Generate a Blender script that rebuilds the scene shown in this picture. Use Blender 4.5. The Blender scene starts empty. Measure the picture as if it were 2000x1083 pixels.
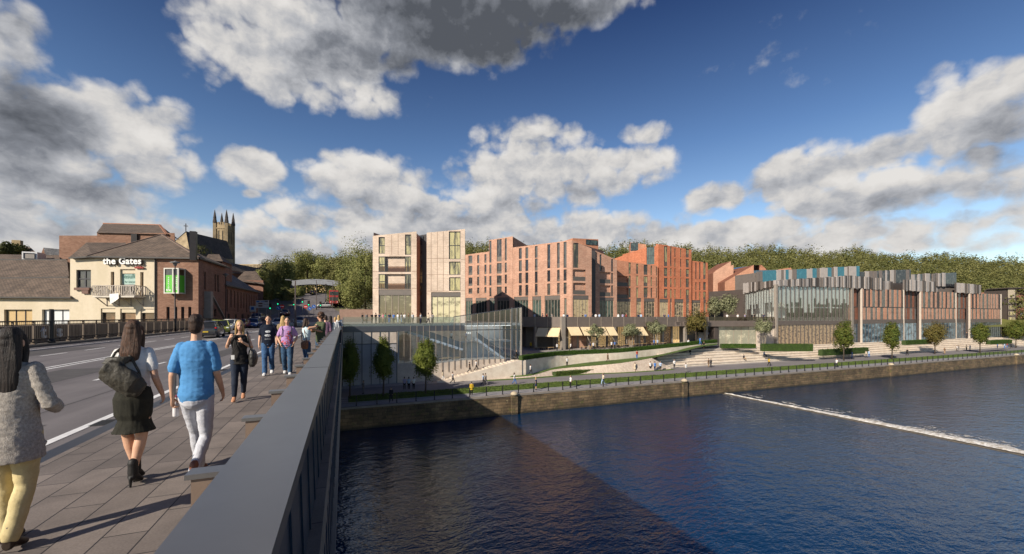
import bpy, bmesh, math, random
import numpy as np
from mathutils import Vector, Matrix, noise as mnoise
R = math.radians
rnd = random.Random(7)
scene = bpy.context.scene
C = scene.collection
# ------------------------------------------------------------------ camera frame (metres, deck at z=0)
FPX = 800.0; HOR = 618.0; CAMZ = 1.78
TH = math.atan(328/800.0); SN, CS = math.sin(TH), math.cos(TH)
def dirp(px):
    u = (px-1000)/FPX
    return (SN+u*CS, CS-u*SN)
def at(px, zc):
    d = dirp(px); return (d[0]*zc, d[1]*zc)
def zof(py, zc): return CAMZ-(py-HOR)/FPX*zc
def gnd(px, py, z):
    zc = FPX*(CAMZ-z)/(py-HOR); d = dirp(px); return (d[0]*zc, d[1]*zc, z)
def p3(px, py, zc):
    d = dirp(px); return Vector((d[0]*zc, d[1]*zc, zof(py, zc)))
def atY(px, Y):
    d = dirp(px); return d[0]*Y/d[1]
def depth(x, y): return x*SN+y*CS
# ------------------------------------------------------------------ objects
def wm(o):
    m = o.matrix_parent_inverse @ o.matrix_basis if o.parent else o.matrix_basis.copy()
    return wm(o.parent) @ m if o.parent else m
def tag(o, label=None, cat=None, group=None, kind=None):
    if label: o['label'] = label
    if cat: o['category'] = cat
    if group: o['group'] = group
    if kind: o['kind'] = kind
    return o
def thing(name, label, cat, loc=(0,0,0), rz=0, group=None):
    o = bpy.data.objects.new(name, None); C.objects.link(o)
    o.location = loc; o.rotation_euler = (0,0,rz); o.empty_display_size = .3
    return tag(o, label, cat, group)
def link(name, me, parent=None, world=True):
    o = bpy.data.objects.new(name, me); C.objects.link(o)
    if parent:
        o.parent = parent
        if world: o.matrix_parent_inverse = wm(parent).inverted()
    return o
def copy_tree(o, parent=None):
    c = o.copy(); C.objects.link(c)
    if parent: c.parent = parent
    for ch in list(o.children): copy_tree(ch, c)
    return c
def auto_uv(me):
    n = len(me.loops)
    if n == 0: return
    uv = me.uv_layers.new(name='UVMap')
    co = np.empty(len(me.vertices)*3, dtype=np.float32); me.vertices.foreach_get('co', co); co = co.reshape(-1,3)
    li = np.empty(n, dtype=np.int32); me.loops.foreach_get('vertex_index', li)
    pn = np.empty(len(me.polygons)*3, dtype=np.float32); me.polygons.foreach_get('normal', pn); pn = pn.reshape(-1,3)
    lt = np.empty(len(me.polygons), dtype=np.int32); me.polygons.foreach_get('loop_total', lt)
    N = np.repeat(pn, lt, axis=0); P = co[li]
    flat = np.abs(N[:,2]) > .8
    h = np.maximum(np.hypot(N[:,0], N[:,1]), 1e-6)
    u = (-N[:,1]*P[:,0]+N[:,0]*P[:,1])/h; v = P[:,2].copy()
    u[flat] = P[flat,0]; v[flat] = P[flat,1]
    a = np.stack([u,v], 1).astype(np.float32).ravel()
    uv.data.foreach_set('uv', a)
class MB:
    def __init__(s): s.v=[]; s.f=[]; s.m=[]
    def add(s, vs, fs, m=0):
        b = len(s.v); s.v += [tuple(x) for x in vs]
        for f in fs: s.f.append(tuple(b+i for i in f)); s.m.append(m)
    def face(s, pts, m=0): s.add(pts, [tuple(range(len(pts)))], m)
    def par(s, o, a, b, c, m=0):
        o,a,b,c = Vector(o),Vector(a),Vector(b),Vector(c)
        if a.cross(b).dot(c) < 0: a,b = b,a
        s.add([o,o+a,o+a+b,o+b,o+c,o+a+c,o+a+b+c,o+b+c],
              [(3,2,1,0),(4,5,6,7),(0,1,5,4),(1,2,6,5),(2,3,7,6),(3,0,4,7)], m)
    def bx(s, x0,x1,y0,y1,z0,z1, m=0): s.par((x0,y0,z0),(x1-x0,0,0),(0,y1-y0,0),(0,0,z1-z0),m)
    def bar(s, p, q, w, h, m=0, up=(0,0,1)):
        p,q = Vector(p),Vector(q); d = q-p; side = d.cross(Vector(up))
        if side.length < 1e-6: side = Vector((1,0,0))
        side = side.normalized()*w; upv = side.cross(d).normalized()*h
        s.par(p-side/2-upv/2, d, side, upv, m)
    def prism(s, pts, z0, z1, m=0, top=None):
        # vertical prism from ccw xy points; z1 may be list of heights
        n = len(pts); zt = z1 if isinstance(z1,(list,tuple)) else [z1]*n
        zb = z0 if isinstance(z0,(list,tuple)) else [z0]*n
        vs = [(p[0],p[1],zb[i]) for i,p in enumerate(pts)]+[(p[0],p[1],zt[i]) for i,p in enumerate(pts)]
        fs = [(i,(i+1)%n,n+(i+1)%n,n+i) for i in range(n)]
        s.add(vs, fs, m); s.add(vs, [tuple(range(n))[::-1]], m); s.add(vs, [tuple(range(n,2*n))], m if top is None else top)
    def tube(s, pts, rad, n=8, m=0, cap=True):
        pts = [Vector(p) for p in pts]; k = len(pts)
        if not isinstance(rad,(list,tuple)): rad = [rad]*k
        vs=[]; ref=None
        for i,p in enumerate(pts):
            d = (pts[min(i+1,k-1)]-pts[max(i-1,0)]).normalized()
            if ref is None: ref = Vector((0,0,1)).cross(d) if abs(d.z)<.95 else Vector((1,0,0)).cross(d)
            a = (ref-d*ref.dot(d)); a = a.normalized() if a.length>1e-6 else d.orthogonal().normalized(); ref=a; b = d.cross(a)
            for j in range(n):
                t = 2*math.pi*j/n; vs.append(p+(a*math.cos(t)+b*math.sin(t))*rad[i])
        fs = [(i*n+j,i*n+(j+1)%n,(i+1)*n+(j+1)%n,(i+1)*n+j) for i in range(k-1) for j in range(n)]
        if cap: fs += [tuple(range(n))[::-1], tuple(range((k-1)*n,k*n))]
        s.add(vs, fs, m)
    def lathe(s, c, prof, n=12, m=0):
        vs=[(c[0]+r*math.cos(2*math.pi*j/n), c[1]+r*math.sin(2*math.pi*j/n), c[2]+z) for r,z in prof for j in range(n)]
        k=len(prof)
        fs=[(i*n+j,i*n+(j+1)%n,(i+1)*n+(j+1)%n,(i+1)*n+j) for i in range(k-1) for j in range(n)]
        fs += [tuple(range(n))[::-1], tuple(range((k-1)*n,k*n))]
        s.add(vs,fs,m)
    def loft(s, A, B, m=0):
        n=len(A); s.add(list(A)+list(B), [(i,i+1,n+i+1,n+i) for i in range(n-1)], m)
    def mesh(s, name, mats, smooth=False):
        me = bpy.data.meshes.new(name); me.from_pydata(s.v, [], s.f)
        for x in (mats if isinstance(mats,(list,tuple)) else [mats]): me.materials.append(x)
        me.polygons.foreach_set('material_index', s.m)
        if smooth: me.polygons.foreach_set('use_smooth', [True]*len(s.f))
        me.update(); auto_uv(me); return me
    def build(s, name, mats, parent=None, smooth=False, world=True):
        return link(name, s.mesh(name, mats, smooth), parent, world)
# ------------------------------------------------------------------ materials
class NT:
    def __init__(s, nt): s.nt = nt; s.N = nt.nodes; s.L = nt.links
    def n(s, t, **k):
        x = s.N.new(t)
        for a,b in k.items(): setattr(x,a,b)
        return x
    def set(s, sock, v):
        if hasattr(v,'is_output') or isinstance(v, bpy.types.NodeSocket): s.L.new(v, sock)
        else: sock.default_value = v
    def math(s, op, a, b=0., c=0., clamp=False):
        x = s.n('ShaderNodeMath', operation=op, use_clamp=clamp)
        for i,v in enumerate((a,b,c)): s.set(x.inputs[i], v)
        return x.outputs[0]
    def vec(s, op, a, b=(0,0,0), c=(0,0,0)):
        x = s.n('ShaderNodeVectorMath', operation=op)
        s.set(x.inputs[0], a); s.set(x.inputs[1], b)
        if op == 'MULTIPLY_ADD': s.set(x.inputs[2], c)
        return x.outputs['Value'] if op in ('DOT_PRODUCT','LENGTH') else x.outputs['Vector']
    def mix(s, f, a, b, mode='MIX'):
        x = s.n('ShaderNodeMix', data_type='RGBA', blend_type=mode)
        s.set(x.inputs[0], f)
        for i,v in ((6,a),(7,b)):
            if isinstance(v,(tuple,list)): v = (*v[:3],1)
            s.set(x.inputs[i], v)
        return x.outputs[2]
    def ramp(s, f, a, b, lo=0., hi=1., smooth=True):
        x = s.n('ShaderNodeMapRange', interpolation_type='SMOOTHSTEP' if smooth else 'LINEAR')
        for i,v in enumerate((f,a,b,lo,hi)): s.set(x.inputs[i], v)
        return x.outputs[0]
    def noise(s, vec, scale, detail=4, rough=.55, dist=0.):
        x = s.n('ShaderNodeTexNoise')
        if vec is not None: s.set(x.inputs['Vector'], vec)
        x.inputs['Scale'].default_value=scale; x.inputs['Detail'].default_value=detail
        x.inputs['Roughness'].default_value=rough; x.inputs['Distortion'].default_value=dist
        return x.outputs[0]
def newmat(name):
    m = bpy.data.materials.new(name); m.use_nodes = True
    t = NT(m.node_tree); b = t.N['Principled BSDF']; return m, t, b
_mc = {}
def M(name, c, r=.75, c2=None, sc=1.5, amt=1., metal=0., bump=0., bsc=30., brick=None, coord='pos', spec=.4, rand=0., coat=0., streak=False):
    """plain surface: colour c wandering to c2 (two noise sizes), optional brick bond, bump"""
    if name in _mc: return _mc[name]
    m,t,b = newmat(name)
    if coord == 'uv': v = t.n('ShaderNodeTexCoord').outputs['UV']
    elif coord == 'obj': v = t.n('ShaderNodeTexCoord').outputs['Object']
    else: v = t.n('ShaderNodeNewGeometry').outputs['Position']
    if c2 is None: c2 = tuple(x*.8 for x in c)
    vv = v
    if streak:
        mp = t.n('ShaderNodeMapping'); t.L.new(v, mp.inputs[0]); mp.inputs['Scale'].default_value=(1,1,.15); vv = mp.outputs[0]
    n1 = t.noise(vv, sc, 5, .6); n2 = t.noise(v, sc*7.3, 3, .6)
    f = t.math('ADD', t.math('MULTIPLY', n1, .7), t.math('MULTIPLY', n2, .3))
    f = t.ramp(f, .32, .68, 0, amt)
    col = t.mix(f, c, c2)
    if brick:
        bw, bh, mort, dark = brick
        bt = t.n('ShaderNodeTexBrick'); t.L.new(t.n('ShaderNodeTexCoord').outputs['UV'], bt.inputs['Vector'])
        bt.inputs['Scale'].default_value=1; bt.inputs['Brick Width'].default_value=bw; bt.inputs['Row Height'].default_value=bh
        bt.inputs['Mortar Size'].default_value=mort; bt.inputs['Mortar Smooth'].default_value=.2
        bt.inputs['Color1'].default_value=(1,1,1,1); bt.inputs['Color2'].default_value=(dark,dark,dark,1)
        bt.inputs['Mortar'].default_value=(.55,.55,.55,1) if len(brick)<5 else (*[brick[4] if False else .55]*3,1)
        col = t.mix(1., col, bt.outputs['Color'], 'MULTIPLY')
    if rand:
        oi = t.n('ShaderNodeObjectInfo').outputs['Random']
        k = t.math('MULTIPLY_ADD', oi, rand, 1-rand/2)
        col = t.vec('MULTIPLY', col, t.n('ShaderNodeCombineXYZ').outputs[0]) if False else t.mix(1., col, t.comb(k) , 'MULTIPLY')
    t.L.new(col, b.inputs['Base Color'])
    b.inputs['Roughness'].default_value=r; b.inputs['Metallic'].default_value=metal
    b.inputs['Specular IOR Level'].default_value=spec; b.inputs['Coat Weight'].default_value=coat
    if bump:
        bp = t.n('ShaderNodeBump'); bp.inputs['Strength'].default_value=bump; bp.inputs['Distance'].default_value=.02
        t.L.new(t.noise(v, bsc, 4, .6), bp.inputs['Height']); t.L.new(bp.outputs[0], b.inputs['Normal'])
    _mc[name]=m; return m
def _comb(s, k):
    x = s.n('ShaderNodeCombineColor')
    for i in range(3): s.set(x.inputs[i], k)
    return x.outputs[0]
NT.comb = _comb
def glass(name, base, warm=None, warm_amt=.5, rough=.06, emit=0., vs=1.2, hs=.7):
    """window pane seen from outside: dark room, curtains or lit interior differing window to window"""
    if name in _mc: return _mc[name]
    m,t,b = newmat(name)
    uv = t.n('ShaderNodeTexCoord').outputs['UV']; oi = t.n('ShaderNodeObjectInfo').outputs['Random']
    off = t.n('ShaderNodeCombineXYZ'); t.L.new(t.math('MULTIPLY', oi, 37.), off.inputs[0]); t.L.new(t.math('MULTIPLY', oi, 53.), off.inputs[1])
    mp = t.n('ShaderNodeMapping'); t.L.new(t.vec('ADD', uv, off.outputs[0]), mp.inputs[0]); mp.inputs['Scale'].default_value=(vs,hs,1)
    nz = t.noise(mp.outputs[0], 1., 3, .6); fine = t.noise(mp.outputs[0], 6., 2, .6)
    f = t.ramp(t.math('MULTIPLY_ADD', t.math('SUBTRACT', oi, .5), .25, t.math('ADD', t.math('MULTIPLY', nz,.8), t.math('MULTIPLY', fine,.2))), .40, .62, 0, warm_amt)
    col = t.mix(f, base, warm or tuple(x*3 for x in base))
    t.L.new(col, b.inputs['Base Color']); b.inputs['Roughness'].default_value=.55
    b.inputs['Specular IOR Level'].default_value=.2
    b.inputs['Coat Weight'].default_value=1.; b.inputs['Coat Roughness'].default_value=rough; b.inputs['Coat IOR'].default_value=1.55
    if emit:
        t.L.new(col, b.inputs['Emission Color']); b.inputs['Emission Strength'].default_value=emit
    _mc[name]=m; return m
def clear_glass(name, tint=(.75,.85,.9), refl=.12, rough=.02):
    if name in _mc: return _mc[name]
    m,t,b = newmat(name); t.N.remove(b); out = t.N['Material Output']
    tr = t.n('ShaderNodeBsdfTransparent'); tr.inputs[0].default_value=(*tint,1)
    gl = t.n('ShaderNodeBsdfGlossy'); gl.inputs['Color'].default_value=(.9,.95,1,1); gl.inputs['Roughness'].default_value=rough
    ge = t.n('ShaderNodeNewGeometry'); cz = t.math('ABSOLUTE', t.vec('DOT_PRODUCT', ge.outputs['Normal'], ge.outputs['Incoming']))
    fr = t.math('MULTIPLY_ADD', t.math('POWER', t.math('SUBTRACT', 1., cz, clamp=True), 5.), .96, .04)
    mx = t.n('ShaderNodeMixShader'); t.L.new(t.math('ADD', t.math('MULTIPLY', fr, .9), refl, clamp=True), mx.inputs[0])
    t.L.new(tr.outputs[0], mx.inputs[1]); t.L.new(gl.outputs[0], mx.inputs[2]); t.L.new(mx.outputs[0], out.inputs[0])
    _mc[name]=m; return m
def lampm(name,c,e):
    if name in _mc: return _mc[name]
    m,t_,b=newmat(name); b.inputs['Base Color'].default_value=(*c,1); b.inputs['Roughness'].default_value=.2; b.inputs['Emission Color'].default_value=(*c,1); b.inputs['Emission Strength'].default_value=e; _mc[name]=m; return m
def leafmat(name, a, b2, c3=None, trans=.25, sc=.9):
    if name in _mc: return _mc[name]
    m,t,b = newmat(name)
    pos = t.n('ShaderNodeNewGeometry').outputs['Position']; oi = t.n('ShaderNodeObjectInfo').outputs['Random']
    f = t.ramp(t.noise(pos, sc, 4, .65), .35, .65)
    col = t.mix(f, a, b2)
    at_ = t.n('ShaderNodeAttribute', attribute_name='tint')
    col = t.mix(t.math('MULTIPLY', at_.outputs['Fac'], .75), col, c3 or tuple(x*1.6 for x in b2))
    t.L.new(col, b.inputs['Base Color']); b.inputs['Roughness'].default_value=.7; b.inputs['Specular IOR Level'].default_value=.2
    tl = t.n('ShaderNodeBsdfTranslucent'); t.L.new(col, tl.inputs[0])
    mx = t.n('ShaderNodeMixShader'); mx.inputs[0].default_value=trans
    t.L.new(b.outputs[0], mx.inputs[1]); t.L.new(tl.outputs[0], mx.inputs[2]); t.L.new(mx.outputs[0], t.N['Material Output'].inputs[0])
    _mc[name]=m; return m
# ------------------------------------------------------------------ camera
cam = bpy.data.cameras.new('camera'); co = bpy.data.objects.new('camera', cam); C.objects.link(co)
co.location=(0,0,CAMZ); co.rotation_euler=(R(90),0,-TH)
cam.sensor_width=36; cam.sensor_fit='HORIZONTAL'; cam.lens=FPX/2000*36; cam.shift_y=(HOR-541.5)/2000
cam.clip_start=.05; cam.clip_end=6000; scene.camera=co
scene.view_settings.view_transform='Standard'; scene.view_settings.look='None'
scene.view_settings.exposure=.55; scene.view_settings.gamma=1
# ------------------------------------------------------------------ sun: from behind the camera's left shoulder
EL = R(30); lt = Vector((CS*.643+SN*.766, -SN*.643+CS*.766, 0)).normalized()        # the way the light travels over the ground
ld = Vector((lt.x*math.cos(EL), lt.y*math.cos(EL), -math.sin(EL)))
sl = bpy.data.lights.new('sun','SUN'); so = bpy.data.objects.new('sun', sl); C.objects.link(so)
sl.energy=4.6; sl.angle=R(.6); sl.color=(1,.90,.76); so.location=(-60,-40,80)
so.rotation_euler = ld.to_track_quat('-Z','Y').to_euler()
# ------------------------------------------------------------------ world: Nishita sky with cumulus banks
w = bpy.data.worlds.new('World'); scene.world=w; w.use_nodes=True
t = NT(w.node_tree); bg = t.N['Background']
sky = t.n('ShaderNodeTexSky', sky_type='NISHITA', sun_disc=False)
sky.sun_elevation=EL; sky.sun_rotation=math.atan2(-lt.x,-lt.y); sky.altitude=300; sky.air_density=1.0; sky.dust_density=.6; sky.ozone_density=2.5
gv = t.n('ShaderNodeTexCoord').outputs['Generated']
dR = t.vec('DOT_PRODUCT', gv, (CS,-SN,0)); dF = t.vec('DOT_PRODUCT', gv, (SN,CS,0))
az = t.math('ARCTAN2', dR, dF); sep = t.n('ShaderNodeSeparateXYZ'); t.L.new(gv, sep.inputs[0])
el = t.math('ARCSINE', sep.outputs[2])
pv = t.n('ShaderNodeCombineXYZ'); t.L.new(az, pv.inputs[0]); t.L.new(el, pv.inputs[1]); pv = pv.outputs[0]
def azel(px,py):
    a = math.atan((px-1000)/FPX); return a, math.atan((HOR-py)/FPX*math.cos(a))
def bump(px,py,rx,ry,amp=1.):
    a,e = azel(px,py); a2,_ = azel(px+rx,py); a3,_ = azel(px-rx,py); _,e2 = azel(px,py-ry); _,e3 = azel(px,py+ry)
    k = math.sqrt(amp); sx = 2/max(a2-a3,1e-3)*k; sy = 2/max(e2-e3,1e-3)*k
    q = t.vec('MULTIPLY_ADD', pv, (sx,sy,0), (-a*sx,-e*sy,0))
    return t.math('SUBTRACT', amp, t.vec('DOT_PRODUCT', q, q)), q
CL = [ # px, py, rx, ry, amp  : cumulus banks
 (60,255,270,190,1.0),(30,90,110,110,.8),(230,270,190,150,.9),(120,395,330,90,.95),(330,310,90,110,.6),
 (490,325,85,55,.95),(490,380,25,15,.7),
 (620,75,300,115,1.0),(850,50,330,110,1.05),(1080,10,220,70,1.0),(560,140,230,95,.8),(740,190,120,50,.6),(430,15,110,60,.3),
 (740,365,170,75,1.0),(860,400,330,45,.8),(1080,345,250,80,1.0),(1040,275,130,55,.85),(1230,330,110,60,.8),(1250,265,60,35,.5),(930,400,260,40,.8),
 (1400,385,90,45,.9),(1560,350,170,75,.95),(1700,380,260,60,.9),(1900,240,150,140,1.0),(1860,170,90,80,.6),(1980,190,100,100,.8),(1760,295,130,45,.7),(1880,375,200,60,.7),(1460,432,30,14,.8),
 (250,470,480,75,.95),(600,478,240,50,.85),(900,455,600,60,.95),(1350,470,380,45,.8),(1700,452,420,50,.7),(1950,445,230,60,.7),(1640,150,150,60,.16),(1560,100,160,50,.1),
 (250,525,520,70,.95),(700,510,400,60,.9),(1500,492,700,42,.7),(-300,300,420,260,.8),(2400,300,350,200,.8)]
dens=-.22; hgt=0.
for i,(px,py,rx,ry,amp) in enumerate(CL):
    k,q = bump(px,py,rx,ry,amp)
    dens = t.math('MAXIMUM', k, dens)
    if rx*ry>9000 and amp>.6 and 0<py<440:
        sp = t.n('ShaderNodeSeparateXYZ'); t.L.new(q, sp.inputs[0])
        hgt = t.math('MULTIPLY_ADD', t.math('MAXIMUM', k, 0.), sp.outputs[1], hgt)
def noise2(vec, sc, det, rough, dist=0., col=False):
    x = t.n('ShaderNodeTexNoise', noise_dimensions='2D'); t.set(x.inputs['Vector'], vec); x.inputs['Scale'].default_value=sc
    x.inputs['Detail'].default_value=det; x.inputs['Roughness'].default_value=rough; x.inputs['Distortion'].default_value=dist
    return x.outputs['Color' if col else 0]
wob = t.vec('MULTIPLY', t.vec('SUBTRACT', noise2(pv, 15., 3, .6, col=True), (.5,.5,.5)), (.045,.045,0))
def cl_noise(vec):
    s2 = t.vec('MULTIPLY', vec, (1.,1.3,1.))
    a = noise2(s2, 6.5, 9, .60)
    vo = t.n('ShaderNodeTexVoronoi', feature='F1', voronoi_dimensions='2D')
    t.L.new(t.vec('ADD', s2, wob), vo.inputs['Vector']); vo.inputs['Scale'].default_value=17.; vo.inputs['Detail'].default_value=1.; vo.inputs['Roughness'].default_value=.5
    d = vo.outputs['Distance']
    return t.math('SUBTRACT', a, t.math('MULTIPLY', t.math('MULTIPLY', d, d), .30))
n0 = cl_noise(pv)
d0 = t.math('ADD', t.math('MULTIPLY', dens, .95), t.math('MULTIPLY', t.math('SUBTRACT', n0, .42), 1.2))
alpha = t.math('MULTIPLY', t.ramp(d0, .08, .58), t.ramp(el, -.02, .01))
p2_ = t.vec('ADD', pv, t.vec('MULTIPLY', wob, (.5,.5,0)))
s0 = noise2(t.vec('MULTIPLY', p2_, (1.,1.5,1.)), 9., 6, .58); s1 = noise2(t.vec('MULTIPLY_ADD', p2_, (1.,1.5,1.), (-.016,.040,0)), 9., 6, .58)
lit = t.math('MULTIPLY_ADD', t.math('SUBTRACT', s0, s1), 1.35, .66)
lit = t.math('MULTIPLY_ADD', hgt, .42, lit)
lit = t.math('SUBTRACT', lit, t.math('MULTIPLY', t.ramp(d0, .55, 1.2), .14))
lit = t.math('MULTIPLY_ADD', t.math('SUBTRACT', n0, .44), .55, lit)
# heavy dark banks overhead
dark=0.
for px,py,rx,ry,amp in [(930,35,380,135,1.05),(740,110,240,70,.5),(1130,0,190,60,.6),(50,230,200,130,.7),(20,60,110,120,.4),(90,330,220,60,.35),(1960,270,110,80,.25)]:
    k,_ = bump(px,py,rx,ry,amp); dark = t.math('MAXIMUM', k, dark)
lit = t.math('SUBTRACT', lit, t.math('MULTIPLY', dark, 1.1))
lit = t.ramp(lit, -.45, 1.0, 0, 1, False)
ccol = t.n('ShaderNodeValToRGB'); t.L.new(lit, ccol.inputs[0])
cr = ccol.color_ramp; cr.elements[0].position=0; cr.elements[0].color=(.10,.11,.13,1); cr.elements[1].position=1; cr.elements[1].color=(.84,.815,.785,1)
e = cr.elements.new(.3); e.color=(.24,.255,.29,1)
e = cr.elements.new(.6); e.color=(.50,.51,.54,1)
e = cr.elements.new(.8); e.color=(.72,.70,.68,1)
cloud = t.vec('MULTIPLY', ccol.outputs[0], (5.7,5.7,5.7))
# deep polarised blue overhead, paler to the horizon
bl = t.n('ShaderNodeValToRGB'); t.L.new(t.math('MULTIPLY', el, 1/.75), bl.inputs[0])
br = bl.color_ramp; br.elements[0].position=0; br.elements[0].color=(1.,.93,.82,1); br.elements[1].position=1; br.elements[1].color=(.05,.11,.27,1)
e = br.elements.new(.2); e.color=(.95,.92,.88,1)
e = br.elements.new(.5); e.color=(.50,.58,.68,1)
skyc = t.mix(1., sky.outputs[0], bl.outputs[0], 'MULTIPLY')
t.L.new(t.mix(alpha, skyc, cloud), bg.inputs['Color']); bg.inputs['Strength'].default_value=.112
# ------------------------------------------------------------------ surfaces of the setting
def stone(name,c,c2,**k): return M(name,c,c2=c2,**k)
ASPH = M('asphalt',(.085,.078,.08),r=.85,c2=(.13,.12,.122),sc=.35,bump=.25,bsc=90)
LINE = M('road_paint',(.78,.78,.78),r=.7,c2=(.6,.6,.6),sc=3)
QPAVE = M('quay_paving',(.30,.29,.30),c2=(.24,.235,.245),sc=.8)
PATH = M('promenade_tarmac',(.17,.155,.16),r=.9,c2=(.21,.195,.195),sc=.25)
GRASS = M('lawn_grass',(.10,.15,.028),r=.95,c2=(.05,.085,.015),sc=.8,bump=.5,bsc=40)
BUFF = M('buff_stone',(.70,.62,.52),r=.9,c2=(.56,.47,.38),sc=.9,bump=.4,bsc=14)
BUFFD = M('buff_gravel',(.58,.49,.40),r=.95,c2=(.42,.33,.26),sc=2.2,bump=.5,bsc=20)
EARTH = M('earth',(.10,.085,.05),r=.95,c2=(.06,.07,.03),sc=.2)
STEEL = M('rail_steel',(.24,.235,.235),r=.33,c2=(.205,.20,.20),sc=1.1,metal=.75,amt=.8)
FIN = M('fin_bronze',(.23,.17,.13),r=.5,c2=(.19,.14,.11),sc=2,metal=.2)
FASC = M('fascia_blue_steel',(.05,.075,.115),r=.3,c2=(.04,.06,.09),sc=1.2,metal=.5)
BLACK = M('black_iron',(.012,.012,.014),r=.45)
DBROWN = M('dark_brown_metal',(.085,.068,.06),r=.5,c2=(.07,.055,.05),sc=1)
# slabs of the footway: long joints along the bridge, staggered cross joints
def slabmat():
    m,t,b = newmat('footway_slabs')
    pos = t.n('ShaderNodeNewGeometry').outputs['Position']
    sp = t.n('ShaderNodeSeparateXYZ'); t.L.new(pos, sp.inputs[0])
    cv = t.n('ShaderNodeCombineXYZ'); t.L.new(sp.outputs[1], cv.inputs[0]); t.L.new(sp.outputs[0], cv.inputs[1])
    bt = t.n('ShaderNodeTexBrick'); t.L.new(cv.outputs[0], bt.inputs['Vector'])
    for k,v in (('Scale',1),('Brick Width',.78),('Row Height',.30),('Mortar Size',.006),('Mortar Smooth',.1),('Bias',-.1)): bt.inputs[k].default_value=v
    bt.inputs['Color1'].default_value=(.20,.168,.148,1); bt.inputs['Color2'].default_value=(.14,.118,.106,1); bt.inputs['Mortar'].default_value=(.02,.018,.02,1)
    n = t.ramp(t.noise(pos, 1.4, 6, .65), .3, .7, .78, 1.15); n2 = t.ramp(t.noise(pos, 60., 2, .5), .3, .7, .88, 1.1)
    col = t.mix(1., bt.outputs[0], t.comb(t.math('MULTIPLY', n, n2)), 'MULTIPLY')
    t.L.new(col, b.inputs['Base Color']); b.inputs['Roughness'].default_value=.72
    bp = t.n('ShaderNodeBump'); bp.inputs['Strength'].default_value=.4; bp.inputs['Distance'].default_value=.01
    t.L.new(t.math('SUBTRACT', 1., bt.outputs['Fac']), bp.inputs['Height']); t.L.new(bp.outputs[0], b.inputs['Normal'])
    return m
SLAB = slabmat()
def roadmat():
    m,t,b = newmat('road_asphalt')
    pos = t.n('ShaderNodeNewGeometry').outputs['Position']
    mp = t.n('ShaderNodeMapping'); t.L.new(pos, mp.inputs[0]); mp.inputs['Scale'].default_value=(1,.05,1)
    lanes = t.noise(mp.outputs[0], 1.3, 4, .6); grit = t.noise(pos, 45., 3, .7); pat = t.noise(pos, .5, 5, .6)
    f = t.math('ADD', t.math('MULTIPLY', lanes, .5), t.math('ADD', t.math('MULTIPLY', grit, .2), t.math('MULTIPLY', pat, .3)))
    col = t.mix(t.ramp(f,.35,.65), (.098,.088,.092), (.165,.15,.152))
    t.L.new(col, b.inputs['Base Color']); b.inputs['Roughness'].default_value=.8
    return m
ROAD = roadmat()
def water():
    m,t,b = newmat('river_water')
    pos = t.n('ShaderNodeNewGeometry').outputs['Position']
    def wv(sx,sy,sc,d,rot=0):
        mp = t.n('ShaderNodeMapping'); t.L.new(pos, mp.inputs[0]); mp.inputs['Scale'].default_value=(sx,sy,1); mp.inputs['Rotation'].default_value=(0,0,rot)
        return t.noise(mp.outputs[0], sc, d, .55, .25)
    h = t.math('ADD', t.math('MULTIPLY', wv(.75,1.25,1.05,3,R(-22)), 1.0), t.math('MULTIPLY', wv(1,1,.22,2), 1.3))
    h = t.math('ADD', h, t.math('MULTIPLY', wv(.8,1.35,2.9,3,R(-10)), .42))
    bp = t.n('ShaderNodeBump'); bp.inputs['Strength'].default_value=1.; bp.inputs['Distance'].default_value=.09
    t.L.new(h, bp.inputs['Height']); t.L.new(bp.outputs[0], b.inputs['Normal'])
    b.inputs['Base Color'].default_value=(.001,.022,.066,1); b.inputs['Roughness'].default_value=.04; b.inputs['Specular Tint'].default_value=(.68,.86,1,1)
    b.inputs['IOR'].default_value=1.5; b.inputs['Specular IOR Level'].default_value=.65
    return m
WATER = water()
WZ = -11.92; QZ = -9.2; QY = 53.0
def sheet(name, pts, mat, kind='structure'):
    m = MB(); m.face(pts); o = m.build(name, mat); o['kind']=kind; return o
sheet('river', [(-500,-600,WZ),(1500,-600,WZ),(1500,QY+.6,WZ),(-500,QY+.6,WZ)], WATER)
sheet('ground', [(-900,QY+.6,QZ-.5),(2500,QY+.6,QZ-.5),(2500,2500,QZ-.5),(-900,2500,QZ-.5)], EARTH)
# quay level strips, south to north, each its own sheet
X0, X1 = -30., 420.
def strip(name, y0, y1, z, mat, x0=X0, x1=X1): return sheet(name, [(x0,y0,z),(x1,y0,z),(x1,y1,z),(x0,y1,z)], mat)
strip('quay_path', QY+.35, 56.1, QZ, QPAVE)
m = MB(); m.bx(0.5,X1,56.1,60.4,QZ-.3,QZ+.03); o=m.build('lawn',GRASS); o['kind']='structure'
strip('promenade', 60.4, 66.8, QZ+.004, PATH)
strip('plaza', 66.8, 76., QZ, M('plaza_paving',(.36,.33,.30),c2=(.28,.26,.25),sc=.7))
strip('quay_path', 56.1, 60.4, QZ-.004, QPAVE, -30, .5)
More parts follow.
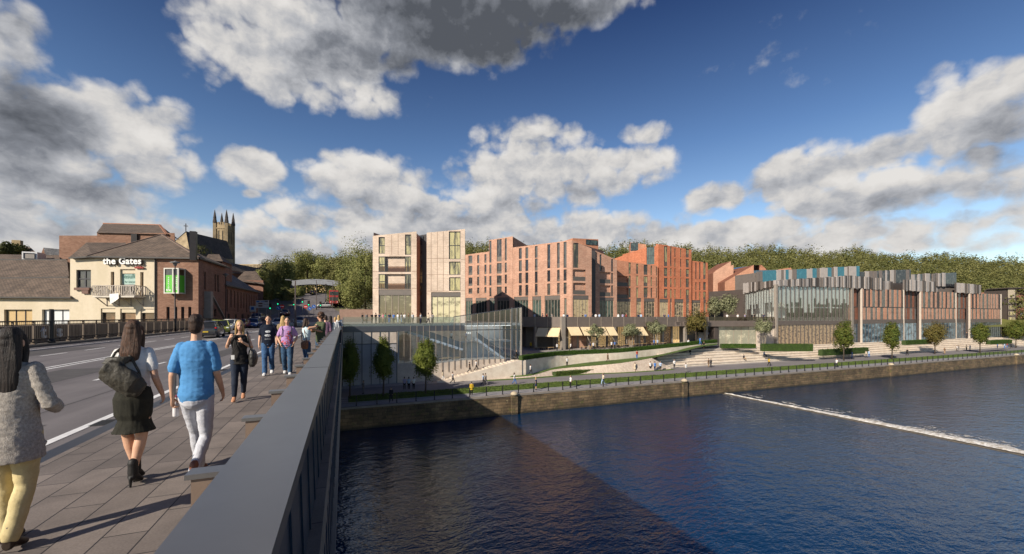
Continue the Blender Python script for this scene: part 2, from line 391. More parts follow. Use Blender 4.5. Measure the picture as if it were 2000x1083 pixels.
# short turf tufts along the lawn: nobody could count them
def tufts(name, n, fn, h, mat, label=None, wdt=.05):
    g = np.random.default_rng(3); P = fn(g,n); a = g.uniform(0,6.28,n); hh = h*g.uniform(.5,1.2,n); lean = g.normal(0,.35,(n,2))*hh[:,None]
    dx = np.cos(a)*wdt; dy=np.sin(a)*wdt
    v = np.zeros((n,3,3)); v[:,0]=P; v[:,1]=P; v[:,2]=P
    v[:,0,0]-=dx; v[:,0,1]-=dy; v[:,1,0]+=dx; v[:,1,1]+=dy; v[:,2,2]+=hh; v[:,2,:2]+=lean
    me = bpy.data.meshes.new(name); me.vertices.add(3*n); me.vertices.foreach_set('co', v.ravel().astype(np.float32))
    me.loops.add(3*n); me.loops.foreach_set('vertex_index', np.arange(3*n,dtype=np.int32)); me.polygons.add(n)
    me.polygons.foreach_set('loop_start', np.arange(0,3*n,3,dtype=np.int32)); me.update(calc_edges=True)
    me.materials.append(mat); o = link(name, me); o['kind']='stuff'
    if label: o['label']=label; o['category']='grass'
    return o
tufts('grass', 26000, lambda g,n: np.stack([g.uniform(.6,1,n)**0*(g.beta(1,2.2,n)*185+.7), g.uniform(56.15,60.35,n), np.full(n,QZ+.02)],1), .16, leafmat('grass_blade',(.07,.11,.02),(.13,.18,.04)), 'mown green grass strip between quay railing and promenade', .07)
# ------------------------------------------------------------------ quay wall
QW = (lambda: None)
def quaymat():
    m,t,b = newmat('quay_masonry')
    uv = t.n('ShaderNodeTexCoord').outputs['UV']; pos = t.n('ShaderNodeNewGeometry').outputs['Position']
    bt = t.n('ShaderNodeTexBrick'); t.L.new(uv, bt.inputs['Vector'])
    for k,v in (('Scale',1),('Brick Width',1.1),('Row Height',.42),('Mortar Size',.02)): bt.inputs[k].default_value=v
    bt.inputs['Color1'].default_value=(.17,.115,.062,1); bt.inputs['Color2'].default_value=(.10,.072,.042,1); bt.inputs['Mortar'].default_value=(.05,.036,.022,1)
    n = t.ramp(t.noise(pos, .5, 6, .65), .3,.7,.55,1.35)
    col = t.mix(1., bt.outputs[0], t.comb(n), 'MULTIPLY')
    # ivy and moss tufts, lime stains
    col = t.mix(t.ramp(t.noise(pos, 1.3, 6, .75), .55,.66,0,.8), col, (.075,.085,.02))
    col = t.mix(t.ramp(t.noise(pos, 2.6, 6, .8), .60,.72,0,.85), col, (.42,.33,.20))
    sp = t.n('ShaderNodeSeparateXYZ'); t.L.new(pos, sp.inputs[0])
    wet = t.ramp(t.math('ADD', sp.outputs[2], t.math('MULTIPLY', t.noise(pos,.8,4,.6), .5)), WZ+.25, WZ+.8, .85, 0)
    col = t.mix(wet, col, (.02,.018,.012))
    t.L.new(col, b.inputs['Base Color']); b.inputs['Roughness'].default_value=.9
    bp = t.n('ShaderNodeBump'); bp.inputs['Strength'].default_value=1.; bp.inputs['Distance'].default_value=.09
    t.L.new(t.math('ADD', t.noise(pos, 2.5, 6, .7), t.math('MULTIPLY', bt.outputs['Fac'], -.3)), bp.inputs['Height']); t.L.new(bp.outputs[0], b.inputs['Normal'])
    return m
QM = quaymat()
qw = thing('quay_wall','long weathered stone quay wall dropping from the promenade into the river','wall',(0,QY,WZ))
m = MB(); 
nx=170
rows=[]
for zz in (WZ-1.2, WZ+.4, WZ+1.3, QZ-.18):
    rows.append([Vector((X0+(X1-X0)*i/nx, QY+(QZ-zz)*-.05+rnd.uniform(-.05,.05), zz)) for i in range(nx+1)])
for a,b in zip(rows,rows[1:]): m.loft(a,b)
m.build('face', QM, qw)
m = MB(); m.bx(X0,X1,QY-.06,QY+.4,QZ-.2,QZ+.03); m.build('coping', M('coping_stone',(.26,.23,.20),c2=(.19,.165,.14),sc=1.1), qw)
for px in (1005,1338,1742,1987):
    x = atY(px,QY-.3); m = MB(); m.bx(x-.45,x+.45,QY-.42,QY+.1,WZ-1,QZ+.02)
    m.lathe((x,QY-.16,QZ+.02),[(.5,0),(.52,.12),(.42,.3),(.2,.42),(.02,.45)],12,1)
    m.build('pilaster',[QM,M('pilaster_cap',(.5,.42,.3),c2=(.38,.31,.22))], qw)
# ------------------------------------------------------------------ railing along the quay
qr = thing('quay_railing','black post and cable railing along the river edge of the quay','railing',(0,QY+.7,QZ))
pm=None
x=-1.; k=0
while k<88:
    m = MB(); m.bx(x-.055,x+.055,QY+.65,QY+.75,QZ-.01,QZ+1.22); m.bx(x-.09,x+.09,QY+.61,QY+.79,QZ-.01,QZ+.06); m.build('post', BLACK, qr); x+=2.4; k+=1
m = MB()
for zz in (.35,.62,.89,1.15): m.tube([(-1,QY+.7,QZ+zz),(x-2.4,QY+.7,QZ+zz)],.014,5)
m.build('cable', BLACK, qr)
# ------------------------------------------------------------------ weir
def foammat():
    m,t,b = newmat('foam')
    pos = t.n('ShaderNodeNewGeometry').outputs['Position']; sp=t.n('ShaderNodeSeparateXYZ'); t.L.new(pos,sp.inputs[0])
    mp = t.n('ShaderNodeMapping'); t.L.new(pos, mp.inputs[0]); mp.inputs['Scale'].default_value=(.7,1.6,1)
    f = t.noise(mp.outputs[0], 2.6, 6, .72)
    col = t.mix(t.ramp(f,.38,.6), (.46,.40,.31), (.86,.84,.80)); t.L.new(col, b.inputs['Base Color']); b.inputs['Roughness'].default_value=.5
    bp = t.n('ShaderNodeBump'); bp.inputs['Strength'].default_value=.9; bp.inputs['Distance'].default_value=.15; t.L.new(f,bp.inputs['Height']); t.L.new(bp.outputs[0],b.inputs['Normal'])
    u=t.ramp(sp.outputs[0],62.1,65.2,0,1,False)
    a=t.ramp(t.math('SUBTRACT',t.math('ADD',t.noise(pos,3.4,6,.75),.44),t.math('MULTIPLY',u,.60)),.34,.48)
    t.L.new(a,b.inputs['Alpha']); return m
FOAM = foammat()
wr = thing('weir','low weir crossing the river with white foaming water','weir',(62,30,WZ))
m = MB(); m.bx(61.6,62.05,-60,52.6,WZ-.8,WZ+.06); m.build('sill', M('weir_stone',(.14,.115,.085),c2=(.09,.075,.055)), wr)
g = np.random.default_rng(11)
m = MB(); ny=420; cols=14; V=[]
for i in range(ny+1):
    y = -60+112.6*i/ny
    grow = .28+.72*min(1,max(0,(52-y)/28)); wob = mnoise.noise(Vector((0,y*.35,0)))*.9+mnoise.noise(Vector((5,y*1.6,0)))*.35
    wid = max(.35,(3.4+wob*2.)*grow)
    for j in range(cols+1):
        s=j/cols; x=62.0+s*wid
        hmp = max(0,mnoise.fractal(Vector((x*1.3,y*1.1,3)),1.,2.,4))*.5
        z = WZ+.05+ (.42*math.sin(math.pi*min(1,s*1.25+.12))*(.6+hmp*1.2))*.6 * (1-s**3) -s*.06
        V.append((x,y,z))
m.add(V,[(i*(cols+1)+j,i*(cols+1)+j+1,(i+1)*(cols+1)+j+1,(i+1)*(cols+1)+j) for i in range(ny) for j in range(cols)])
m.build('foam', FOAM, wr, smooth=True)
m = MB()
for k in range(900):                      # loose flecks of foam carried on below the weir
    y = g.uniform(-20,51); x = 64.2+abs(g.normal(0,1.5)); s=g.uniform(.08,.3)*(.6+.4*min(1,(52-y)/20))
    if mnoise.noise(Vector((x*.2,y*.25,9)))<-.05: continue
    a=[(x+s*1.2*math.cos(q)*g.uniform(.6,1.2), y+s*2.*math.sin(q)*g.uniform(.6,1.2), WZ+.035+.02*(q%2)) for q in np.linspace(0,6.28,7)[:-1]]
    m.face(a)
o=m.build('foam_flecks', FOAM, wr); o['kind']='stuff'
# ------------------------------------------------------------------ the bridge
YB0, YB1 = -9., 70.
sheet('road', [(-17.3,YB0,-.1),(-3.55,YB0,-.1),(-3.55,YB1+6,-.1),(-17.3,YB1+6,-.1)], ROAD)
m = MB(); m.bx(-3.4,-.17,YB0,YB1,-.35,0.); o=m.build('pavement',SLAB); o['kind']='structure'
m = MB(); m.bx(-3.64,-3.4,YB0,YB1,-.35,-.012); o=m.build('kerb',M('kerb_strip',(.014,.02,.035),r=.35)); o['kind']='structure'
m = MB(); m.bx(-18.4,-17.3,YB0,YB1+6,-.35,.02); o=m.build('pavement',M('far_footway',(.13,.115,.10),c2=(.09,.08,.07))); o['kind']='structure'
m = MB()
def stripe(x,y0,y1,wd=.12): m.face([(x-wd/2,y0,-.094),(x+wd/2,y0,-.094),(x+wd/2,y1,-.094),(x-wd/2,y1,-.094)])
stripe(-4.07,YB0,YB1,.14); stripe(-9.72,YB0,YB1,.11); stripe(-10.05,YB0,YB1,.11); stripe(-16.1,YB0,YB1,.12)
y=1.; 
while y<70:
    stripe(-6.75,y+.3,y+1.9,.11); stripe(-13.2,y,y+2.,.11); y+=3.6
o=m.build('road_markings',LINE); o['kind']='structure'
PATCH=M('road_patch',(.06,.056,.058),r=.9,c2=(.085,.08,.08),sc=1.5)
m = MB(); r_=random.Random(12)
for x0,x1,y0,y1 in ((-5.6,-4.7,7.2,9.6),(-9.2,-7.6,15.,19.5),(-12.6,-11.2,9.,12.),(-6.2,-5.2,22,29),(-15.6,-13.6,24,33)): m.face([(x0,y0,-.0965),(x1,y0+.1,-.0965),(x1-.05,y1,-.0965),(x0+.04,y1-.1,-.0965)])
for x in (-5.45,-8.3,-11.6,-14.7):
    y=-6.
    while y<70:
        l=r_.uniform(3,9); w_=r_.uniform(.02,.05); m.face([(x,y,-.0972),(x+w_,y,-.0972),(x+w_*.6+r_.uniform(-.05,.05),y+l,-.0972),(x-.01,y+l,-.0972)]); y+=l+r_.uniform(.5,5)
o=m.build('road_repairs',PATCH); o['kind']='structure'
for i,(x,y) in enumerate(((-3.86,9.4),(-3.86,17.),(-3.86,28.))):
    m=MB(); m.bx(x-.17,x+.17,y-.22,y+.22,-.098,-.088)
    for k in range(6): m.bx(x-.13,x+.13,y-.18+k*.062,y-.155+k*.062,-.088,-.084,1)
    o=m.build('drain_grate',[M('cast_iron',(.05,.048,.047),r=.6,metal=.4),BLACK]); tag(o,('cast iron road drain beside the kerb, nearest the camera','cast iron road drain beside the kerb left of the facing blonde woman','cast iron road drain beside the kerb farthest along the bridge')[i],'drain','drains along the kerb')
m=MB(); m.lathe((-7.6,11.2,-.099),[(.36,0),(.36,.008),(.31,.0085),(.30,.006),(.02,.006)],20); o=m.build('manhole_cover',M('cast_iron',(.05,.048,.047))); tag(o,'round cast iron manhole cover in the middle of the near lanes','manhole cover')
bd = thing('road_bridge','dark steel road bridge deck with ribbed side carrying the road over the river','bridge',(-9,20,-3))
m = MB(); m.bx(-18.2,-.42,YB0,YB1,-2.1,-.36); m.build('deck', M('deck_concrete',(.16,.155,.15)), bd)
m = MB(); m.par((-.30,YB0,1.10),(0,YB1-YB0,0),(-.04,0,0),(.09,0,-3.1))
yy=YB0+.2
while yy<YB1:
    m.par((-.298,yy,1.08),(0,.02,0),(.012,0,0),(.09,0,-3.05)); yy+=.6
m.bx(-.26,-.13,YB0,YB1,-2.12,-1.98)
m.build('fascia', FASC, bd)
m = MB(); m.bx(-17.6,-1.2,52.7,YB1+14,-12.9,-2.1); m.build('abutment', M('abutment_stone',(.15,.13,.11)), bd)
pr = thing('bridge_parapet','wide grey steel handrail parapet with brown fins beside the footway','parapet',(-.35,20,0))
m = MB(); m.par((-.445,YB0,1.115),(0,YB1-YB0+.5,0),(.275,0,.0),(0,0,.065)); 
m.build('handrail', STEEL, pr)
m = MB(); y=1.1
while y<YB1: m.par((-.447,y,1.113),(0,.012,0),(.279,0,0),(0,0,.0685)); y+=4.2
m.build('rail_joint', M('joint_dark',(.03,.03,.032)), pr)
m = MB(); m.bx(-.40,-.35,YB0,YB1,.0,1.11); m.build('panel', FIN, pr)
y=-2.3+.28; kk=0
while y<YB1-1:
    f = MB(); f.bx(-.60,-.405,y,y+.065,0,1.09); f.bx(-.62,-.405,y-.012,y+.077,1.09,1.112,1); f.build('fin',[FIN,STEEL],pr); y+=1.035
# ------------------------------------------------------------------ railing on the far side of the road
fr = thing('bridge_railing','brown metal bridge railing with barred panels across the road','railing',(-18,40,0))
RB = M('railing_brown',(.075,.058,.047),r=.55,c2=(.055,.042,.035),sc=2)
RB2 = M('railing_post_tan',(.22,.17,.125),r=.55,c2=(.17,.13,.1),sc=2)
ys = [14+1.76*i for i in range(36)]
for y in ys:
    m = MB(); m.bx(-18.04,-17.96,y-.05,y+.05,.02,1.42); m.bx(-18.1,-17.9,y-.09,y+.09,.02,.14); m.build('post', RB2, fr)
ye=ys[-1]
m = MB(); m.bx(-18.09,-17.91,12,ye+.06,1.42,1.5); m.bx(-18.03,-17.97,12,ye,1.22,1.27); m.bx(-18.04,-17.96,12,ye,.30,.36); m.bx(-18.04,-17.96,12,ye,.14,.19); m.build('rail', RB, fr)
m = MB(); y=12.
while y<ye: m.bx(-18.01,-17.99,y,y+.014,.36,1.42); y+=.17
o=m.build('baluster', RB, fr); o['kind']='stuff'
# low wall of the shop below, with big white letters, seen through the railing
bwl = thing('low_shop_wall','brown panelled shop wall with white letters behind the far bridge railing','wall',(-20,40,-9))
m = MB(); m.bx(-21.,-20.,16,71,-9.6,1.12); 
y=16.5
while y<71: m.bx(-20.,-19.93,y,y+.09,-3,1.1); y+=1.1
m.build('wall', M('brown_cladding',(.17,.125,.09),c2=(.12,.09,.068),sc=.8), bwl)
WHITE = M('white_letter',(.82,.81,.78),r=.5)
def text(body, name, size, loc, rot, mat, parent=None, ext=.05, bold=True, align='LEFT', spacing=1.):
    cu = bpy.data.curves.new(name,'FONT'); cu.body=body; cu.size=size; cu.extrude=ext; cu.align_x=align; cu.resolution_u=3; cu.space_character=spacing
    if bold: cu.offset=size*.026
    o = bpy.data.objects.new(name,cu); C.objects.link(o)
    dg = bpy.context.evaluated_depsgraph_get(); me = bpy.data.meshes.new_from_object(o.evaluated_get(dg)); bpy.data.objects.remove(o)
    me.materials.clear(); me.materials.append(mat)
    q = link(name, me, None); q.matrix_basis = Matrix.Translation(loc) @ rot
    if parent: q.parent=parent; q.matrix_parent_inverse = wm(parent).inverted()
    return q
def facing(nx,ny):      # text standing upright whose face looks along (nx,ny)
    n = Vector((nx,ny,0)).normalized(); z=Vector((0,0,1)); x = z.cross(n)
    return Matrix((x,z,n)).transposed().to_4x4()
# reads left to right as seen from the road: from +Y... the wall faces +X, so text runs towards +Y
for ch,yy in (('n',35.9),('t',39.6),('s',41.35)):
    text(ch,'lettering',1.25,(-19.88,yy,.25),facing(1,0),WHITE,bwl,.06)
# ------------------------------------------------------------------ facades
def brickmat(name, c, c2, r=.85, pw=1.9, ph=2.9):
    """brick panel cladding: fine courses, tone drifting brick to brick, panel joints"""
    m,t,b = newmat(name)
    uv = t.n('ShaderNodeTexCoord').outputs['UV']
    bt = t.n('ShaderNodeTexBrick'); t.L.new(uv, bt.inputs['Vector'])
    for k,v in (('Scale',1),('Brick Width',.46),('Row Height',.15),('Mortar Size',.012),('Mortar Smooth',.3)): bt.inputs[k].default_value=v
    bt.inputs['Color1'].default_value=(*c,1); bt.inputs['Color2'].default_value=(*c2,1); bt.inputs['Mortar'].default_value=(*[x*.72 for x in c2],1)
    jt = t.n('ShaderNodeTexBrick', offset=0.); t.L.new(uv, jt.inputs['Vector'])
    for k,v in (('Scale',1),('Brick Width',pw),('Row Height',ph),('Mortar Size',.02)): jt.inputs[k].default_value=v
    jt.inputs['Color1'].default_value=(1,1,1,1); jt.inputs['Color2'].default_value=(.93,.93,.93,1); jt.inputs['Mortar'].default_value=(.6,.58,.57,1)
    n = t.ramp(t.noise(uv, .35, 6, .65), .3,.7,.84,1.12)
    col = t.mix(1., t.mix(1., bt.outputs[0], jt.outputs[0], 'MULTIPLY'), t.comb(n), 'MULTIPLY')
    t.L.new(col, b.inputs['Base Color']); b.inputs['Roughness'].default_value=r; b.inputs['Specular IOR Level'].default_value=.25
    return m
BR_PINK = brickmat('pale_pink_brick',(.665,.535,.43),(.565,.45,.355),pw=50)
BR_ROSE = brickmat('rose_brick',(.53,.325,.235),(.42,.235,.165))
BR_ORANGE = brickmat('orange_brick',(.54,.265,.165),(.43,.19,.115))
BR_RED = brickmat('red_orange_brick',(.53,.20,.11),(.42,.145,.075))
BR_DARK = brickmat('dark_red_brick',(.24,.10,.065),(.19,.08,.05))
FRAME = M('window_frame',(.045,.045,.055),r=.4)
SPAN = M('spandrel_metal',(.13,.115,.10),r=.5,c2=(.11,.097,.085),sc=2,metal=.3)
FASCIA = M('shop_fascia_metal',(.15,.13,.115),r=.5,c2=(.125,.11,.10),sc=1.2,metal=.3)
G_DARK = glass('dark_window_glass',(.012,.014,.02),(.11,.10,.08),.65)
G_WARM = glass('curtained_window_glass',(.05,.046,.03),(.43,.38,.18),1.,vs=1.6,hs=.3)
G_SHOP = glass('shop_window_glass',(.03,.026,.02),(.42,.33,.19),.85,emit=.10,vs=1.1,hs=1.5)
G_SHOPP = glass('pale_shop_window_glass',(.10,.09,.055),(.48,.44,.28),1.,emit=.08,vs=.55,hs=.9)
G_TEAL = glass('teal_window_glass',(.014,.024,.022),(.09,.13,.11),.7)
MULL = M('tan_mullion',(.33,.27,.215),r=.5,c2=(.28,.23,.18),sc=2)
ROOFG = M('flat_roof',(.16,.15,.145),c2=(.12,.115,.11),sc=.4)
class Fac:
    def __init__(s, px0, z0, px1, z1):
        s.a = Vector((*at(px0,z0),0)); s.b = Vector((*at(px1,z1),0)); s._set()
    def _set(s):
        d = s.b-s.a; s.L = d.length; s.d = d.normalized(); n = Vector((s.d.y,-s.d.x,0))
        s.n = n if n.dot(Vector((0,0,0))-s.a) > 0 else -n
    @classmethod
    def xy(c, a, b):
        s = c.__new__(c); s.a=Vector((*a,0)); s.b=Vector((*b,0)); s._set(); return s
    def s(s, px):
        r = Vector((*dirp(px),0)); den = r.x*s.d.y-r.y*s.d.x
        t_ = (s.a.x*s.d.y-s.a.y*s.d.x)/den; P = r*t_; return (P-s.a).dot(s.d)
    def zc(s, px): 
        p = s.a+s.d*s.s(px); return depth(p.x,p.y)
    def z(s, px, py): return zof(py, s.zc(px))
    def P(s, u, z, out=0.): 
        p = s.a+s.d*u+s.n*out; return Vector((p.x,p.y,z))
    def rect(s, px0, py0, px1, py1):
        pm = (px0+px1)/2; return (s.s(px0), s.z(pm,py1), s.s(px1), s.z(pm,py0))
def wall(fac, mat, parent, zb, top, openings, dep=.28, name='wall', rmat=1):
    """openings: (s0,z0,s1,z1); top: list of (s,z)"""
    m = MB(); ss = sorted(set([0.,fac.L]+[o[0] for o in openings]+[o[2] for o in openings]+[q[0] for q in top]))
    ss = [x for x in ss if -1e-4<=x<=fac.L+1e-4]
    def tz(x):
        for (a,za),(b,zb_) in zip(top,top[1:]):
            if a-1e-4<=x<=b+1e-4 and b>a: return za+(zb_-za)*(x-a)/(b-a)
        return top[0][1] if x<top[0][0] else top[-1][1]
    up = fac.n.cross(fac.d).z; 
    def q(pts): m.face(pts if fac.d.cross(Vector((0,0,1))).dot(fac.n)>0 else pts[::-1])
    for a,b in zip(ss,ss[1:]):
        if b-a<1e-4: continue
        mid=(a+b)/2; iv = sorted((o[1],o[3]) for o in openings if o[0]-1e-4<=mid<=o[2]+1e-4); z=zb
        for lo,hi in iv:
            if lo>z+1e-4: q([fac.P(a,z),fac.P(b,z),fac.P(b,lo),fac.P(a,lo)])
            z=max(z,hi)
        ta,tb=tz(a+1e-5),tz(b-1e-5)
        if min(ta,tb)>z+1e-3: q([fac.P(a,z),fac.P(b,z),fac.P(b,tb),fac.P(a,ta)])
    for s0,z0,s1,z1 in openings:
        for p,r in (((s0,z0),(s1,z0)),((s1,z0),(s1,z1)),((s1,z1),(s0,z1)),((s0,z1),(s0,z0))):
            m.face([fac.P(*p),fac.P(*r),fac.P(*r,-dep),fac.P(*p,-dep)][::-1])
    # thickness at the top edge
    for (a,za),(b,zb_) in zip(top,top[1:]):
        if b>a: m.face([fac.P(a,za),fac.P(b,zb_),fac.P(b,zb_,-dep-.1),fac.P(a,za,-dep-.1)])
    return m.build(name, mat, parent)
def window(fac, parent, r, gmat, dep=.22, cols=1, rows=1, fr=.06, spandrel=0., name='window', fmat=None, mull=None):
    s0,z0,s1,z1 = r; m = MB()
    fm = fmat or FRAME
    zg = z0
    if spandrel>0:
        zg = z0+(z1-z0)*spandrel
        m.par(fac.P(s0,z0,-dep),fac.d*(s1-s0),Vector((0,0,zg-z0)),fac.n*.05,2)
    def bar(a,b,c,d): m.par(fac.P(a,b,-dep+.004),fac.d*(c-a),Vector((0,0,d-b)),fac.n*.07,0)
    bar(s0,zg,s0+fr,z1); bar(s1-fr,zg,s1,z1); bar(s0+fr,zg,s1-fr,zg+fr); bar(s0+fr,z1-fr,s1-fr,z1)
    mw = mull or fr
    for i in range(1,cols): x=s0+(s1-s0)*i/cols; bar(x-mw/2,zg+fr,x+mw/2,z1-fr)
    for j in range(1,rows):
        z=zg+(z1-zg)*j/rows
        for i in range(cols):
            a=s0+(s1-s0)*i/cols+(fr if i==0 else mw/2); b=s0+(s1-s0)*(i+1)/cols-(fr if i==cols-1 else mw/2); bar(a,z-fr/2,b,z+fr/2)
    P=[fac.P(s0,zg,-dep),fac.P(s1,zg,-dep),fac.P(s1,z1,-dep),fac.P(s0,z1,-dep)]
    if (P[1]-P[0]).cross(P[2]-P[0]).dot(fac.n)<0: P=P[::-1]
    m.face(P,1)
    return m.build(name,[fm,gmat,SPAN],parent)
def body(pts, z0, tops, mat, parent, name='wall', roof=ROOFG):
    a=sum(p[0]*q[1]-q[0]*p[1] for p,q in zip(pts,pts[1:]+pts[:1]))
    if a<0: pts=pts[::-1]; tops = tops[::-1] if isinstance(tops,list) else tops
    m=MB(); m.prism(pts,z0,tops,0,1); return m.build(name,[mat,roof],parent)
def slab(fac, parent, r, out, mat, dep=.0, name='fascia'):
    s0,z0,s1,z1=r; m=MB(); m.par(fac.P(s0,z0,-dep),fac.d*(s1-s0),Vector((0,0,z1-z0)),fac.n*(out+dep)); return m.build(name,mat,parent)
def v2(v): return (v.x,v.y)
TZ = .55                                  # upper terrace
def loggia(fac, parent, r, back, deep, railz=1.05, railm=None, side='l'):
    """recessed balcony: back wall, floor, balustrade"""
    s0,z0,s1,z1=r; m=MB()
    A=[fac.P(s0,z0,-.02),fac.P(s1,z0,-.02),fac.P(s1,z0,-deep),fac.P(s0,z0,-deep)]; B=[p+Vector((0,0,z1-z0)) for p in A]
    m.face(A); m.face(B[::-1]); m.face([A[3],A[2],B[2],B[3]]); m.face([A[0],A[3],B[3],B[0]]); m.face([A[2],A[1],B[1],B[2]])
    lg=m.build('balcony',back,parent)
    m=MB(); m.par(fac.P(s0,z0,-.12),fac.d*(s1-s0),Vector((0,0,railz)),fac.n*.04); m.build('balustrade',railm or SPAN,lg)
    return lg
# ================================================================== block A : pale five-storey building
zA=lambda x,y:(700+x/5.158, 430+y/5.158)
bA = thing('apartment_block','pale pink brick block with warm lit windows and tall glazed ground floor, nearest the bridge','building',(*at(820,76),TZ))
FA1 = Fac(728,75,813.5,75); FA2 = Fac(833.5,75,908.3,75)
def rr(f,tr,x0,y0,x1,y1):
    p,q=tr(x0,y0),tr(x1,y1); return f.rect(p[0],p[1],q[0],q[1])
a=[rr(FA1,zA,*q) for q in [(203,172,267,340),(470,147,532,352),(203,368,530,525),(203,545,530,697),(203,700,533,1075)]]
top=[(0,FA1.z(728,461)),(FA1.L,FA1.z(813,452.5))]
wall(FA1,BR_PINK,bA,TZ-.1,top,a,.3)
window(FA1,bA,a[0],G_WARM,rows=2,fr=.1); window(FA1,bA,a[1],G_WARM,rows=2,fr=.1)
GB = M('balustrade_glass_dark',(.10,.085,.075),r=.1,spec=.8)
for q in a[2:4]:
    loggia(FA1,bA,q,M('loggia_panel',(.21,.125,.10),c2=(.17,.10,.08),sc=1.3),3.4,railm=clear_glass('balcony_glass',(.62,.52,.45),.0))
    w0=(q[0],q[1],q[0]+1.35*(q[2]-q[0])/6.6,q[3]); window(FA1,bA,w0,G_WARM,rows=2,fr=.1,dep=.1)
    w1=(q[2]-1.25*(q[2]-q[0])/6.6,q[1],q[2],q[3]); window(FA1,bA,w1,G_WARM,cols=2,fr=.09,dep=.1)
    for k in (.42,.6,):
        m=MB(); s_=q[0]+(q[2]-q[0])*k; m.par(FA1.P(s_,q[1],-1.97),FA1.d*.05,Vector((0,0,q[3]-q[1])),FA1.n*.03); m.build('panel_joint',FRAME,bA)
def shopfront(f,parent,r,zf,gm,cols,fz,fr=.07,name='shop_window'):
    """fascia above, glazing below; r=(s0,z0,s1,z1)"""
    s0,z0,s1,z1=r
    slab(f,parent,(s0,fz,s1,z1),-.12,FASCIA,.32)
    # ribs on the fascia
    window(f,parent,(s0,z0,s1,fz),gm,dep=.28,cols=cols,fr=fr,name=name,fmat=MULL,mull=.09)
q=a[4]; shopfront(FA1,bA,(q[0],TZ,q[2],q[3]),TZ,G_SHOPP,5,rr(FA1,zA,203,700,533,757)[1])
b_=[rr(FA2,zA,*q) for q in [(912,116,1028,395),(914,420,1028,553),(914,578,1028,715),(733,728,1030,1075)]]
top2=[(0,FA2.z(833.5,455)),(FA2.L,FA2.z(908,447.8))]
wall(FA2,BR_PINK,bA,TZ-.1,top2,b_,.3)
window(FA2,bA,b_[0],G_WARM,cols=2,rows=2,fr=.1); window(FA2,bA,b_[1],G_WARM,cols=2,fr=.1); window(FA2,bA,b_[2],G_WARM,cols=2,fr=.1)
q=b_[3]; shopfront(FA2,bA,(q[0],TZ,q[2],q[3]),TZ,G_SHOPP,5,rr(FA2,zA,733,728,1030,772)[1])
# panel joints on the masonry
m=MB()
for x,y0,y1 in ((335,150,350),(400,142,350),(205,345,205),):
    if y0<y1:
        r_=rr(FA1,zA,x-2,y0,x+2,y1); m.par(FA1.P(r_[0],r_[1],.002),FA1.d*(r_[2]-r_[0]),Vector((0,0,r_[3]-r_[1])),FA1.n*.012)
for x,y0,y1 in ((733,128,715),(795,122,715),(855,118,715)):
    r_=rr(FA2,zA,x-2,y0,x+2,y1); m.par(FA2.P(r_[0],r_[1],.002),FA2.d*(r_[2]-r_[0]),Vector((0,0,r_[3]-r_[1])),FA2.n*.012)
for f,x0,x1,y in ((FA1,145,200,520),(FA1,145,200,690),(FA1,536,584,520),(FA1,536,584,690),(FA2,690,910,388),(FA2,690,910,552),(FA2,690,910,717),(FA2,1030,1072,400),(FA2,1030,1072,715)):
    r_=rr(f,zA,x0,y-2,x1,y+2); m.par(f.P(r_[0],r_[1],.002),f.d*(r_[2]-r_[0]),Vector((0,0,r_[3]-r_[1])),f.n*.010)
m.build('panel_joint',M('joint_shadow_gap',(.30,.20,.15)),bA)
# recessed dark glazed link between the two halves
FAg = Fac(814,78,833,78); FAg.n=FA1.n
wall(FAg,M('dark_link_panel',(.05,.045,.045),r=.4),bA,TZ,[(0,FAg.z(820,461)),(FAg.L,FAg.z(820,458))],[],.2)
for y0,y1 in ((160,262),(275,470),(480,640),(655,765)):
    q=rr(FAg,zA,592,y0,652,y1); window(FAg,bA,q,G_DARK if y0<400 else G_WARM,dep=-.12,rows=2,fr=.1)
q=rr(FAg,zA,592,820,652,1050); window(FAg,bA,(q[0],TZ,q[2],q[3]),G_DARK,dep=-.12,cols=2,fr=.1,name='door')
# the rest of the block: side walls and mono-pitch roofs
nb = -FA1.n
pL=[v2(FA1.P(.02,0,-.5)),v2(FA1.P(FA1.L-.02,0,-.5)),v2(FA1.P(FA1.L-.02,0,-.5)+nb*24),v2(FA1.P(.02,0,-.5)+nb*24)]
zt=[top[0][1]-.3,top[1][1]-.3]
m=MB(); m.prism(pL,TZ-9.5,[zt[0],zt[1],zt[1]-.5,zt[0]+1.2],0,1); m.build('wall',[BR_PINK,ROOFG],bA)
p=[v2(FA1.P(-.25,0,-1.2)),v2(FA1.P(2.4,0,-6)),v2(FA1.P(2.4,0,-9)),v2(FA1.P(-.6,0,-9))]
m=MB(); m.prism(p,TZ-.1,[FA1.z(724,452),FA1.z(724,458),FA1.z(724,459),FA1.z(724,452)]); m.build('wall',BR_ROSE,bA)
pR=[v2(FA2.P(.02,0,-.5)),v2(FA2.P(FA2.L-.02,0,-.5)),v2(Vector((26.6,97,0))),v2(FA2.P(.02,0,-.5)+nb*24)]
zt=[top2[0][1]-.3,top2[1][1]-.3]
m=MB(); m.prism(pR,TZ-9.5,[zt[0],zt[1],zt[1]-.4,zt[0]],0,1); m.build('wall',[BR_PINK,ROOFG],bA)
m=MB(); m.par(FA1.P(FA1.L,TZ-9,-.0),FA1.d*.02,nb*3.2,Vector((0,0,top[1][1]-TZ+8.5))); m.par(FA2.P(-.02,TZ-9,-.0),FA2.d*.02,nb*3.2,Vector((0,0,top2[0][1]-TZ+8.5)))
m.build('wall',BR_ROSE,bA)
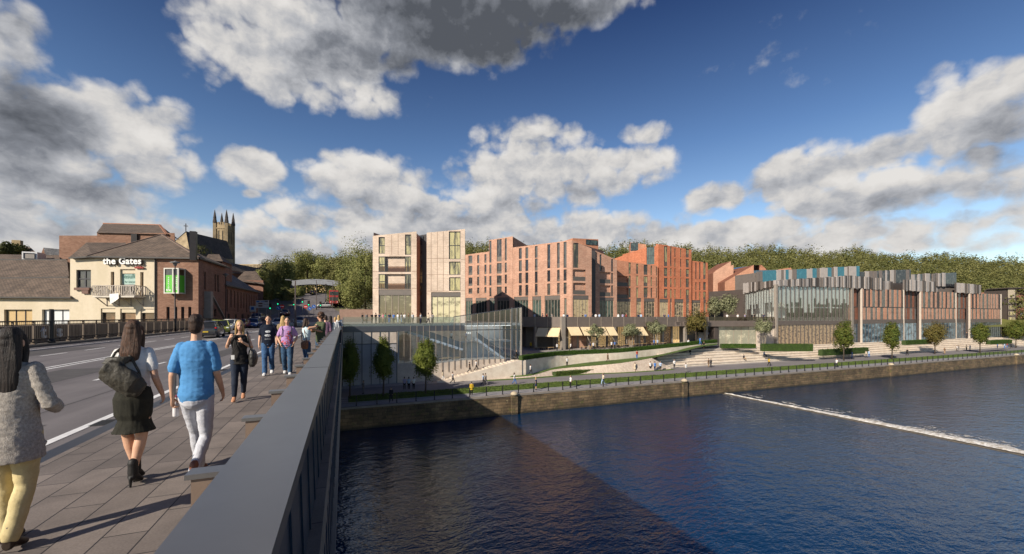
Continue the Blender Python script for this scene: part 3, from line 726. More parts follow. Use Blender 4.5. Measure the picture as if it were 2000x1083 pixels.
# thin base strips where masonry meets the terrace
# ================================================================== block B
k=1.10
zB0=zA; zB=lambda x,y:(990+x/4.3326, 450+y/4.3326)
bB = thing('apartment_block','stepped rose and orange brick block with tall slot windows and corner balconies','building',(*at(1060,108),TZ))
FB0 = Fac(908,116.6,1001.5,109.5); FB1=Fac(1001.5,109.6,1117,99); FB2=Fac(1117,99,1155.5,100.5); FB3=Fac(1163,105,1205,107)
def grid(fac,tr,parent,cells,gm,mat,zb,top,sp=0.,cols=1,ground=(),extra=(),gg=None,gcols=0,fy=None,dep=.3):
    ops=[rr(fac,tr,*c[:4]) for c in cells]
    gr=[]
    for g in ground:
        q=rr(fac,tr,*g[:4]); gr.append((q[0],zb if zb>-3 else TZ,q[2],q[3]))
    ex=[rr(fac,tr,*e_[:4]) for e_ in extra]
    wall(fac,mat,parent,zb,[(fac.s(tr(x,y)[0]),fac.z(*tr(x,y))) for x,y in top],ops+gr+ex,dep)
    for q,c in zip(ops,cells):
        nc = c[4] if len(c)>4 else cols; s_=c[5] if len(c)>5 else sp
        window(fac,parent,q,gm,cols=nc,spandrel=s_,fr=.07)
    for q,g in zip(gr,ground):
        fz = fac.z((tr(g[0],0)[0]+tr(g[2],0)[0])/2, tr(0,g[4])[1]) if len(g)>4 else q[3]
        w_=q[2]-q[0]; nc=max(2,round(w_/.85))
        if fz<q[3]-.05: slab(fac,parent,(q[0],fz,q[2],q[3]),-.1,FASCIA,.2)
        window(fac,parent,(q[0],q[1],q[2],fz),gg or G_SHOP,dep=.26,cols=nc,fr=.07,name='shop_window',fmat=MULL,mull=.10)
    return ex
rows0=[(360,440),(465,555),(580,665),(690,745)]
cells=[]
for i,(x0,x1) in enumerate(((1110,1148),(1197,1217),(1270,1290))):
    for y0,y1 in rows0: cells.append((x0,y0-12*i*.6,x1,y1-4*i,2 if i==0 else 1,.28 if i!=1 else .0))
for x0,x1,rows in ((1320,1340,[(210,430),(450,540),(565,660),(680,770)]),(1395,1443,[(195,418),(435,540),(560,655),(672,770)]),(1475,1495,[(187,410),(430,530),(550,640),(672,742)])):
    for y0,y1 in rows: cells.append((x0,y0,x1,y1,3 if x0==1395 else 1,.22 if x0==1395 else 0))
grid(FB0,zB0,bB,cells,G_DARK,BR_ROSE,TZ-.1,[(1075,352),(1316,318),(1317,203),(1555,165)],
     ground=[(1080,785,1150,1100,815),(1182,785,1292,1100,815),(1320,785,1372,1100,815),(1397,780,1520,1100,812)],gg=G_TEAL)
rows1=[(152,242),(255,348),(362,450),(465,555)]
cells=[]
for i,(x0,x1) in enumerate(((102,126),(157,181),(237,260))):
    for j,(y0,y1) in enumerate(rows1): cells.append((x0,y0-(0,6,18)[i]+(0,2,3,4)[j]*i*.8,x1,y1-(0,4,8)[i]+(0,2,3,4)[j]*i*.8,1,.3 if i==2 and j%2 else 0))
for x0,x1,rows in ((342,367,[(120,322),(340,435),(452,548)]),(425,447,[(107,320),(335,432),(447,545)]),(480,505,[(98,318),(333,428),(443,540)])):
    for y0,y1 in rows: cells.append((x0,y0,x1,y1,1,.2 if x0==425 else 0))
grid(FB1,zB,bB,cells,G_DARK,BR_ROSE,TZ-.1,[(50,147),(550,84)],
     ground=[(60,563,180,900,592),(215,560,290,900,590),(320,553,450,900,588),(485,575,505,900)],gg=G_TEAL)
ex=grid(FB2,zB,bB,[(562,108,607,318,2)],G_WARM,BR_ROSE,TZ-.1,[(550,84),(716,155)],ground=[(560,552,693,900,584)],extra=[(560,333,666,430),(560,446,666,545)])
for q in ex: loggia(FB2,bB,q,BR_ROSE,2.4)
ex=grid(FB3,zB,bB,[(785,205,803,345),(883,245,900,350),(883,362,900,452),(883,468,900,558)],G_DARK,BR_ROSE,TZ-.1,[(748,172),(770,183),(932,253)],ground=[(785,570,905,900,595)],extra=[(785,355,879,450),(785,467,879,560)],gg=G_TEAL)
for q in ex: loggia(FB3,bB,q,BR_ROSE,2.4)
# backs and roofs
def back(fac, dep_, z, mat, parent, dz=(-.3,-.3), trim=.03, zb=-9.6, drop=0.):
    n=-fac.n; pts=[v2(fac.P(trim,0,-.5)),v2(fac.P(fac.L-trim,0,-.5)),v2(fac.P(fac.L-trim,0,-.5)+n*dep_),v2(fac.P(trim,0,-.5)+n*dep_)]
    zs=[z[0]+dz[0],z[1]+dz[1],z[1]+dz[1]-drop,z[0]+dz[0]-drop]
    a=sum(p[0]*q[1]-q[0]*p[1] for p,q in zip(pts,pts[1:]+pts[:1]))
    if a<0: pts=pts[::-1]; zs=zs[::-1]
    m=MB(); m.prism(pts,zb,zs,0,1); return m.build('wall',[mat,ROOFG],parent)
zt=FB0.z(*zB0(1317,203)); zl=FB0.z(*zB0(1200,330)); z2=FB0.z(*zB0(1555,165))
sA=FB0.s(zB0(1317,0)[0])
f=Fac.xy(v2(FB0.P(0,0)),v2(FB0.P(sA,0))); f.n=FB0.n; back(f,16,(FB0.z(908,498),FB0.z(955,491)),BR_ORANGE,bB,(-.6,-.6))
f=Fac.xy(v2(FB0.P(sA,0)),v2(FB0.P(FB0.L,0))); f.n=FB0.n; back(f,20,(zt,z2),BR_ROSE,bB,(-.1,-.1),drop=2.2)
back(FB1,18,(FB1.z(*zB(50,147)),FB1.z(*zB(550,84))),BR_ROSE,bB)
f=Fac.xy(v2(FB2.P(0,0)),v2(FB2.P(FB2.L,0))); f.n=FB2.n; back(f,12,(FB2.z(1117,470),FB2.z(1155,486)),BR_ROSE,bB)
back(FB3,16,(FB3.z(*zB(770,183)),FB3.z(*zB(932,253))),BR_ROSE,bB)
FBg=Fac(1155.5,104.5,1163,104.5); wall(FBg,M('dark_link_panel',(.05,.045,.045),r=.4),bB,TZ,[(0,FBg.z(1160,490)),(FBg.L,FBg.z(1160,490))],[],.2)
# rooftop pop-up behind the corner
p=p3(1135,470,118); m=MB(); m.prism([v2(p+Vector((-4,-2,0))),v2(p+Vector((4.5,-2,0))),v2(p+Vector((4.5,6,0))),v2(p+Vector((-4,6,0)))],10,[zof(470,118),zof(468,118),zof(468,118),zof(470,118)]); m.build('roof_dormer',BR_ORANGE,bB)
f=Fac.xy((p.x+.2,p.y-2.02),(p.x+4.3,p.y-2.02)); window(f,bB,(.1,zof(480,118),4,zof(470.5,118)),G_TEAL,dep=-.05,cols=3)
# ================================================================== block C
bC = thing('apartment_block','red orange brick block with a tall corner window above many slot windows','building',(*at(1290,118),TZ))
FC1=Fac(1203.5,111.5,1284.5,115.5); FC2=Fac(1288,115.6,1350.5,119); FC3=Fac(1351,119.6,1382.5,121)
cells=[]
for y0,y1 in ((275,370),(385,475),(490,570)): cells.append((1030,y0,1050,y1))
for y0,y1 in ((285,370),(385,470),(485,572)): cells.append((1095,y0,1113,y1))
for y0,y1 in ((293,377),(390,475),(485,572)): cells.append((1158,y0,1193,y1,2,.34))
for y0,y1 in ((300,380),(395,475),(488,572)): cells.append((1217,y0,1230,y1))
for y0,y1 in ((310,385),(400,475),(487,575)): cells.append((1262,y0,1272,y1))
ex=grid(FC1,zB,bC,cells,G_WARM,BR_ORANGE,TZ-.1,[(925,252),(1276,302)],ground=[(930,580,1050,900,604),(1096,575,1138,900,602),(1160,577,1252,900,604)],extra=[(930,388,1024,475),(930,487,1024,577)])
for q in ex: loggia(FC1,bC,q,BR_ORANGE,2.4)
cells=[]
rows=[(135,305),(318,390),(405,480),(497,575)]
for x0,x1,nc,sp,two in ((1330,1360,3,.2,1),(1382,1396,1,0,1),(1418,1430,1,0,0),(1467,1478,1,0,0),(1515,1543,3,.35,0)):
    d=(x0-1330)*.05
    rws = rows if two else [(150,225),(235,310)]+rows[1:]
    for y0,y1 in rws: cells.append((x0,y0+d*(1.2 if y0<320 else .5),x1,y1+d*(.6 if y0<320 else .4),nc,sp))
grid(FC2,zB,bC,cells,G_WARM,BR_RED,TZ-.1,[(1291,118),(1560,166)],ground=[(1290,583,1366,900,608),(1381,580,1397,900,606),(1418,583,1496,900,610),(1516,580,1544,900,608)])
cells=[]
for x0,x1,nc,sp in ((1595,1607,1,0),(1628,1640,1,0),(1662,1685,2,.25)):
    for y0,y1 in ((273,415),(440,507),(520,588)): cells.append((x0,y0,x1,y1,nc,sp))
grid(FC3,zB,bC,cells,G_WARM,BR_RED,TZ-.1,[(1564,258),(1700,276)],ground=[(1566,592,1640,900,612),(1664,590,1686,900,612)])
back(FC1,10,(FC1.z(1203,508),FC1.z(1284,519)),BR_ORANGE,bC,(-.2,-.2))
back(FC2,18,(FC2.z(1288,477.5),FC2.z(1350,488)),BR_RED,bC,(-.2,-.2))
back(FC3,16,(FC3.z(1351,509.5),FC3.z(1382,513.5)),BR_RED,bC,(-.2,-.2))
# raised wedge with the tall corner window above the low front range
FW=Fac(1199,121,1287.5,117.2)
tq=rr(FW,zB,1182,140,1272,290)
wall(FW,BR_RED,bC,7,[(0,FW.z(1199,506)),(FW.s(1281),FW.z(1281,476.5)),(FW.L,FW.z(1288,478))],[tq],.3)
window(FW,bC,tq,G_TEAL,cols=5,rows=2,fr=.09)
back(FW,8,(FW.z(1199,506),FW.z(1288,478)),BR_RED,bC,(-.2,-.2),zb=2)
# dormer on the roof behind
FD=Fac(1231,128,1262,127); wall(FD,BR_ORANGE,bC,8,[(0,FD.z(1231,474)),(FD.L,FD.z(1262,478))],[],.2); back(FD,6,(FD.z(1231,474),FD.z(1262,478)),BR_ORANGE,bC,(-.1,-.1),zb=8)
window(FD,bC,FD.rect(1231.5,474.8,1246,490),G_TEAL,dep=-.06,cols=3)
# ================================================================== podium with shops under the terrace
PB = M('podium_mesh_metal',(.155,.125,.108),r=.55,c2=(.13,.105,.09),sc=1.5,metal=.2)
COL = M('column_metal',(.27,.235,.20),r=.5,c2=(.23,.20,.17),sc=1)
G_CAFE = glass('cafe_window_glass',(.13,.07,.035),(.75,.50,.22),1.,emit=.3,vs=2.2,hs=2.4)
pod = thing('shop_podium','dark metal terrace podium with lit cafe fronts beneath the brick blocks','building',(*at(1200,100),-6.3))
Q=[at(1018,99),at(1101,95.5),at(1383,106)]
FP1=Fac.xy(Q[0],Q[1]); FP2=Fac.xy(Q[1],Q[2])
PZB=-.80; PZT=1.62
for f in (FP1,FP2):
    slab(f,pod,(0,PZB,f.L,PZT),.0,PB,.12,name='fascia')
    m=MB(); x=0.4
    while x<f.L: m.par(f.P(x,PZB-.01,.002),f.d*.09,Vector((0,0,PZT-PZB+.02)),f.n*.06); x+=3.05
    m.build('fascia_post',MULL,pod)
# terrace floor (upper) spanning behind the fascia
tp=[v2(FP1.P(.1,0,-.1)),v2(FP1.P(FP1.L,0,-.1)),v2(FP2.P(FP2.L,0,-.1)),at(1383,135),at(905,135)]
m=MB(); m.prism(tp if sum(p[0]*q[1]-q[0]*p[1] for p,q in zip(tp,tp[1:]+tp[:1]))>0 else tp[::-1],-.8,TZ); o=m.build('terrace',M('terrace_paving',(.36,.33,.30),c2=(.29,.265,.24),sc=.6)); o['kind']='structure'
# shop line set back 3.4 m under the edge
def lz(X): return -6.35+max(0,min(1,(X-40)/52))*1.3
S1=Fac.xy(v2(FP1.P(7,0,-3.4)),v2(FP1.P(FP1.L-.3,0,-3.4))); S2=Fac.xy(v2(FP2.P(-.6,0,-3.4)),v2(FP2.P(FP2.L-6,0,-3.4)))
for f,n in ((S1,5),(S2,13)):
    for i in range(n):
        a,b=f.L*i/n,f.L*(i+1)/n; z0=min(lz(f.P(a,0).x),lz(f.P(b,0).x))-.1
        m=MB(); m.par(f.P(a,z0,-.2),f.d*.5,Vector((0,0,PZB-z0)),f.n*.35); m.build('pier',COL,pod)
        window(f,pod,(a+.5,z0,b,PZB),G_CAFE,dep=.1,cols=4,fr=.08,name='shop_window',fmat=MULL)
for f,n in ((FP1,1),(FP2,6)):
    for i in range(n+1):
        x=f.L*i/n if f is FP2 else f.L-.6*(1-i)-6.4*(1-i); p=f.P(min(max(x,.35),f.L-.35),0,-.4); z0=lz(p.x)-.2
        m=MB(); m.bx(p.x-.32,p.x+.32,p.y-.32,p.y+.32,z0,PZB); m.build('column',COL,pod)
p=FP1.P(FP1.L-.2,0,.1); m=MB(); m.bx(p.x-.5,p.x+.5,p.y-.4,p.y+.4,-6.6,1.7); m.build('column',COL,pod)
# body of the podium behind the shops
bp_=[v2(S1.P(-7.2,0,-1.)),v2(S1.P(S1.L,0,-1.)),v2(S2.P(S2.L+6,0,-1.)),at(1383,134),at(960,134)]
m=MB(); m.prism(bp_ if sum(p[0]*q[1]-q[0]*p[1] for p,q in zip(bp_,bp_[1:]+bp_[:1]))>0 else bp_[::-1],-9.6,-.82); m.build('wall',M('podium_inside',(.16,.14,.12)),pod)
# sign plates over the right-hand shop entrance
fsg=FP2
for px in (1324,1339.5):
    s_=fsg.s(px); slab(fsg,pod,(s_-.85,zof(637.5,fsg.zc(px)),s_+.85,zof(628.5,fsg.zc(px))),.1,M('sign_plate_brown',(.19,.15,.13)),-.01,name='sign_plate')
    for k in range(3): slab(fsg,pod,(s_-.6+.1*k,zof(631.2+k*2.2,fsg.zc(px)),s_+.6-.15*(k%2),zof(630+k*2.2,fsg.zc(px))),.12,M('sign_letter_dark',(.03,.025,.022)),-.1,name='sign_line')
# lower terrace in front of the shops, sloping up to the right
lt_pts=[(1000,-6.15),(1084,-6.1),(1147,-6.05),(1210,-5.95),(1273,-5.65),(1315,-5.4),(1344,-5.25),(1372,-5.05),(1400,-5.0)]
WT=[(1000,700),(1084,695.5),(1147,692),(1210,689),(1273,682.8),(1315,678.7),(1344,675.6),(1372,672.5),(1400,670)]
WB=[(1000,725),(1084,717.6),(1147,708.5),(1210,702.5),(1273,695.5),(1315,687),(1344,679.2),(1372,674),(1400,671)]
wt=[Vector(gnd(px,py,z)) for (px,py),(_,z) in zip(WT,lt_pts)]
p0=Vector((29.4,67.32,-6.15)); wt=[p0]+wt[1:]; WB=WB[1:]
wb=[]
for (px,py),p in zip(WB,wt[1:]): wb.append(Vector((p.x,p.y,zof(py,depth(p.x,p.y)))))
wb=[Vector((p0.x,p0.y,-9.0))]+wb
m=MB(); bkl=[]
for p in wt:
    q=Vector((p.x*1.0+6+ (p.x-28)*.12,118,0)); bkl.append(Vector((q.x,q.y,p.z+.05)))
m.loft(wt,bkl); o=m.build('terrace',M('lower_terrace_paving',(.34,.315,.29),c2=(.27,.25,.235),sc=.6)); o['kind']='structure'
rw = thing('retaining_wall','long curving buff stone wall holding up the hedge below the cafes','wall',tuple(wb[3]))
def ss_curve(P,n=8):
    out=[]
    for i in range(len(P)-1):
        a=P[max(i-1,0)];b=P[i];c=P[i+1];d=P[min(i+2,len(P)-1)]
        for j in range(n):
            u=j/n; out.append(.5*((2*b)+(c-a)*u+(2*a-5*b+4*c-d)*u*u+(3*b-a-3*c+d)*u**3))
    return out+[P[-1].copy()]
wts,wbs=ss_curve(wt),ss_curve(wb)
m=MB(); m.loft([p+Vector((0,-.25,-.6)) for p in wbs],[p+Vector((0,-.2,0)) for p in wts]); m.loft([p+Vector((0,-.2,0)) for p in wts],[p+Vector((0,.35,.0)) for p in wts])
m.build('wall',BUFF,rw)
# sloping turf at its foot, then the lower stone bank
GB_=[(1000,728.5,-8.78),(1084,721.5,-8.4),(1147,715.5,-7.9),(1210,709.5,-7.42),(1273,699.5,-6.75),(1315,690,-6.1),(1344,684,-5.75),(1372,677,-5.25),(1400,674,-5.15)]
gl=[Vector(gnd(*g)) for g in GB_]
gl=[Vector((p.x,min(p.y,wb[max(i,1)].y-.35),p.z)) for i,p in enumerate(gl)][1:]
tip=Vector(gnd(935,737.5,-9.1)); t2=Vector((30.,66.6,-8.9)); gl=[tip,t2]+gl; wb2=[tip+Vector((0.3,.12,.02)),t2+Vector((.2,.5,.15))]+[p+Vector((0,-.28,.06)) for p in wb[1:]]
gls,wbs2=ss_curve(gl),ss_curve(wb2)
m=MB(); m.loft(gls,[(a+b)/2+Vector((0,0,.12)) for a,b in zip(gls,wbs2)]); m.loft([(a+b)/2+Vector((0,0,.12)) for a,b in zip(gls,wbs2)],wbs2); o=m.build('lawn',GRASS,smooth=True); o['kind']='structure'
bank=thing('stone_bank','low buff stone bank winding between the turf slope and the promenade','bank',tuple(gl[4]))
bl_=[Vector((p.x,min(p.y-.25-.35*max(0,(p.z+9.2)),66.4+.05*i),-9.23)) for i,p in enumerate(gl)]
nb_=6; bl_=bl_[:nb_]; bls=ss_curve(bl_); gls_b=ss_curve(gl[:nb_]); bls.append(bls[-1]+Vector((4.5,.2,0))); gls_b.append(gl[nb_-1]+Vector((4.3,.1,-1.9)))
m=MB(); m.loft(bls,[p+Vector((0,-.02,-.03)) for p in gls_b]); m.build('wall',BUFFD,bank)
m=MB(); lo=[p+Vector((0,-.9,.04)) for p in bls]; m.loft(lo,[p+Vector((0,.15,.10)) for p in bls]); o=m.build('lawn',GRASS); o['kind']='structure'
# ================================================================== glass pavilion at the bridge end
pv_ = thing('glass_pavilion','blue glass pavilion with stairs inside, built against the bridge end of the terrace','building',(15,69.6,-9.2))
PY=69.5
FV=Fac.xy((-.2,PY),(31.2,PY))
def vs(px): return FV.s(px)
def vz(px,py): return FV.z(px,py)
GLZ=clear_glass('pavilion_glass',(.74,.83,.92),.10)
BALG=clear_glass('terrace_balustrade_glass',(.72,.78,.82),.10)
DKST=M('pavilion_dark_steel',(.10,.105,.12),r=.35,c2=(.085,.09,.105),sc=.9,metal=.4)
STP=M('stone_panel',(.58,.50,.42),r=.85,c2=(.44,.37,.31),sc=.8)
GREYP=M('grey_wall_panel',(.36,.345,.35),r=.6,c2=(.31,.30,.305),sc=.5)
# panelled wall on the left, dark joints
xw=vs(776)
m=MB(); m.bx(-.2,xw-.2,PY-.02,PY+.3,-9.3,vz(720,672.5)); m.build('wall',GREYP,pv_)
m=MB(); m.bx(-.2,xw-.2,PY-.025,PY+.3,vz(720,672),vz(720,648.5)); m.build('wall',STP,pv_)
m=MB()
for px in (690,707,725,742,759,775): x=vs(px)-.2; m.bx(x-.06,x+.06,PY-.09,PY+.0,-9.3,vz(720,648.5))
m.bx(-.2,xw-.2,PY-.085,PY+.01,vz(720,673),vz(720,671.6)); m.build('panel_joint',DKST,pv_)
# deck edge and glass balustrade
zd=vz(720,637.5); 
m=MB(); m.bx(-.2,vs(905),PY-.12,PY+1.2,vz(720,648.5),zd); m.build('deck_edge',DKST,pv_)
m=MB(); m.bx(-.2,30.6,PY+.0,80,.1,TZ); o=m.build('terrace',M('terrace_paving',(.36,.33,.30))); o['kind']='structure'
m=MB(); m.bx(-12,31,80,103,.1,TZ+.002); o=m.build('terrace',M('terrace_paving',(.36,.33,.30))); o['kind']='structure'
m=MB(); m.bx(-.2,vs(885),PY-.06,PY-.035,zd,TZ+1.12); m.build('balustrade',BALG,pv_)
# stone plinth under the glazing
pl=[(776,710),(850,710),(905,703),(985,701)]
m=MB()
tops=[Vector((vs(px)-.2,PY-.02,vz(px,py))) for px,py in pl]; tops[1].x=tops[1].x
m.loft([Vector((p.x,PY-.02,-9.3)) for p in tops],tops); m.loft(tops,[p+Vector((0,3,0)) for p in tops]); m.build('plinth',STP,pv_)
# glazing: from the plinth up to the balustrade, then a rising wedge to the right
gt=[(776,648.5),(880,621.5),(1016,600.5)]
def gtop(x):
    px=None
    a,b=vs(885)-.2,vs(1016)-.2
    if x<vs(792)-.2: return vz(720,648.6)
    if x<a: return TZ+.02 if x>vs(905) else zd
    return TZ+1.1+(vz(1016,600.5)-TZ-1.1)*(x-a)/(b-a)
def gbot(x):
    for p,q in zip(tops,tops[1:]):
        if p.x<=x<=q.x: return p.z+(q.z-p.z)*(x-p.x)/max(q.x-p.x,.01)
    return tops[-1].z if x>tops[-1].x else tops[0].z
xs=[xw-.2+(30.3-xw+.2)*i/21 for i in range(22)]
m=MB(); mm=MB()
for a,b in zip(xs,xs[1:]):
    m.face([(a,PY-.1,gbot(a)),(b,PY-.1,gbot(b)),(b,PY-.1,gtop(b)),(a,PY-.1,gtop(a))])
g_=m.build('glazing',GLZ,pv_)
for i,a in enumerate(xs):
    zb=gbot(a)-(0 if a<vs(850) else max(0,(2.0-.13*(a-14)) if a>13 else 0))
    mm.bx(a-.035,a+.035,PY-.17,PY-.09,max(-9.2,zb),gtop(a)+.02)
mm.build('mullion',MULL,pv_)
m=MB(); m.bx(vs(880),30.3,PY-.17,PY-.09,vz(950,645.5),vz(950,643.8)); m.bar((vs(885)-.2,PY-.12,TZ+1.1),(30.3,PY-.12,vz(1016,600.5)),.1,.12); m.build('transom',DKST,pv_)
# the right end: tall glass return with dark columns
m=MB(); m.face([(30.3,PY-.1,-6.3),(33.2,76.5,-6.3),(33.2,76.5,2.4),(30.3,PY-.1,gtop(30.3))]); m.build('glazing',GLZ,pv_)
for x,y in ((28.7,PY+.5),(29.9,PY+1.0),(30.3,PY-.1),(31.2,72),(32.2,74.3)):
    m=MB(); m.tube([(x,y,-8),(x,y,gtop(30.3)-.1 if x>28 else 2)],.16,10); m.build('column',COL if x>30 else DKST,pv_)
# inside: floors, stair flights, back wall, counter lights, tables
INS=M('pavilion_inside_wall',(.62,.62,.62),c2=(.52,.53,.55),sc=.5); FLR=M('pavilion_floor',(.45,.44,.43))
m=MB(); m.bx(xw,30,PY+8.6,PY+9,-9,.1); m.bx(xw-.2,xw+.1,PY+.3,PY+8,-9,.1); m.build('back_wall',INS,pv_)
m=MB(); m.bx(xw,30,PY+.2,PY+8.6,vz(850,712)-.25,vz(850,712)); m.bx(vs(860),30,PY+3.5,PY+8.6,vz(930,672),vz(930,669)); m.build('floor',FLR,pv_)
def flight(xa,za,xb,zb,y0,y1,nm):
    m=MB(); n=16
    for i in range(n):
        x=xa+(xb-xa)*i/n; z=za+(zb-za)*(i+1)/n; m.bx(x,x+(xb-xa)/n,y0,y1,min(z,za+(zb-za)*i/n)-.3,max(z,za+(zb-za)*i/n))
    st=m.build('stair',INS,pv_)
    m=MB(); m.par((xa,y0-.05,za),(xb-xa,0,zb-za),(0,.05,0),(0,0,1.05)); m.build('balustrade',DKST,st)
GLOWS=lampm('fill_glow',(1,.93,.82),3.2)  # glowing strips added under the deck to brighten the pavilion inside
for yy_ in (2.2,5.,7.6):
    m=MB(); m.bx(xw+1,29.5,PY+yy_,PY+yy_+.35,.02,.06); m.build('fill_strip',GLOWS,pv_)
m=MB(); m.bx(vs(860)+.5,29.5,PY+5.5,PY+5.8,vz(930,672)-.06,vz(930,672)-.01); m.build('fill_strip',GLOWS,pv_)
flight(vs(782),vz(782,642),vs(905),vz(905,682),PY+1.0,PY+3.0,'stair')
flight(vs(930),vz(930,660),vs(985),vz(985,700),PY+.5,PY+2.4,'stair')
LAMP=bpy.data.materials.new('lamp_white'); LAMP.use_nodes=True; LAMP.node_tree.nodes['Principled BSDF'].inputs['Emission Color'].default_value=(1,.9,.75,1); LAMP.node_tree.nodes['Principled BSDF'].inputs['Emission Strength'].default_value=1.6
m=MB()
for i in range(12): x=vs(893)+(vs(932)-vs(893))*i/11; m.lathe((x,PY+5,vz(910,657)+.25),[(.02,0),(.09,.05),(.09,.12),(.02,.16)],8)
m.build('pendant_lamp',LAMP,pv_)
TAB=M('pale_table',(.62,.42,.22),r=.5)
for i,(px,py,yy) in enumerate(((864,688,2),(874,686,3.4),(888,687,2),(900,685,3.6),(846,689,4))):
    x=vs(px)+.5; zf=vz(850,712); tb=thing('cafe_table','pale wooden cafe table standing behind the blue pavilion glass','table',(x,PY+yy,zf),group='tables inside the glass pavilion')
    m=MB(); m.bx(x-.75,x+.75,PY+yy-.4,PY+yy+.4,zf+.70,zf+.75); m.build('tabletop',TAB,tb)
    for sx in (-.65,.65):
        m=MB(); m.bx(x+sx-.03,x+sx+.03,PY+yy-.3,PY+yy+.3,zf+.004,zf+.7); m.build('leg',DKST,tb)
# stairs outside the glass climbing from the promenade to the lower terrace
stt=thing('stone_steps','buff stone steps climbing beside the glass pavilion to the lower terrace','steps',(20,68.5,-9.2))
xa,xb=14.5,28.8; n=20
m=MB()
for i in range(n):
    x=xa+(xb-xa)*i/n; z=-9.2+3.05*(i+1)/n; m.bx(x,xb+1.2,PY-1.9,PY-.3,z-3.05/n-(.05 if i==0 else 0),z)
m.build('step',BUFF,stt)
m=MB(); m.add([(xa-.3,PY-2.2,-9.3),(xb+1.5,PY-2.2,-9.3),(xb+1.5,PY-2.2,-6.15),(xb,PY-2.2,-6.15),(xa+1,PY-2.2,-8.9),(xa-.3,PY-2.2,-9.0)],[(0,1,2,3,4,5)])
m.add([(xa-.3,PY-2.2,-9.0),(xa+1,PY-2.2,-8.9),(xb,PY-2.2,-6.15),(xb+1.5,PY-2.2,-6.15),(xb+1.5,PY-1.9,-6.15),(xb,PY-1.9,-6.15),(xa+1,PY-1.9,-8.9),(xa-.3,PY-1.9,-9.0)],[(0,1,6,7),(1,2,5,6),(2,3,4,5)])
m.build('cheek_wall',BUFF,stt)
# ================================================================== link terrace to the right
lk = thing('link_terrace','dark metal terrace link with a pale glazed lounge underneath, left of the finned building','building',(*at(1440,108),-6))
FL=Fac(1383,106.1,1513,108.6)
slab(FL,lk,(0,PZB-.1,FL.L,TZ),.0,PB,.15)
m=MB(); m.par(FL.P(0,TZ,-.05),FL.d*FL.L,Vector((0,0,1.07)),FL.n*.03); m.build('balustrade',clear_glass('link_balustrade',(.50,.46,.43),.05),lk)
tp=[v2(FL.P(0,0,-.1)),v2(FL.P(FL.L,0,-.1)),at(1500,150),at(1383,150)]
m=MB(); m.prism(tp if sum(p[0]*q[1]-q[0]*p[1] for p,q in zip(tp,tp[1:]+tp[:1]))>0 else tp[::-1],-.9,TZ-.002); o=m.build('terrace',M('terrace_paving',(.36,.33,.30))); o['kind']='structure'
G_LNG=glass('lounge_glass',(.25,.24,.18),(.60,.54,.38),1.,emit=.12,vs=.6,hs=.5)
FLl=Fac(1404,107.5,1478,109); window(FLl,lk,(0,-6.1,FLl.L,PZB-.1),G_LNG,cols=5,fr=.08,fmat=MULL,name='shop_window')
m=MB(); p=FL.P(FL.s(1401),0,-1.2); m.bx(p.x-.7,p.x+.7,p.y-.7,p.y+.7,-6.2,PZB-.1); m.build('column',DBROWN,lk)
FLr=Fac(1478,109,1513,109.5); slab(FLr,lk,(0,-6.2,FLr.L,PZB-.1),0,STP,.2,name='wall')
m=MB(); pts=[v2(FLl.P(0,0,-.6)),v2(FLl.P(FLl.L+5,0,-.6)),at(1510,140),at(1404,140)]
m.prism(pts if sum(p[0]*q[1]-q[0]*p[1] for p,q in zip(pts,pts[1:]+pts[:1]))>0 else pts[::-1],-9,-.92); m.build('wall',M('podium_inside',(.16,.14,.12)),lk)
m=MB(); 
for i in range(9): 
    a=Vector((*at(1366,106+i*.7),0)); b=Vector((*at(1398,107.5+i*.7),0)); m.par((a.x,a.y,-5.3+i*.3),(b.x-a.x,b.y-a.y,0),(0,.75,0),(0,0,.3))
su=thing('stone_steps','pale stone steps rising through the gap beneath the link terrace','steps',(*at(1382,108),-5.2)); m.build('step',BUFF,su)
# ================================================================== gabled brick building behind
zD=lambda x,y:(1370+x/4.921, 480+y/4.921)
bD=thing('gabled_building','pink brick building with saw-tooth gables and blue glass roof, behind the link terrace','building',(*at(1440,150),TZ))
DZ=150.
def gable(pts, zc, mat, dark, depth_px, deep):
    fr=[p3(*zD(x,y),zc) for x,y in pts]; m=MB(); off=Vector((SN,CS,0))*deep
    n=len(fr); m.add(fr+[p+off for p in fr],[tuple(range(n))[::-1]],0); m.add(fr+[p+off for p in fr],[(i,(i+1)%n,n+(i+1)%n,n+i) for i in range(n)],1)
    m.build('wall',[mat,dark],bD)
LP=brickmat('light_salmon_brick',(.60,.36,.25),(.52,.30,.21),pw=60)
gable([(113,720),(113,265),(140,240),(283,150),(283,192),(308,185),(308,720)],DZ,LP,BR_DARK,0,10)
gable([(225,720),(225,350),(312,298),(502,188),(502,260),(530,310),(530,720)],DZ-5,brickmat('salmon_brick',(.58,.30,.19),(.49,.25,.16),pw=60),BR_DARK,0,14)
gable([(500,330),(575,185),(620,225),(640,330)],DZ+14,BR_ORANGE,BR_DARK,0,6)
gable([(700,330),(740,230),(860,212),(900,330)],DZ+20,BR_ORANGE,BR_DARK,0,6)
RBLUE=M('blue_glass_roof',(.03,.10,.16),r=.15,c2=(.025,.075,.12),sc=.6,metal=.3)
m=MB()
for c in ([(312,295,148),(500,187,148),(560,187,168),(312,215,168)],[(502,240,146),(690,235,165),(860,230,170),(502,310,146)]): m.face([p3(*zD(x,y),z) for x,y,z in c])
m.build('roof',RBLUE,bD)
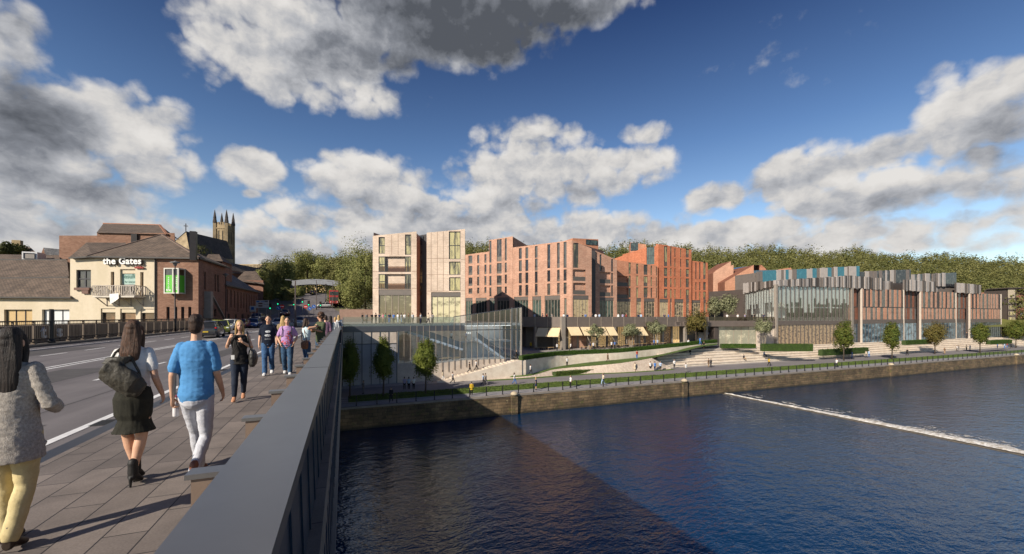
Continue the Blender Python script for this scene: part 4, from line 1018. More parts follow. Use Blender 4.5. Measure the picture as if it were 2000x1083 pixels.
# ================================================================== finned building along the promenade
bE=thing('finned_building','long low building with grey metal fins, pink brick panels and glass corner facing the river','building',(140,80,-6.2))
EY=74.5
def ex(px): return atY(px,EY)
EGZ=-6.2
zE=lambda x,y:(1660+x/4.512,480+y/4.512)
FIN1=M('grey_fin_metal',(.37,.335,.315),r=.5,c2=(.32,.29,.27),sc=1); FIN2=M('dark_fin_metal',(.065,.055,.05),r=.5); FIN3=M('brown_fin_metal',(.17,.145,.13),r=.5)
G_E=glass('grey_window_glass',(.028,.031,.036),(.17,.17,.165),.8); G_EC=glass('pale_corner_glass',(.22,.235,.23),(.60,.58,.50),1.,emit=.10,vs=.45,hs=.7)
G_BLUE=glass('teal_blue_glass',(.03,.14,.19),(.06,.22,.28),1.,rough=.03); G_SHE=glass('bright_shop_glass',(.04,.028,.025),(.50,.35,.20),.65,emit=.12,vs=1.6,hs=1.8); G_BSH=glass('blue_shop_glass',(.035,.055,.075),(.22,.32,.38),.9,vs=.5,hs=.7)
FE=Fac.xy((ex(1515),EY),(ex(1956),EY))
def es(px): return FE.s(px)
def ez(px,py): return FE.z(px,py)
zc_=lambda py,px: ez(px,py)
Z_bt=ez(1664,563); Z_mid=ez(1664,599.7); Z_bb=ez(1664,625.3); Z_fb=ez(1664,633); Z_ft=ez(1664,539)
# glass corner : river side and terrace side
FEl=Fac.xy((ex(1515),EY),at(1452,121)); FEl.n=Vector((-1,0,0)) if FEl.n.x>0 else FEl.n
def curtain(f,parent,s0,s1,z0,z1s,gm,n,fm=MULL,fin=.16,proud=.35):
    m=MB(); P=[f.P(s0,z0),f.P(s1,z0),f.P(s1,z1s[1]),f.P(s0,z1s[0])]
    if (P[1]-P[0]).cross(P[2]-P[0]).dot(f.n)<0: P=P[::-1]
    m.face(P,1)
    for i in range(n+1):
        s_=s0+(s1-s0)*i/n; z1=z1s[0]+(z1s[1]-z1s[0])*i/n; m.par(f.P(s_-fin/2,z0,.005),f.d*fin,Vector((0,0,z1-z0)),f.n*proud)
    return m.build('curtain_wall',[fm,gm],parent)
ZG0=ez(1590,626.5); ZG1=ez(1515,557.5); ZG2=ez(1660,561)
MULE=M('brown_grey_mullion',(.155,.13,.115),r=.45,c2=(.13,.11,.10),sc=1,metal=.3)
GCL=clear_glass('corner_glass',(.92,.95,.95),.10)
curtain(FE,bE,es(1517),es(1661),ZG0,(ZG1,ZG2),GCL,18,MULE,.17,.14)
slab(FE,bE,(0,ZG0-1.15,es(1664),ZG0),.2,PB,.3); slab(FE,bE,(-.35,-6.2,.35,ZG1+.2),.45,COL,.3,name='column'); slab(FE,bE,(es(1661),-6.2,es(1664.5),Z_bt),.4,COL,.2,name='column')
curtain(FE,bE,es(1517),es(1661),EGZ,(ZG0-1.15,ZG0-1.15),G_SHE,20,MULE,.30,.08)
zl0=zof(573,121); 
curtain(FEl,bE,.3,FEl.L,TZ,(ZG1,zl0),GCL,12,MULE,.10,.06)
# fins above: random-width metal boards
def fins(f,parent,s0,s1,z0,z1,seed,mats=(FIN1,FIN3,FIN2,FIN1),wmin=.28,wmax=.85,gl=None,pg=0.,name='fin_band'):
    r_=random.Random(seed); m=MB(); s_=s0; ml=list(mats)+([gl] if gl else [])
    while s_<s1-.05:
        w_=min(r_.uniform(wmin,wmax),s1-s_); u=(s_-s0)/(s1-s0); u2=(s_+w_-s0)/(s1-s0)
        za=z0[0]+(z0[1]-z0[0])*u; zb=z1[0]+(z1[1]-z1[0])*u
        if gl and r_.random()<pg: k_=len(mats); o_=.02; w_=min(w_*1.3,s1-s_)
        else: k_=r_.randrange(len(mats)); o_=r_.choice((.05,.16,.3))
        if k_<len(mats): za-=r_.uniform(0,.35); zb+=r_.uniform(-.1,.15)
        m.par(f.P(s_+.02,za,-.2),f.d*(w_-.04),Vector((0,0,zb-za)),f.n*(.2+o_),k_); s_+=w_
    return m.build(name,ml,parent)
zft=ez(1515,548.5)
fins(FE,bE,-.2,es(1660),(ZG1,ZG2),(zft,ez(1660,539)),1)
fins(FEl,bE,0,FEl.L,(ZG1,zl0),(zft,zof(554,121)),2)
# panelled part: piers, recesses, brick and glass strips
bays=[(1664.5,1683,.9,0),(1683,1765,0,1),(1765,1798,1.0,0),(1798,1867,0,1),(1867,1894,1.0,0),(1894,1955,0,1)]  # last flag: flush bays take rose brick, recessed bays the dark red
for i,(a,b,rec,flush_) in enumerate(bays):
    s0,s1=es(a)+.25,es(b)-.25
    f=Fac.xy(v2(FE.P(0,0,-rec)),v2(FE.P(FE.L,0,-rec))); f.n=FE.n
    r_=random.Random(30+i)
    for (z0,z1,sd) in ((Z_mid+.12,Z_bt,0),(Z_bb+.1,Z_mid-.12,1)):
        m=MB(); s_=s0; brick=True
        while s_<s1-.05:
            w_=r_.uniform(.8,1.35) if brick else r_.uniform(.9,2.1)
            if sd: w_=w_*1.25 if brick else w_*.9
            w_=min(w_,s1-s_)
            if s1-s_-w_<.5: w_=s1-s_
            if brick: m.par(f.P(s_,z0,-.25),f.d*w_,Vector((0,0,z1-z0)),f.n*.27, (0 if r_.random()<.7 else 1) if flush_ else 2)
            else:
                k_=3 if r_.random()<.62 or sd else 4
                P=[f.P(s_,z0,-.05),f.P(s_+w_,z0,-.05),f.P(s_+w_,z1,-.05),f.P(s_,z1,-.05)]
                m.face(P if (P[1]-P[0]).cross(P[2]-P[0]).dot(f.n)>0 else P[::-1],k_)
                for q in range(1,int(w_/.55)+1):
                    if q*.55<w_-.1: m.par(f.P(s_+q*.55-.03,z0,-.04),f.d*.06,Vector((0,0,z1-z0)),f.n*.03,4)
            s_+=w_; brick=not brick
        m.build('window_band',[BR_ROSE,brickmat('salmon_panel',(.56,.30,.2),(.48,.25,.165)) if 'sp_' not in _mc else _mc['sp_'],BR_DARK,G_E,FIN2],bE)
    slab(f,bE,(s0,Z_fb,s1,Z_bb+.1),.05,DBROWN if not flush_ else PB,.2); slab(f,bE,(s0,Z_mid-.12,s1,Z_mid+.12),.06,FIN2,.2)
    curtain(f,bE,s0,s1,EGZ,(Z_fb,Z_fb),G_BSH,max(3,int((s1-s0)/1.5)),MULE,.12,.06)
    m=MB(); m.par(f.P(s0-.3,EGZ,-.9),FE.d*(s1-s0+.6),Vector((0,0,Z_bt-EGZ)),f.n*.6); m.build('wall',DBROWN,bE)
PALE=M('pale_stone_pier',(.52,.45,.38),c2=(.44,.38,.32),sc=1)
for px in (1683,1765,1798,1867,1894,1955): slab(FE,bE,(es(px)-.15,EGZ,es(px)+.15,Z_bt+.1),.16,PALE,.3,name='pier')
for a,b,rec,sd in ((1660,1724,.0,5),(1724,1765,3.,6),(1765,1826,0.,7),(1826,1866,3.,8),(1866,1914,0.,9)):
    f=Fac.xy(v2(FE.P(0,0,-rec)),v2(FE.P(FE.L,0,-rec))); f.n=FE.n
    dz=(0,.0) if rec==0 else (.0,-.5)
    z1=ez(1664,539.5)-(a-1660)/254*.3-(.35 if rec else 0)
    fins(f,bE,es(a)-.1,es(b)+.1,(Z_bt+.05,Z_bt+.05),(z1,z1-.15),sd)
m=MB(); m.bx(ex(1560),ex(1956)-.3,EY+3.4,EY+30,EGZ-.1,Z_bt); m.bx(ex(1600),ex(1914),EY+3.3,EY+26,Z_bt,Z_bt+2.6); m.build('wall',[DBROWN],bE)
m=MB(); pb=[(ex(1515)+4.5,EY+3.4),(ex(1660),EY+3.4),(ex(1660),EY+26),at(1459,138),(at(1455,121.5)[0]+3.5,at(1455,121.5)[1])]; m.prism(pb,TZ-3,Z_bt-.3); m.build('back_wall',[M('lounge_wall',(.78,.76,.70),c2=(.62,.60,.55),sc=.8)],bE)
pf=[(ex(1515)+.3,EY+.1),(ex(1660),EY+.1),(ex(1660),EY+26),at(1459,138),at(1453.5,121.2)]
m=MB(); m.prism(pf,ZG0-.5,ZG0+.02); m.build('floor',[FLR],bE)
m=MB(); m.prism(pf,ZG1+.9,ZG1+1.2); m.build('roof',[DBROWN],bE)
m=MB()
for k in range(5): m.bx(ex(1515)+2,ex(1658),EY+.6+k*.55,EY+.85+k*.55,ZG1-.25,ZG1-.2)
m.build('fill_strip',GLOWS,bE)  # added glow along the ceiling, lifts the dark room behind the corner glass
m=MB(); m.bx(ex(1515)+4,ex(1658),EY+1.8,EY+3.3,ZG0+3.6,ZG0+3.9); m.build('gallery',[M('lounge_white',(.7,.69,.66))],bE)
BLD=M('fill_blind_cloth',(.52,.53,.50),c2=(.42,.43,.41),sc=1.2)  # pale sheets added behind the glass to make the corner read bright
m=MB(); r_=random.Random(9); n_=36
for k in range(n_):
    a=es(1517)+(es(1661)-es(1517))*k/n_; b=es(1517)+(es(1661)-es(1517))*(k+1)/n_; L=(ZG1-ZG0)*r_.choice((.42,.55,.6,.6,.72,.85)); m.par(FE.P(a+.03,ZG1+.8-L,-.45),FE.d*(b-a-.06),FE.n*.03,Vector((0,0,L)))
    if k<18: a=.5+(FEl.L-.6)*k/18; b=.5+(FEl.L-.6)*(k+1)/18; zt_=ZG1+(zl0-ZG1)*(k+1)/18; L=(zt_-TZ)*r_.choice((.45,.6,.7,.8)); m.par(FEl.P(a+.03,zt_-L-.05,-.5),FEl.d*(b-a-.06),FEl.n*.03,Vector((0,0,L)))
m.build('fill_blind',BLD,bE)
m=MB(); r_=random.Random(4); x=ex(1515)+3
while x<ex(1656): m.bx(x,x+r_.uniform(.5,1.3),EY+1.2,EY+1.9,ZG0,ZG0+r_.uniform(.7,1.15)); x+=r_.uniform(1.2,2.6)
m.build('desk',[M('desk_dark',(.09,.08,.075))],bE)
# upper glazed penthouse tiers
for (pa,pb,zc1,zc2,ya,yb,yb0,sd,gl) in ((1478,1679,128,135,530.5,519.6,553,21,G_BLUE),(1680,1779,136,140,531,526.3,548,22,G_E),(1781,1868,141,148,536.5,532.5,552,23,G_E)):
    f=Fac(pa,zc1,pb,zc2); z0=zof(yb0,zc1); 
    fins(f,bE,0,f.L,(z0-1,z0-1),(zof(ya,zc1),zof(yb,zc2)),sd,(FIN1,FIN1,FIN3),.6,1.5,gl,.42,'penthouse_band')
    back(f,9,(zof(ya,zc1),zof(yb,zc2)),FIN3,bE,(-.4,-.4),zb=4)
# plaza under the building and the wide stone steps down to the promenade
sp=thing('stone_steps','wide pale stone seating steps between the finned building and the promenade','steps',(120,70,-9.2))
m=MB(); n=6
def stepfront(i,x): return 68.2+i*1.0
for i in range(n):
    x0=60+i*1.3 if i<5 else 70; y0=68.2+i*1.02; m.bx(x0,260,y0+.12,EY+6 if i==n-1 else y0+1.6,-9.4+i*.5-.0,-9.2+(i+1)*.5-.13); m.bx(x0-.1,260,y0,EY+6 if i==n-1 else y0+1.6,-9.2+(i+1)*.5-.13,-9.2+(i+1)*.5)
m.build('step',BUFF,sp)
m=MB(); m.bx(72,98,73.4,112,-9.4,-6.0); o=m.build('terrace',M('lower_terrace_paving',(.34,.315,.29))); o['kind']='structure'
# building at the right edge, brown brick with a stair tower
bF=thing('riverside_block','brown brick building with dark timber bands and pale stair tower at the right edge','building',(*at(1985,150),-6))
FF1=Fac(1956.5,176,1972,176); FF2=Fac(1968,171,1985,171); FF3=Fac(1985,173,2075,180)
BRF=brickmat('plain_brown_brick',(.36,.17,.115),(.28,.13,.09),pw=60)
for f,a,b in ((FF1,572,566),(FF3,560,566)):
    wall(f,BRF,bF,-7,[(0,zof(a,146)),(f.L,zof(b,146))],[],.2); back(f,14,(zof(a,146),zof(b,146)),BRF,bF,(0,0)); slab(f,bF,(0,zof(596,146),f.L,zof(582,146)),.08,M('dark_timber',(.10,.065,.045)),0.)
wall(FF2,DBROWN,bF,-7,[(0,zof(553,142)),(FF2.L,zof(553,142))],[],.2); back(FF2,8,(zof(553,142),zof(553,142)),DBROWN,bF,(0,0))
slab(FF2,bF,(.1,zof(575,142),FF2.L-.6,zof(555,142)),.06,M('cream_panel',(.42,.36,.27)),0.,name='panel')
for y0,y1 in ((579,588),(593,602),(607,616),(620,629)): window(FF2,bF,(.3,zof(y1,142),FF2.L-.7,zof(y0,142)),G_WARM,dep=-.08,cols=3,fmat=PALE)
m=MB(); m.par(FF2.P(-.8,zof(553,142),-7),FF2.d*(FF2.L+8),FF2.n*7.8,Vector((0,0,.35))); m.par(FF3.P(-.3,zof(560,146),-8),FF3.d*(FF3.L+.5),FF3.n*8.6,Vector((0,0,.4))); m.build('roof',DBROWN,bF)
for px in (1995,2010): window(FF3,bF,FF3.rect(px-3,610,px+3,618),G_E,dep=-.08,fmat=PALE)
for x0 in (1988,1992,1996,2000): window(FF3,bF,FF3.rect(x0,593.5,x0+3,600),G_E,dep=-.12,fmat=PALE)
# ================================================================== left bank: shopping centre, church, street
def roofmat(name,c,c2):
    m,t,b=newmat(name); uv=t.n('ShaderNodeTexCoord').outputs['UV']
    bt=t.n('ShaderNodeTexBrick'); t.L.new(uv,bt.inputs['Vector'])
    for k,v in (('Scale',1),('Brick Width',.34),('Row Height',.26),('Mortar Size',.03),('Mortar Smooth',.4)): bt.inputs[k].default_value=v
    bt.inputs['Color1'].default_value=(*c,1); bt.inputs['Color2'].default_value=(*c2,1); bt.inputs['Mortar'].default_value=(*[x*.5 for x in c2],1)
    n=t.ramp(t.noise(t.n('ShaderNodeNewGeometry').outputs['Position'],.6,6,.7),.3,.7,.65,1.3)
    col=t.mix(1.,bt.outputs[0],t.comb(n),'MULTIPLY'); t.L.new(col,b.inputs['Base Color']); b.inputs['Roughness'].default_value=.9
    bp=t.n('ShaderNodeBump'); bp.inputs['Strength'].default_value=.6; bp.inputs['Distance'].default_value=.05; t.L.new(bt.outputs['Fac'],bp.inputs['Height']); bp.invert=True; t.L.new(bp.outputs[0],b.inputs['Normal'])
    return m
TILE=roofmat('brown_roof_tile',(.16,.115,.085),(.105,.078,.06)); SLATE=roofmat('grey_slate',(.15,.15,.155),(.10,.10,.108)); CHSLATE=roofmat('dark_church_slate',(.085,.07,.062),(.06,.05,.046))
RIDGE=M('red_ridge_tile',(.34,.15,.085),c2=(.22,.11,.07),sc=3)
CREAM=M('cream_render',(.60,.52,.40),r=.9,c2=(.50,.43,.31),sc=.35,streak=True,bump=.1,bsc=20)
def oldbrick(name,c,c2):
    m=brickmat(name,c,c2,pw=60); return m
BROLD=oldbrick('old_brown_brick',(.255,.15,.105),(.185,.10,.068)); BRSH=oldbrick('street_brick',(.235,.13,.095),(.17,.09,.066))
SAND=M('sandstone',(.44,.34,.20),r=.9,c2=(.27,.20,.115),sc=.5,bump=.3,bsc=6)
GUT=M('dark_gutter',(.04,.035,.033),r=.5)
zG=lambda x,y:(x/3.846,400+y/3.846)
FG=Fac(137,57,387.5,57)
sc_=thing('shopping_centre','cream and brick shopping centre with a hipped tile roof, balcony and white raised letters','building',(*at(260,58),-9))
def gs(px): return FG.s(px)
ops=[rr(FG,zG,*q) for q in [(832,505,858,690),(902,485,1016,690),(1053,507,1078,690),(757,780,867,905),(903,782,1020,905),(1055,783,1162,905),(573,490,683,625)]]
F1=Fac.xy(v2(FG.P(0,0)),v2(FG.P(gs(306),0))); F2=Fac.xy(v2(FG.P(gs(306),0)),v2(FG.P(FG.L,0)))
zev=FG.z(250,500.5)
wall(F1,CREAM,sc_,-9.4,[(0,FG.z(137,503)),(gs(178),FG.z(178,503)),(gs(178)+.01,zev),(F1.L,zev)],ops,.45)
window(F1,sc_,ops[6],G_DARK,cols=2,rows=2,fr=.16,dep=.3); slab(F1,sc_,rr(FG,zG,572,625,684,643),.3,M('sill_brown',(.16,.09,.07)),.0,name='sill'); slab(F1,sc_,rr(FG,zG,627,643,676,670),.25,M('sill_brown',(.16,.09,.07)),.0,name='sill_bracket')
for q in (ops[0],ops[2]):
    window(F1,sc_,q,glass('banner_window',(.28,.10,.03),(.34,.13,.04),1.),dep=.4,fr=.05)
    slab(F1,sc_,(q[0]+.25,q[3]-1.15,q[2]-.05,q[3]-.25),-.33,WHITE,.36,name='banner_plate')
q=ops[1]
window(F1,sc_,(q[0],q[1],q[2],q[3]-2.1),G_DARK,cols=2,fr=.3,dep=.42,name='door',fmat=M('door_grey',(.30,.28,.26)))
slab(F1,sc_,(q[0],q[3]-2.1,q[2],q[3]-.6),-.33,M('sign_pale_teal',(.36,.50,.45)),.36,name='sign_board'); slab(F1,sc_,(q[0],q[3]-.6,q[2],q[3]),-.2,CREAM,.22,name='lintel')
SGT=M('sign_text_green',(.10,.20,.17)); rotG=facing(FG.n.x,FG.n.y)
text('esult',  'lettering',.85,FG.P(q[0]+.25,q[3]-1.25,-.32),rotG,SGT,sc_,.01); text('for everyone','lettering',.34,FG.P(q[0]+.35,q[3]-1.85,-.32),rotG,SGT,sc_,.01)
for q in ops[3:6]:
    window(F1,sc_,(q[0],q[1],q[2],q[3]-.55),glass('shop_dark_brick_window',(.02,.018,.016),(.16,.085,.05),.9,vs=.4,hs=.4),dep=.4,cols=1,fr=.05); slab(F1,sc_,(q[0],q[3]-.55,q[2],q[3]),-.12,CREAM,.2,name='shutter_box')
# balcony
bx0,bx1=gs(205),gs(284); zb_=FG.z(250,579.5); zt_=FG.z(250,560)
bal=MB(); bal.par(FG.P(bx0,zb_-.2,0),FG.d*(bx1-bx0),Vector((0,0,.2)),FG.n*1.7); 
bo=bal.build('balcony',M('cream_metal',(.60,.55,.47)),sc_)
m=MB(); IR=M('cream_iron',(.42,.37,.32),r=.5)
def rail(a,b):
    a,b=Vector(a),Vector(b); L=(b-a).length; d=(b-a)/L
    m.bar(a+Vector((0,0,zt_-zb_)),b+Vector((0,0,zt_-zb_)),.09,.09); m.bar(a+Vector((0,0,.1)),b+Vector((0,0,.1)),.06,.06)
    n=int(L/.24)
    for i in range(n+1):
        p=a+d*(L*i/n); m.bar(p+Vector((0,0,.05)),p+Vector((0,0,zt_-zb_)),.06 if i%8 else .11,.06,up=(FG.n.x,FG.n.y,0))
        if i<n and i%8 in (1,3,5): m.bar(p+Vector((0,0,.15)),p+d*(L/n*2)+Vector((0,0,zt_-zb_-.1)),.045,.045)
        if i<n and i%8 in (2,4,6): m.bar(p+Vector((0,0,zt_-zb_-.15)),p+d*(L/n*1.5)+Vector((0,0,.2)),.045,.045)
rail(FG.P(bx0,zb_,1.65),FG.P(bx1,zb_,1.65)); rail(FG.P(bx0,zb_,.05),FG.P(bx0,zb_,1.65)); rail(FG.P(bx1,zb_,.05),FG.P(bx1,zb_,1.65))
m.build('balustrade',IR,bo)
m=MB()
for i in range(4):
    x=bx0+.3+(bx1-bx0-.6)*i/3; m.bar(FG.P(x,zb_-1.3,.03),FG.P(x,zb_-.2,1.5),.1,.1); m.bar(FG.P(x,zb_-1.35,.04),FG.P(x,zb_-.2,.04),.1,.08); m.bar(FG.P(x,zb_-.25,.05),FG.P(x,zb_-.25,1.6),.1,.08)
m.build('bracket',IR,bo)
cl=MB(); x=gs(248)
P_=[FG.P(x-.7,zb_+.25,1.75),FG.P(x+.55,zb_+.35,1.78),FG.P(x+.75,zb_-.35,1.95),FG.P(x+.1,zb_-.75,1.82),FG.P(x-.35,zb_-1.15,2.0),FG.P(x-.55,zb_-.4,1.85)]
cl.face(P_); cl.face([p+FG.n*.03 for p in P_][::-1]); o=cl.build('white_cloth',M('cloth_white',(.75,.73,.7))); tag(o,'white crumpled cloth hanging over the front of the cream balcony','cloth')
# letters
text('the Gates','lettering',1.26,FG.P(gs(207.3),FG.z(250,516.8),.40),rotG,WHITE,sc_,.05,spacing=1.06)
SHL=M('letter_shadow',(.13,.11,.10)); text('the Gates','lettering_shadow',1.26,FG.P(gs(207.3)+.07,FG.z(250,516.8)-.06,.2),rotG,SHL,sc_,.08,spacing=1.06)  # dark copy set right and down, stands in for the letters' cast shadow
REDL=M('red_letter',(.30,.025,.02),r=.5); text('walkabo','lettering',.45,FG.P(gs(265.5),FG.z(275,525),.2),rotG,REDL,sc_,.08,spacing=.85)
# brick half : small windows and the green banner oriel
o4=[rr(FG,zG,*q) for q in [(1250,768,1274,905),(1310,768,1332,905),(1360,768,1384,905),(1414,768,1437,905)]]
o4=[(a-gs(306),b,c-gs(306),d) for a,b,c,d in o4]
zbr=FG.z(350,503.5)
wall(F2,BROLD,sc_,-9.4,[(0,zbr),(F2.L,zbr)],o4,.35)
for q in o4: window(F2,sc_,q,G_DARK,dep=.3,fr=.06)
q=rr(FG,zG,1284,483,1394,672); q=(q[0]-gs(306),q[1],q[2]-gs(306),q[3])
orl=MB(); orl.par(F2.P(q[0],q[1],0),F2.d*(q[2]-q[0]),Vector((0,0,.15)),F2.n*1.2); orl.par(F2.P(q[0],q[3]-.15,0),F2.d*(q[2]-q[0]),Vector((0,0,.15)),F2.n*1.2)
for a in (0,.62,1):
    s_=q[0]+(q[2]-q[0]-.16)*a; orl.par(F2.P(s_,q[1]+.15,1.04),F2.d*.16,Vector((0,0,q[3]-q[1]-.3)),F2.n*.16)
orl.par(F2.P(q[0],q[1]+.15,.0),F2.d*.12,Vector((0,0,q[3]-q[1]-.3)),F2.n*.12); orl.par(F2.P(q[2]-.12,q[1]+.15,.0),F2.d*.12,Vector((0,0,q[3]-q[1]-.3)),F2.n*.12)
ob=orl.build('bay_window',M('bay_frame_cream',(.60,.58,.52)),sc_)
gr=MB(); GREEN=M('banner_green',(.10,.45,.035),r=.5,c2=(.085,.40,.03)); zg_=q[1]+(q[3]-q[1])*.72
gr.par(F2.P(q[0]+.18,q[1]+.16,1.06),F2.d*((q[2]-q[0])*.62-.2),Vector((0,0,zg_-q[1]-.16)),F2.n*.05); gr.par(F2.P(q[2]-.07,q[1]+.16,.14),F2.n*.88,Vector((0,0,zg_-q[1]-.16)),F2.d*.04); gr.par(F2.P(q[0]+(q[2]-q[0])*.66,q[1]+.16,1.0),F2.d*((q[2]-q[0])*.30),Vector((0,0,zg_-q[1]-.16)),F2.n*.04)
gr.build('banner',GREEN,ob)
up=MB(); 
for a,b in ((q[0]+.16,q[0]+(q[2]-q[0])*.6),(q[0]+(q[2]-q[0])*.66,q[2]-.16)): up.par(F2.P(a,zg_+.02,1.05),F2.d*(b-a),Vector((0,0,q[3]-.2-zg_)),F2.n*.04)
up.build('pane',G_DARK,ob)
for sx in (.30,.80):
    for i,ch in enumerate('PARKING'): text(ch,'lettering',.27,F2.P(q[0]+(q[2]-q[0])*sx,zg_-.45-i*.26,1.12 if sx<.5 else 1.05),rotG,WHITE,ob,.008,align='CENTER')
text('first','lettering',.4,F2.P(q[0]+(q[2]-q[0])*.14,q[1]+.35,1.12),rotG,WHITE,ob,.008)
# side wall along the road and roof
cx,cy=v2(FG.P(FG.L,0)); FS=Fac.xy((cx,cy),(cx-.2,cy+15)); FS.n=Vector((1,0,0))
so4=[]
for x0,y0,x1,y1 in ((1523,500,1547,635),(1612,522,1624,650),(1632,528,1644,655),(1528,785,1548,845),(1570,785,1594,842),(1604,785,1626,842)): 
    p,q_=zG(x0,y0),zG(x1,y1); so4.append((FS.s(p[0]),FS.z(p[0],q_[1]),FS.s(q_[0]),FS.z(p[0],p[1])))
wall(FS,BRSH,sc_,-9,[(0,zbr),(FS.L,zbr+.3)],so4,.3)
for q in so4: window(FS,sc_,q,G_DARK,dep=.25,fr=.06)
p=zG(1580,748); s_=FS.s(p[0]); slab(FS,sc_,(s_-.5,zof(767/3.846+400,70),s_+.5,zof(732/3.846+400,70)),.06,WHITE,.0,name='notice')
ap=p3(316,458.5,66.); ap2=ap+Vector((-1.5,12,.2)); E1=FG.P(gs(176.5),zev-.05,.5); E2=FG.P(FG.L+.5,zbr-.05,.5); E3=Vector((cx+.5,cy+15,zbr+.3)); E4=Vector((E1.x-1,E1.y+17,zev))
m=MB()
for tri in ([E1,E2,ap],[E2,E3,ap2,ap],[E4,E1,ap,ap2],[E3,E4,ap2]): m.face(tri)
rf=m.build('roof',TILE,sc_)
m=MB(); m.bar(E1,ap,.3,.18); m.bar(E2,ap,.3,.18); m.bar(ap,ap2,.3,.2); m.build('ridge',M('ridge_tile_brown',(.17,.12,.095)),rf)
m=MB(); m.bar(E1-Vector((0,0,.12)),E2-Vector((0,0,.12)),.2,.2); m.bar(E2-Vector((0,0,.12)),E3-Vector((0,0,.12)),.2,.2); m.build('gutter',GUT,rf)
m=MB(); s_=gs(304.5); m.tube([FG.P(s_,-4,.12),FG.P(s_,zbr-.1,.12)],.1,8); m.build('downpipe',GUT,sc_)
body([v2(FG.P(.1,0,-.5)),v2(FG.P(FG.L-.4,0,-.5)),(cx-.5,cy+14.8),v2(FG.P(.1,0,-15))],-9.5,zev-.3,BRSH,sc_)
# annex roof left
A0=p3(135,503,56.5);A1=p3(180,500.5,56.5);A2=p3(169,474,63);A3=p3(246,474.5,66); A1b=FG.P(gs(215),zev+1.2,-2)
m=MB(); m.face([A0,A1,A1b,A3,A2]); m.face([A0,A2,A2+Vector((-4,9,-2))]); m.build('roof',TILE,sc_)
m=MB(); m.bar(A0-Vector((0,0,.1)),A1-Vector((0,0,.1)),.2,.2); m.build('gutter',GUT,sc_)
m=MB(); a=p3(378,480,55.6); m.bx(a.x-.35,a.x+.35,a.y-.35,a.y+.35,zbr-.6,zof(454,56)); m.build('flue',M('dark_flue',(.035,.03,.03),r=.4,metal=.4),sc_)
# big brick store behind
st=thing('brick_store','tall brown brick store block with tiled roof rising behind the cream shopping centre','building',(*at(230,80),-5))
m=MB(); a0=at(115.5,82);a1=at(190,82); m.prism([a0,a1,at(195,100),at(125,100)],-5,zof(460.5,82)); m.build('wall',BROLD,st)
a=[at(189.5,80),at(341,80),at(345,100),at(200,100)]; m=MB(); m.prism(a,-5,zof(455.5,80)); m.build('wall',BROLD,st)
r0,r1,r2,r3=p3(188.5,455,79.6),p3(326,458.5,79.6),p3(312,440,92),p3(202,437,92); r4=p3(352,470,100)
m=MB(); m.face([r0,r1,r2,r3]); m.face([r1,r4,r2]); m.face([r3,r2,r2+Vector((0,12,-5)),r3+Vector((0,12,-5))]); m.face([r0,r3,r3+Vector((0,12,-5))]); rf=m.build('roof',TILE,st)
m=MB(); m.bar(r2,r1,.4,.25); m.bar(r3,r2,.35,.25); m.build('ridge',RIDGE,rf)
m=MB(); p=p3(263,470,79.7); m.bx(p.x-.45,p.x+.45,p.y-.3,p.y+.2,0,zof(457,79.7)); m.build('downpipe',GUT,st)
# low building far left
lb=thing('low_shop','long low cream shop with two brown tiled roofs at the left edge','building',(*at(60,58),-5))
FLB=Fac(-70,57,137,57)
o2=[FLB.rect(8,605,63,645),FLB.rect(82,605,135.5,645)]
wall(FLB,CREAM,lb,-9,[(0,FLB.z(0,579)),(FLB.L,FLB.z(137,580))],o2,.35)
window(FLB,lb,o2[0],M('tan_blind',(.50,.36,.18),c2=(.44,.31,.15),sc=1.5),cols=3,dep=.35,fr=.08); window(FLB,lb,o2[1],M('white_blind',(.66,.67,.66),c2=(.55,.57,.58),sc=1.5),cols=3,dep=.35,fr=.06)
m=MB(); m.face([p3(-75,580,56.6),p3(139,581,56.6),p3(134,542,62),p3(-75,545,62)]); m.face([p3(-75,545,62),p3(134,542,62),p3(134,552,64),p3(-75,552,64)]); m.build('roof',TILE,lb)
m=MB(); m.face([p3(-75,553,63),p3(136,550,63),p3(131,508,72),p3(-75,508,72)]); m.face([p3(-75,508,72),p3(131,508,72),p3(131,540,76),p3(-75,540,76)]); m.face([p3(136,550,63),p3(136,600,63),p3(131,600,74),p3(131,508,72)]); m.build('roof',TILE,lb)
m=MB(); m.face([p3(-75,515,76),p3(118,515,76),p3(116,499,84),p3(-75,496,84)]); m.face([p3(-75,496,84),p3(116,499,84),p3(116,540,90),p3(-75,540,90)]); m.build('roof',TILE,lb)
m=MB(); m.bar(p3(-75,581,56.5),p3(139,582,56.5),.2,.2); m.bar(p3(-75,545,62),p3(134,542,62),.25,.2); m.bar(p3(-75,508,72),p3(131,508,72),.3,.2); m.build('gutter',GUT,lb)
p,q=p3(50,507,78),p3(73.5,493,78); m=MB(); m.bx(p.x,q.x,p.y-1,p.y+1.5,p.z-.5,q.z); f=Fac.xy((p.x+.0,p.y-1.02),(q.x,p.y-1.02)); m.build('roof_light',M('skylight_white',(.7,.7,.7)),lb); window(f,lb,(.25,p.z,f.L-.25,q.z-.25),M('skylight_blind',(.34,.31,.28)),dep=-.03,fr=.1)
h1=thing('small_house','small distant house with a grey slate roof and gable, far left','house',(*at(97,110),0))
g0,g1,g2=p3(80,500,110),p3(90,500,110),p3(85,484,110)
m=MB(); m.prism([at(80,110),at(115,112),at(115,124),at(82,124)],-2,zof(496,110)); m.face([g0+Vector((0,0,.5)),g1,g2]); m.build('wall',BROLD,h1)
m=MB(); m.face([p3(85,484,109.8),p3(116,487,111),p3(116,503,110),p3(89,503,109.5)]); m.build('roof',SLATE,h1)
h2=thing('small_house','distant brown house with a broad chimney among trees, far left','house',(*at(40,115),0))
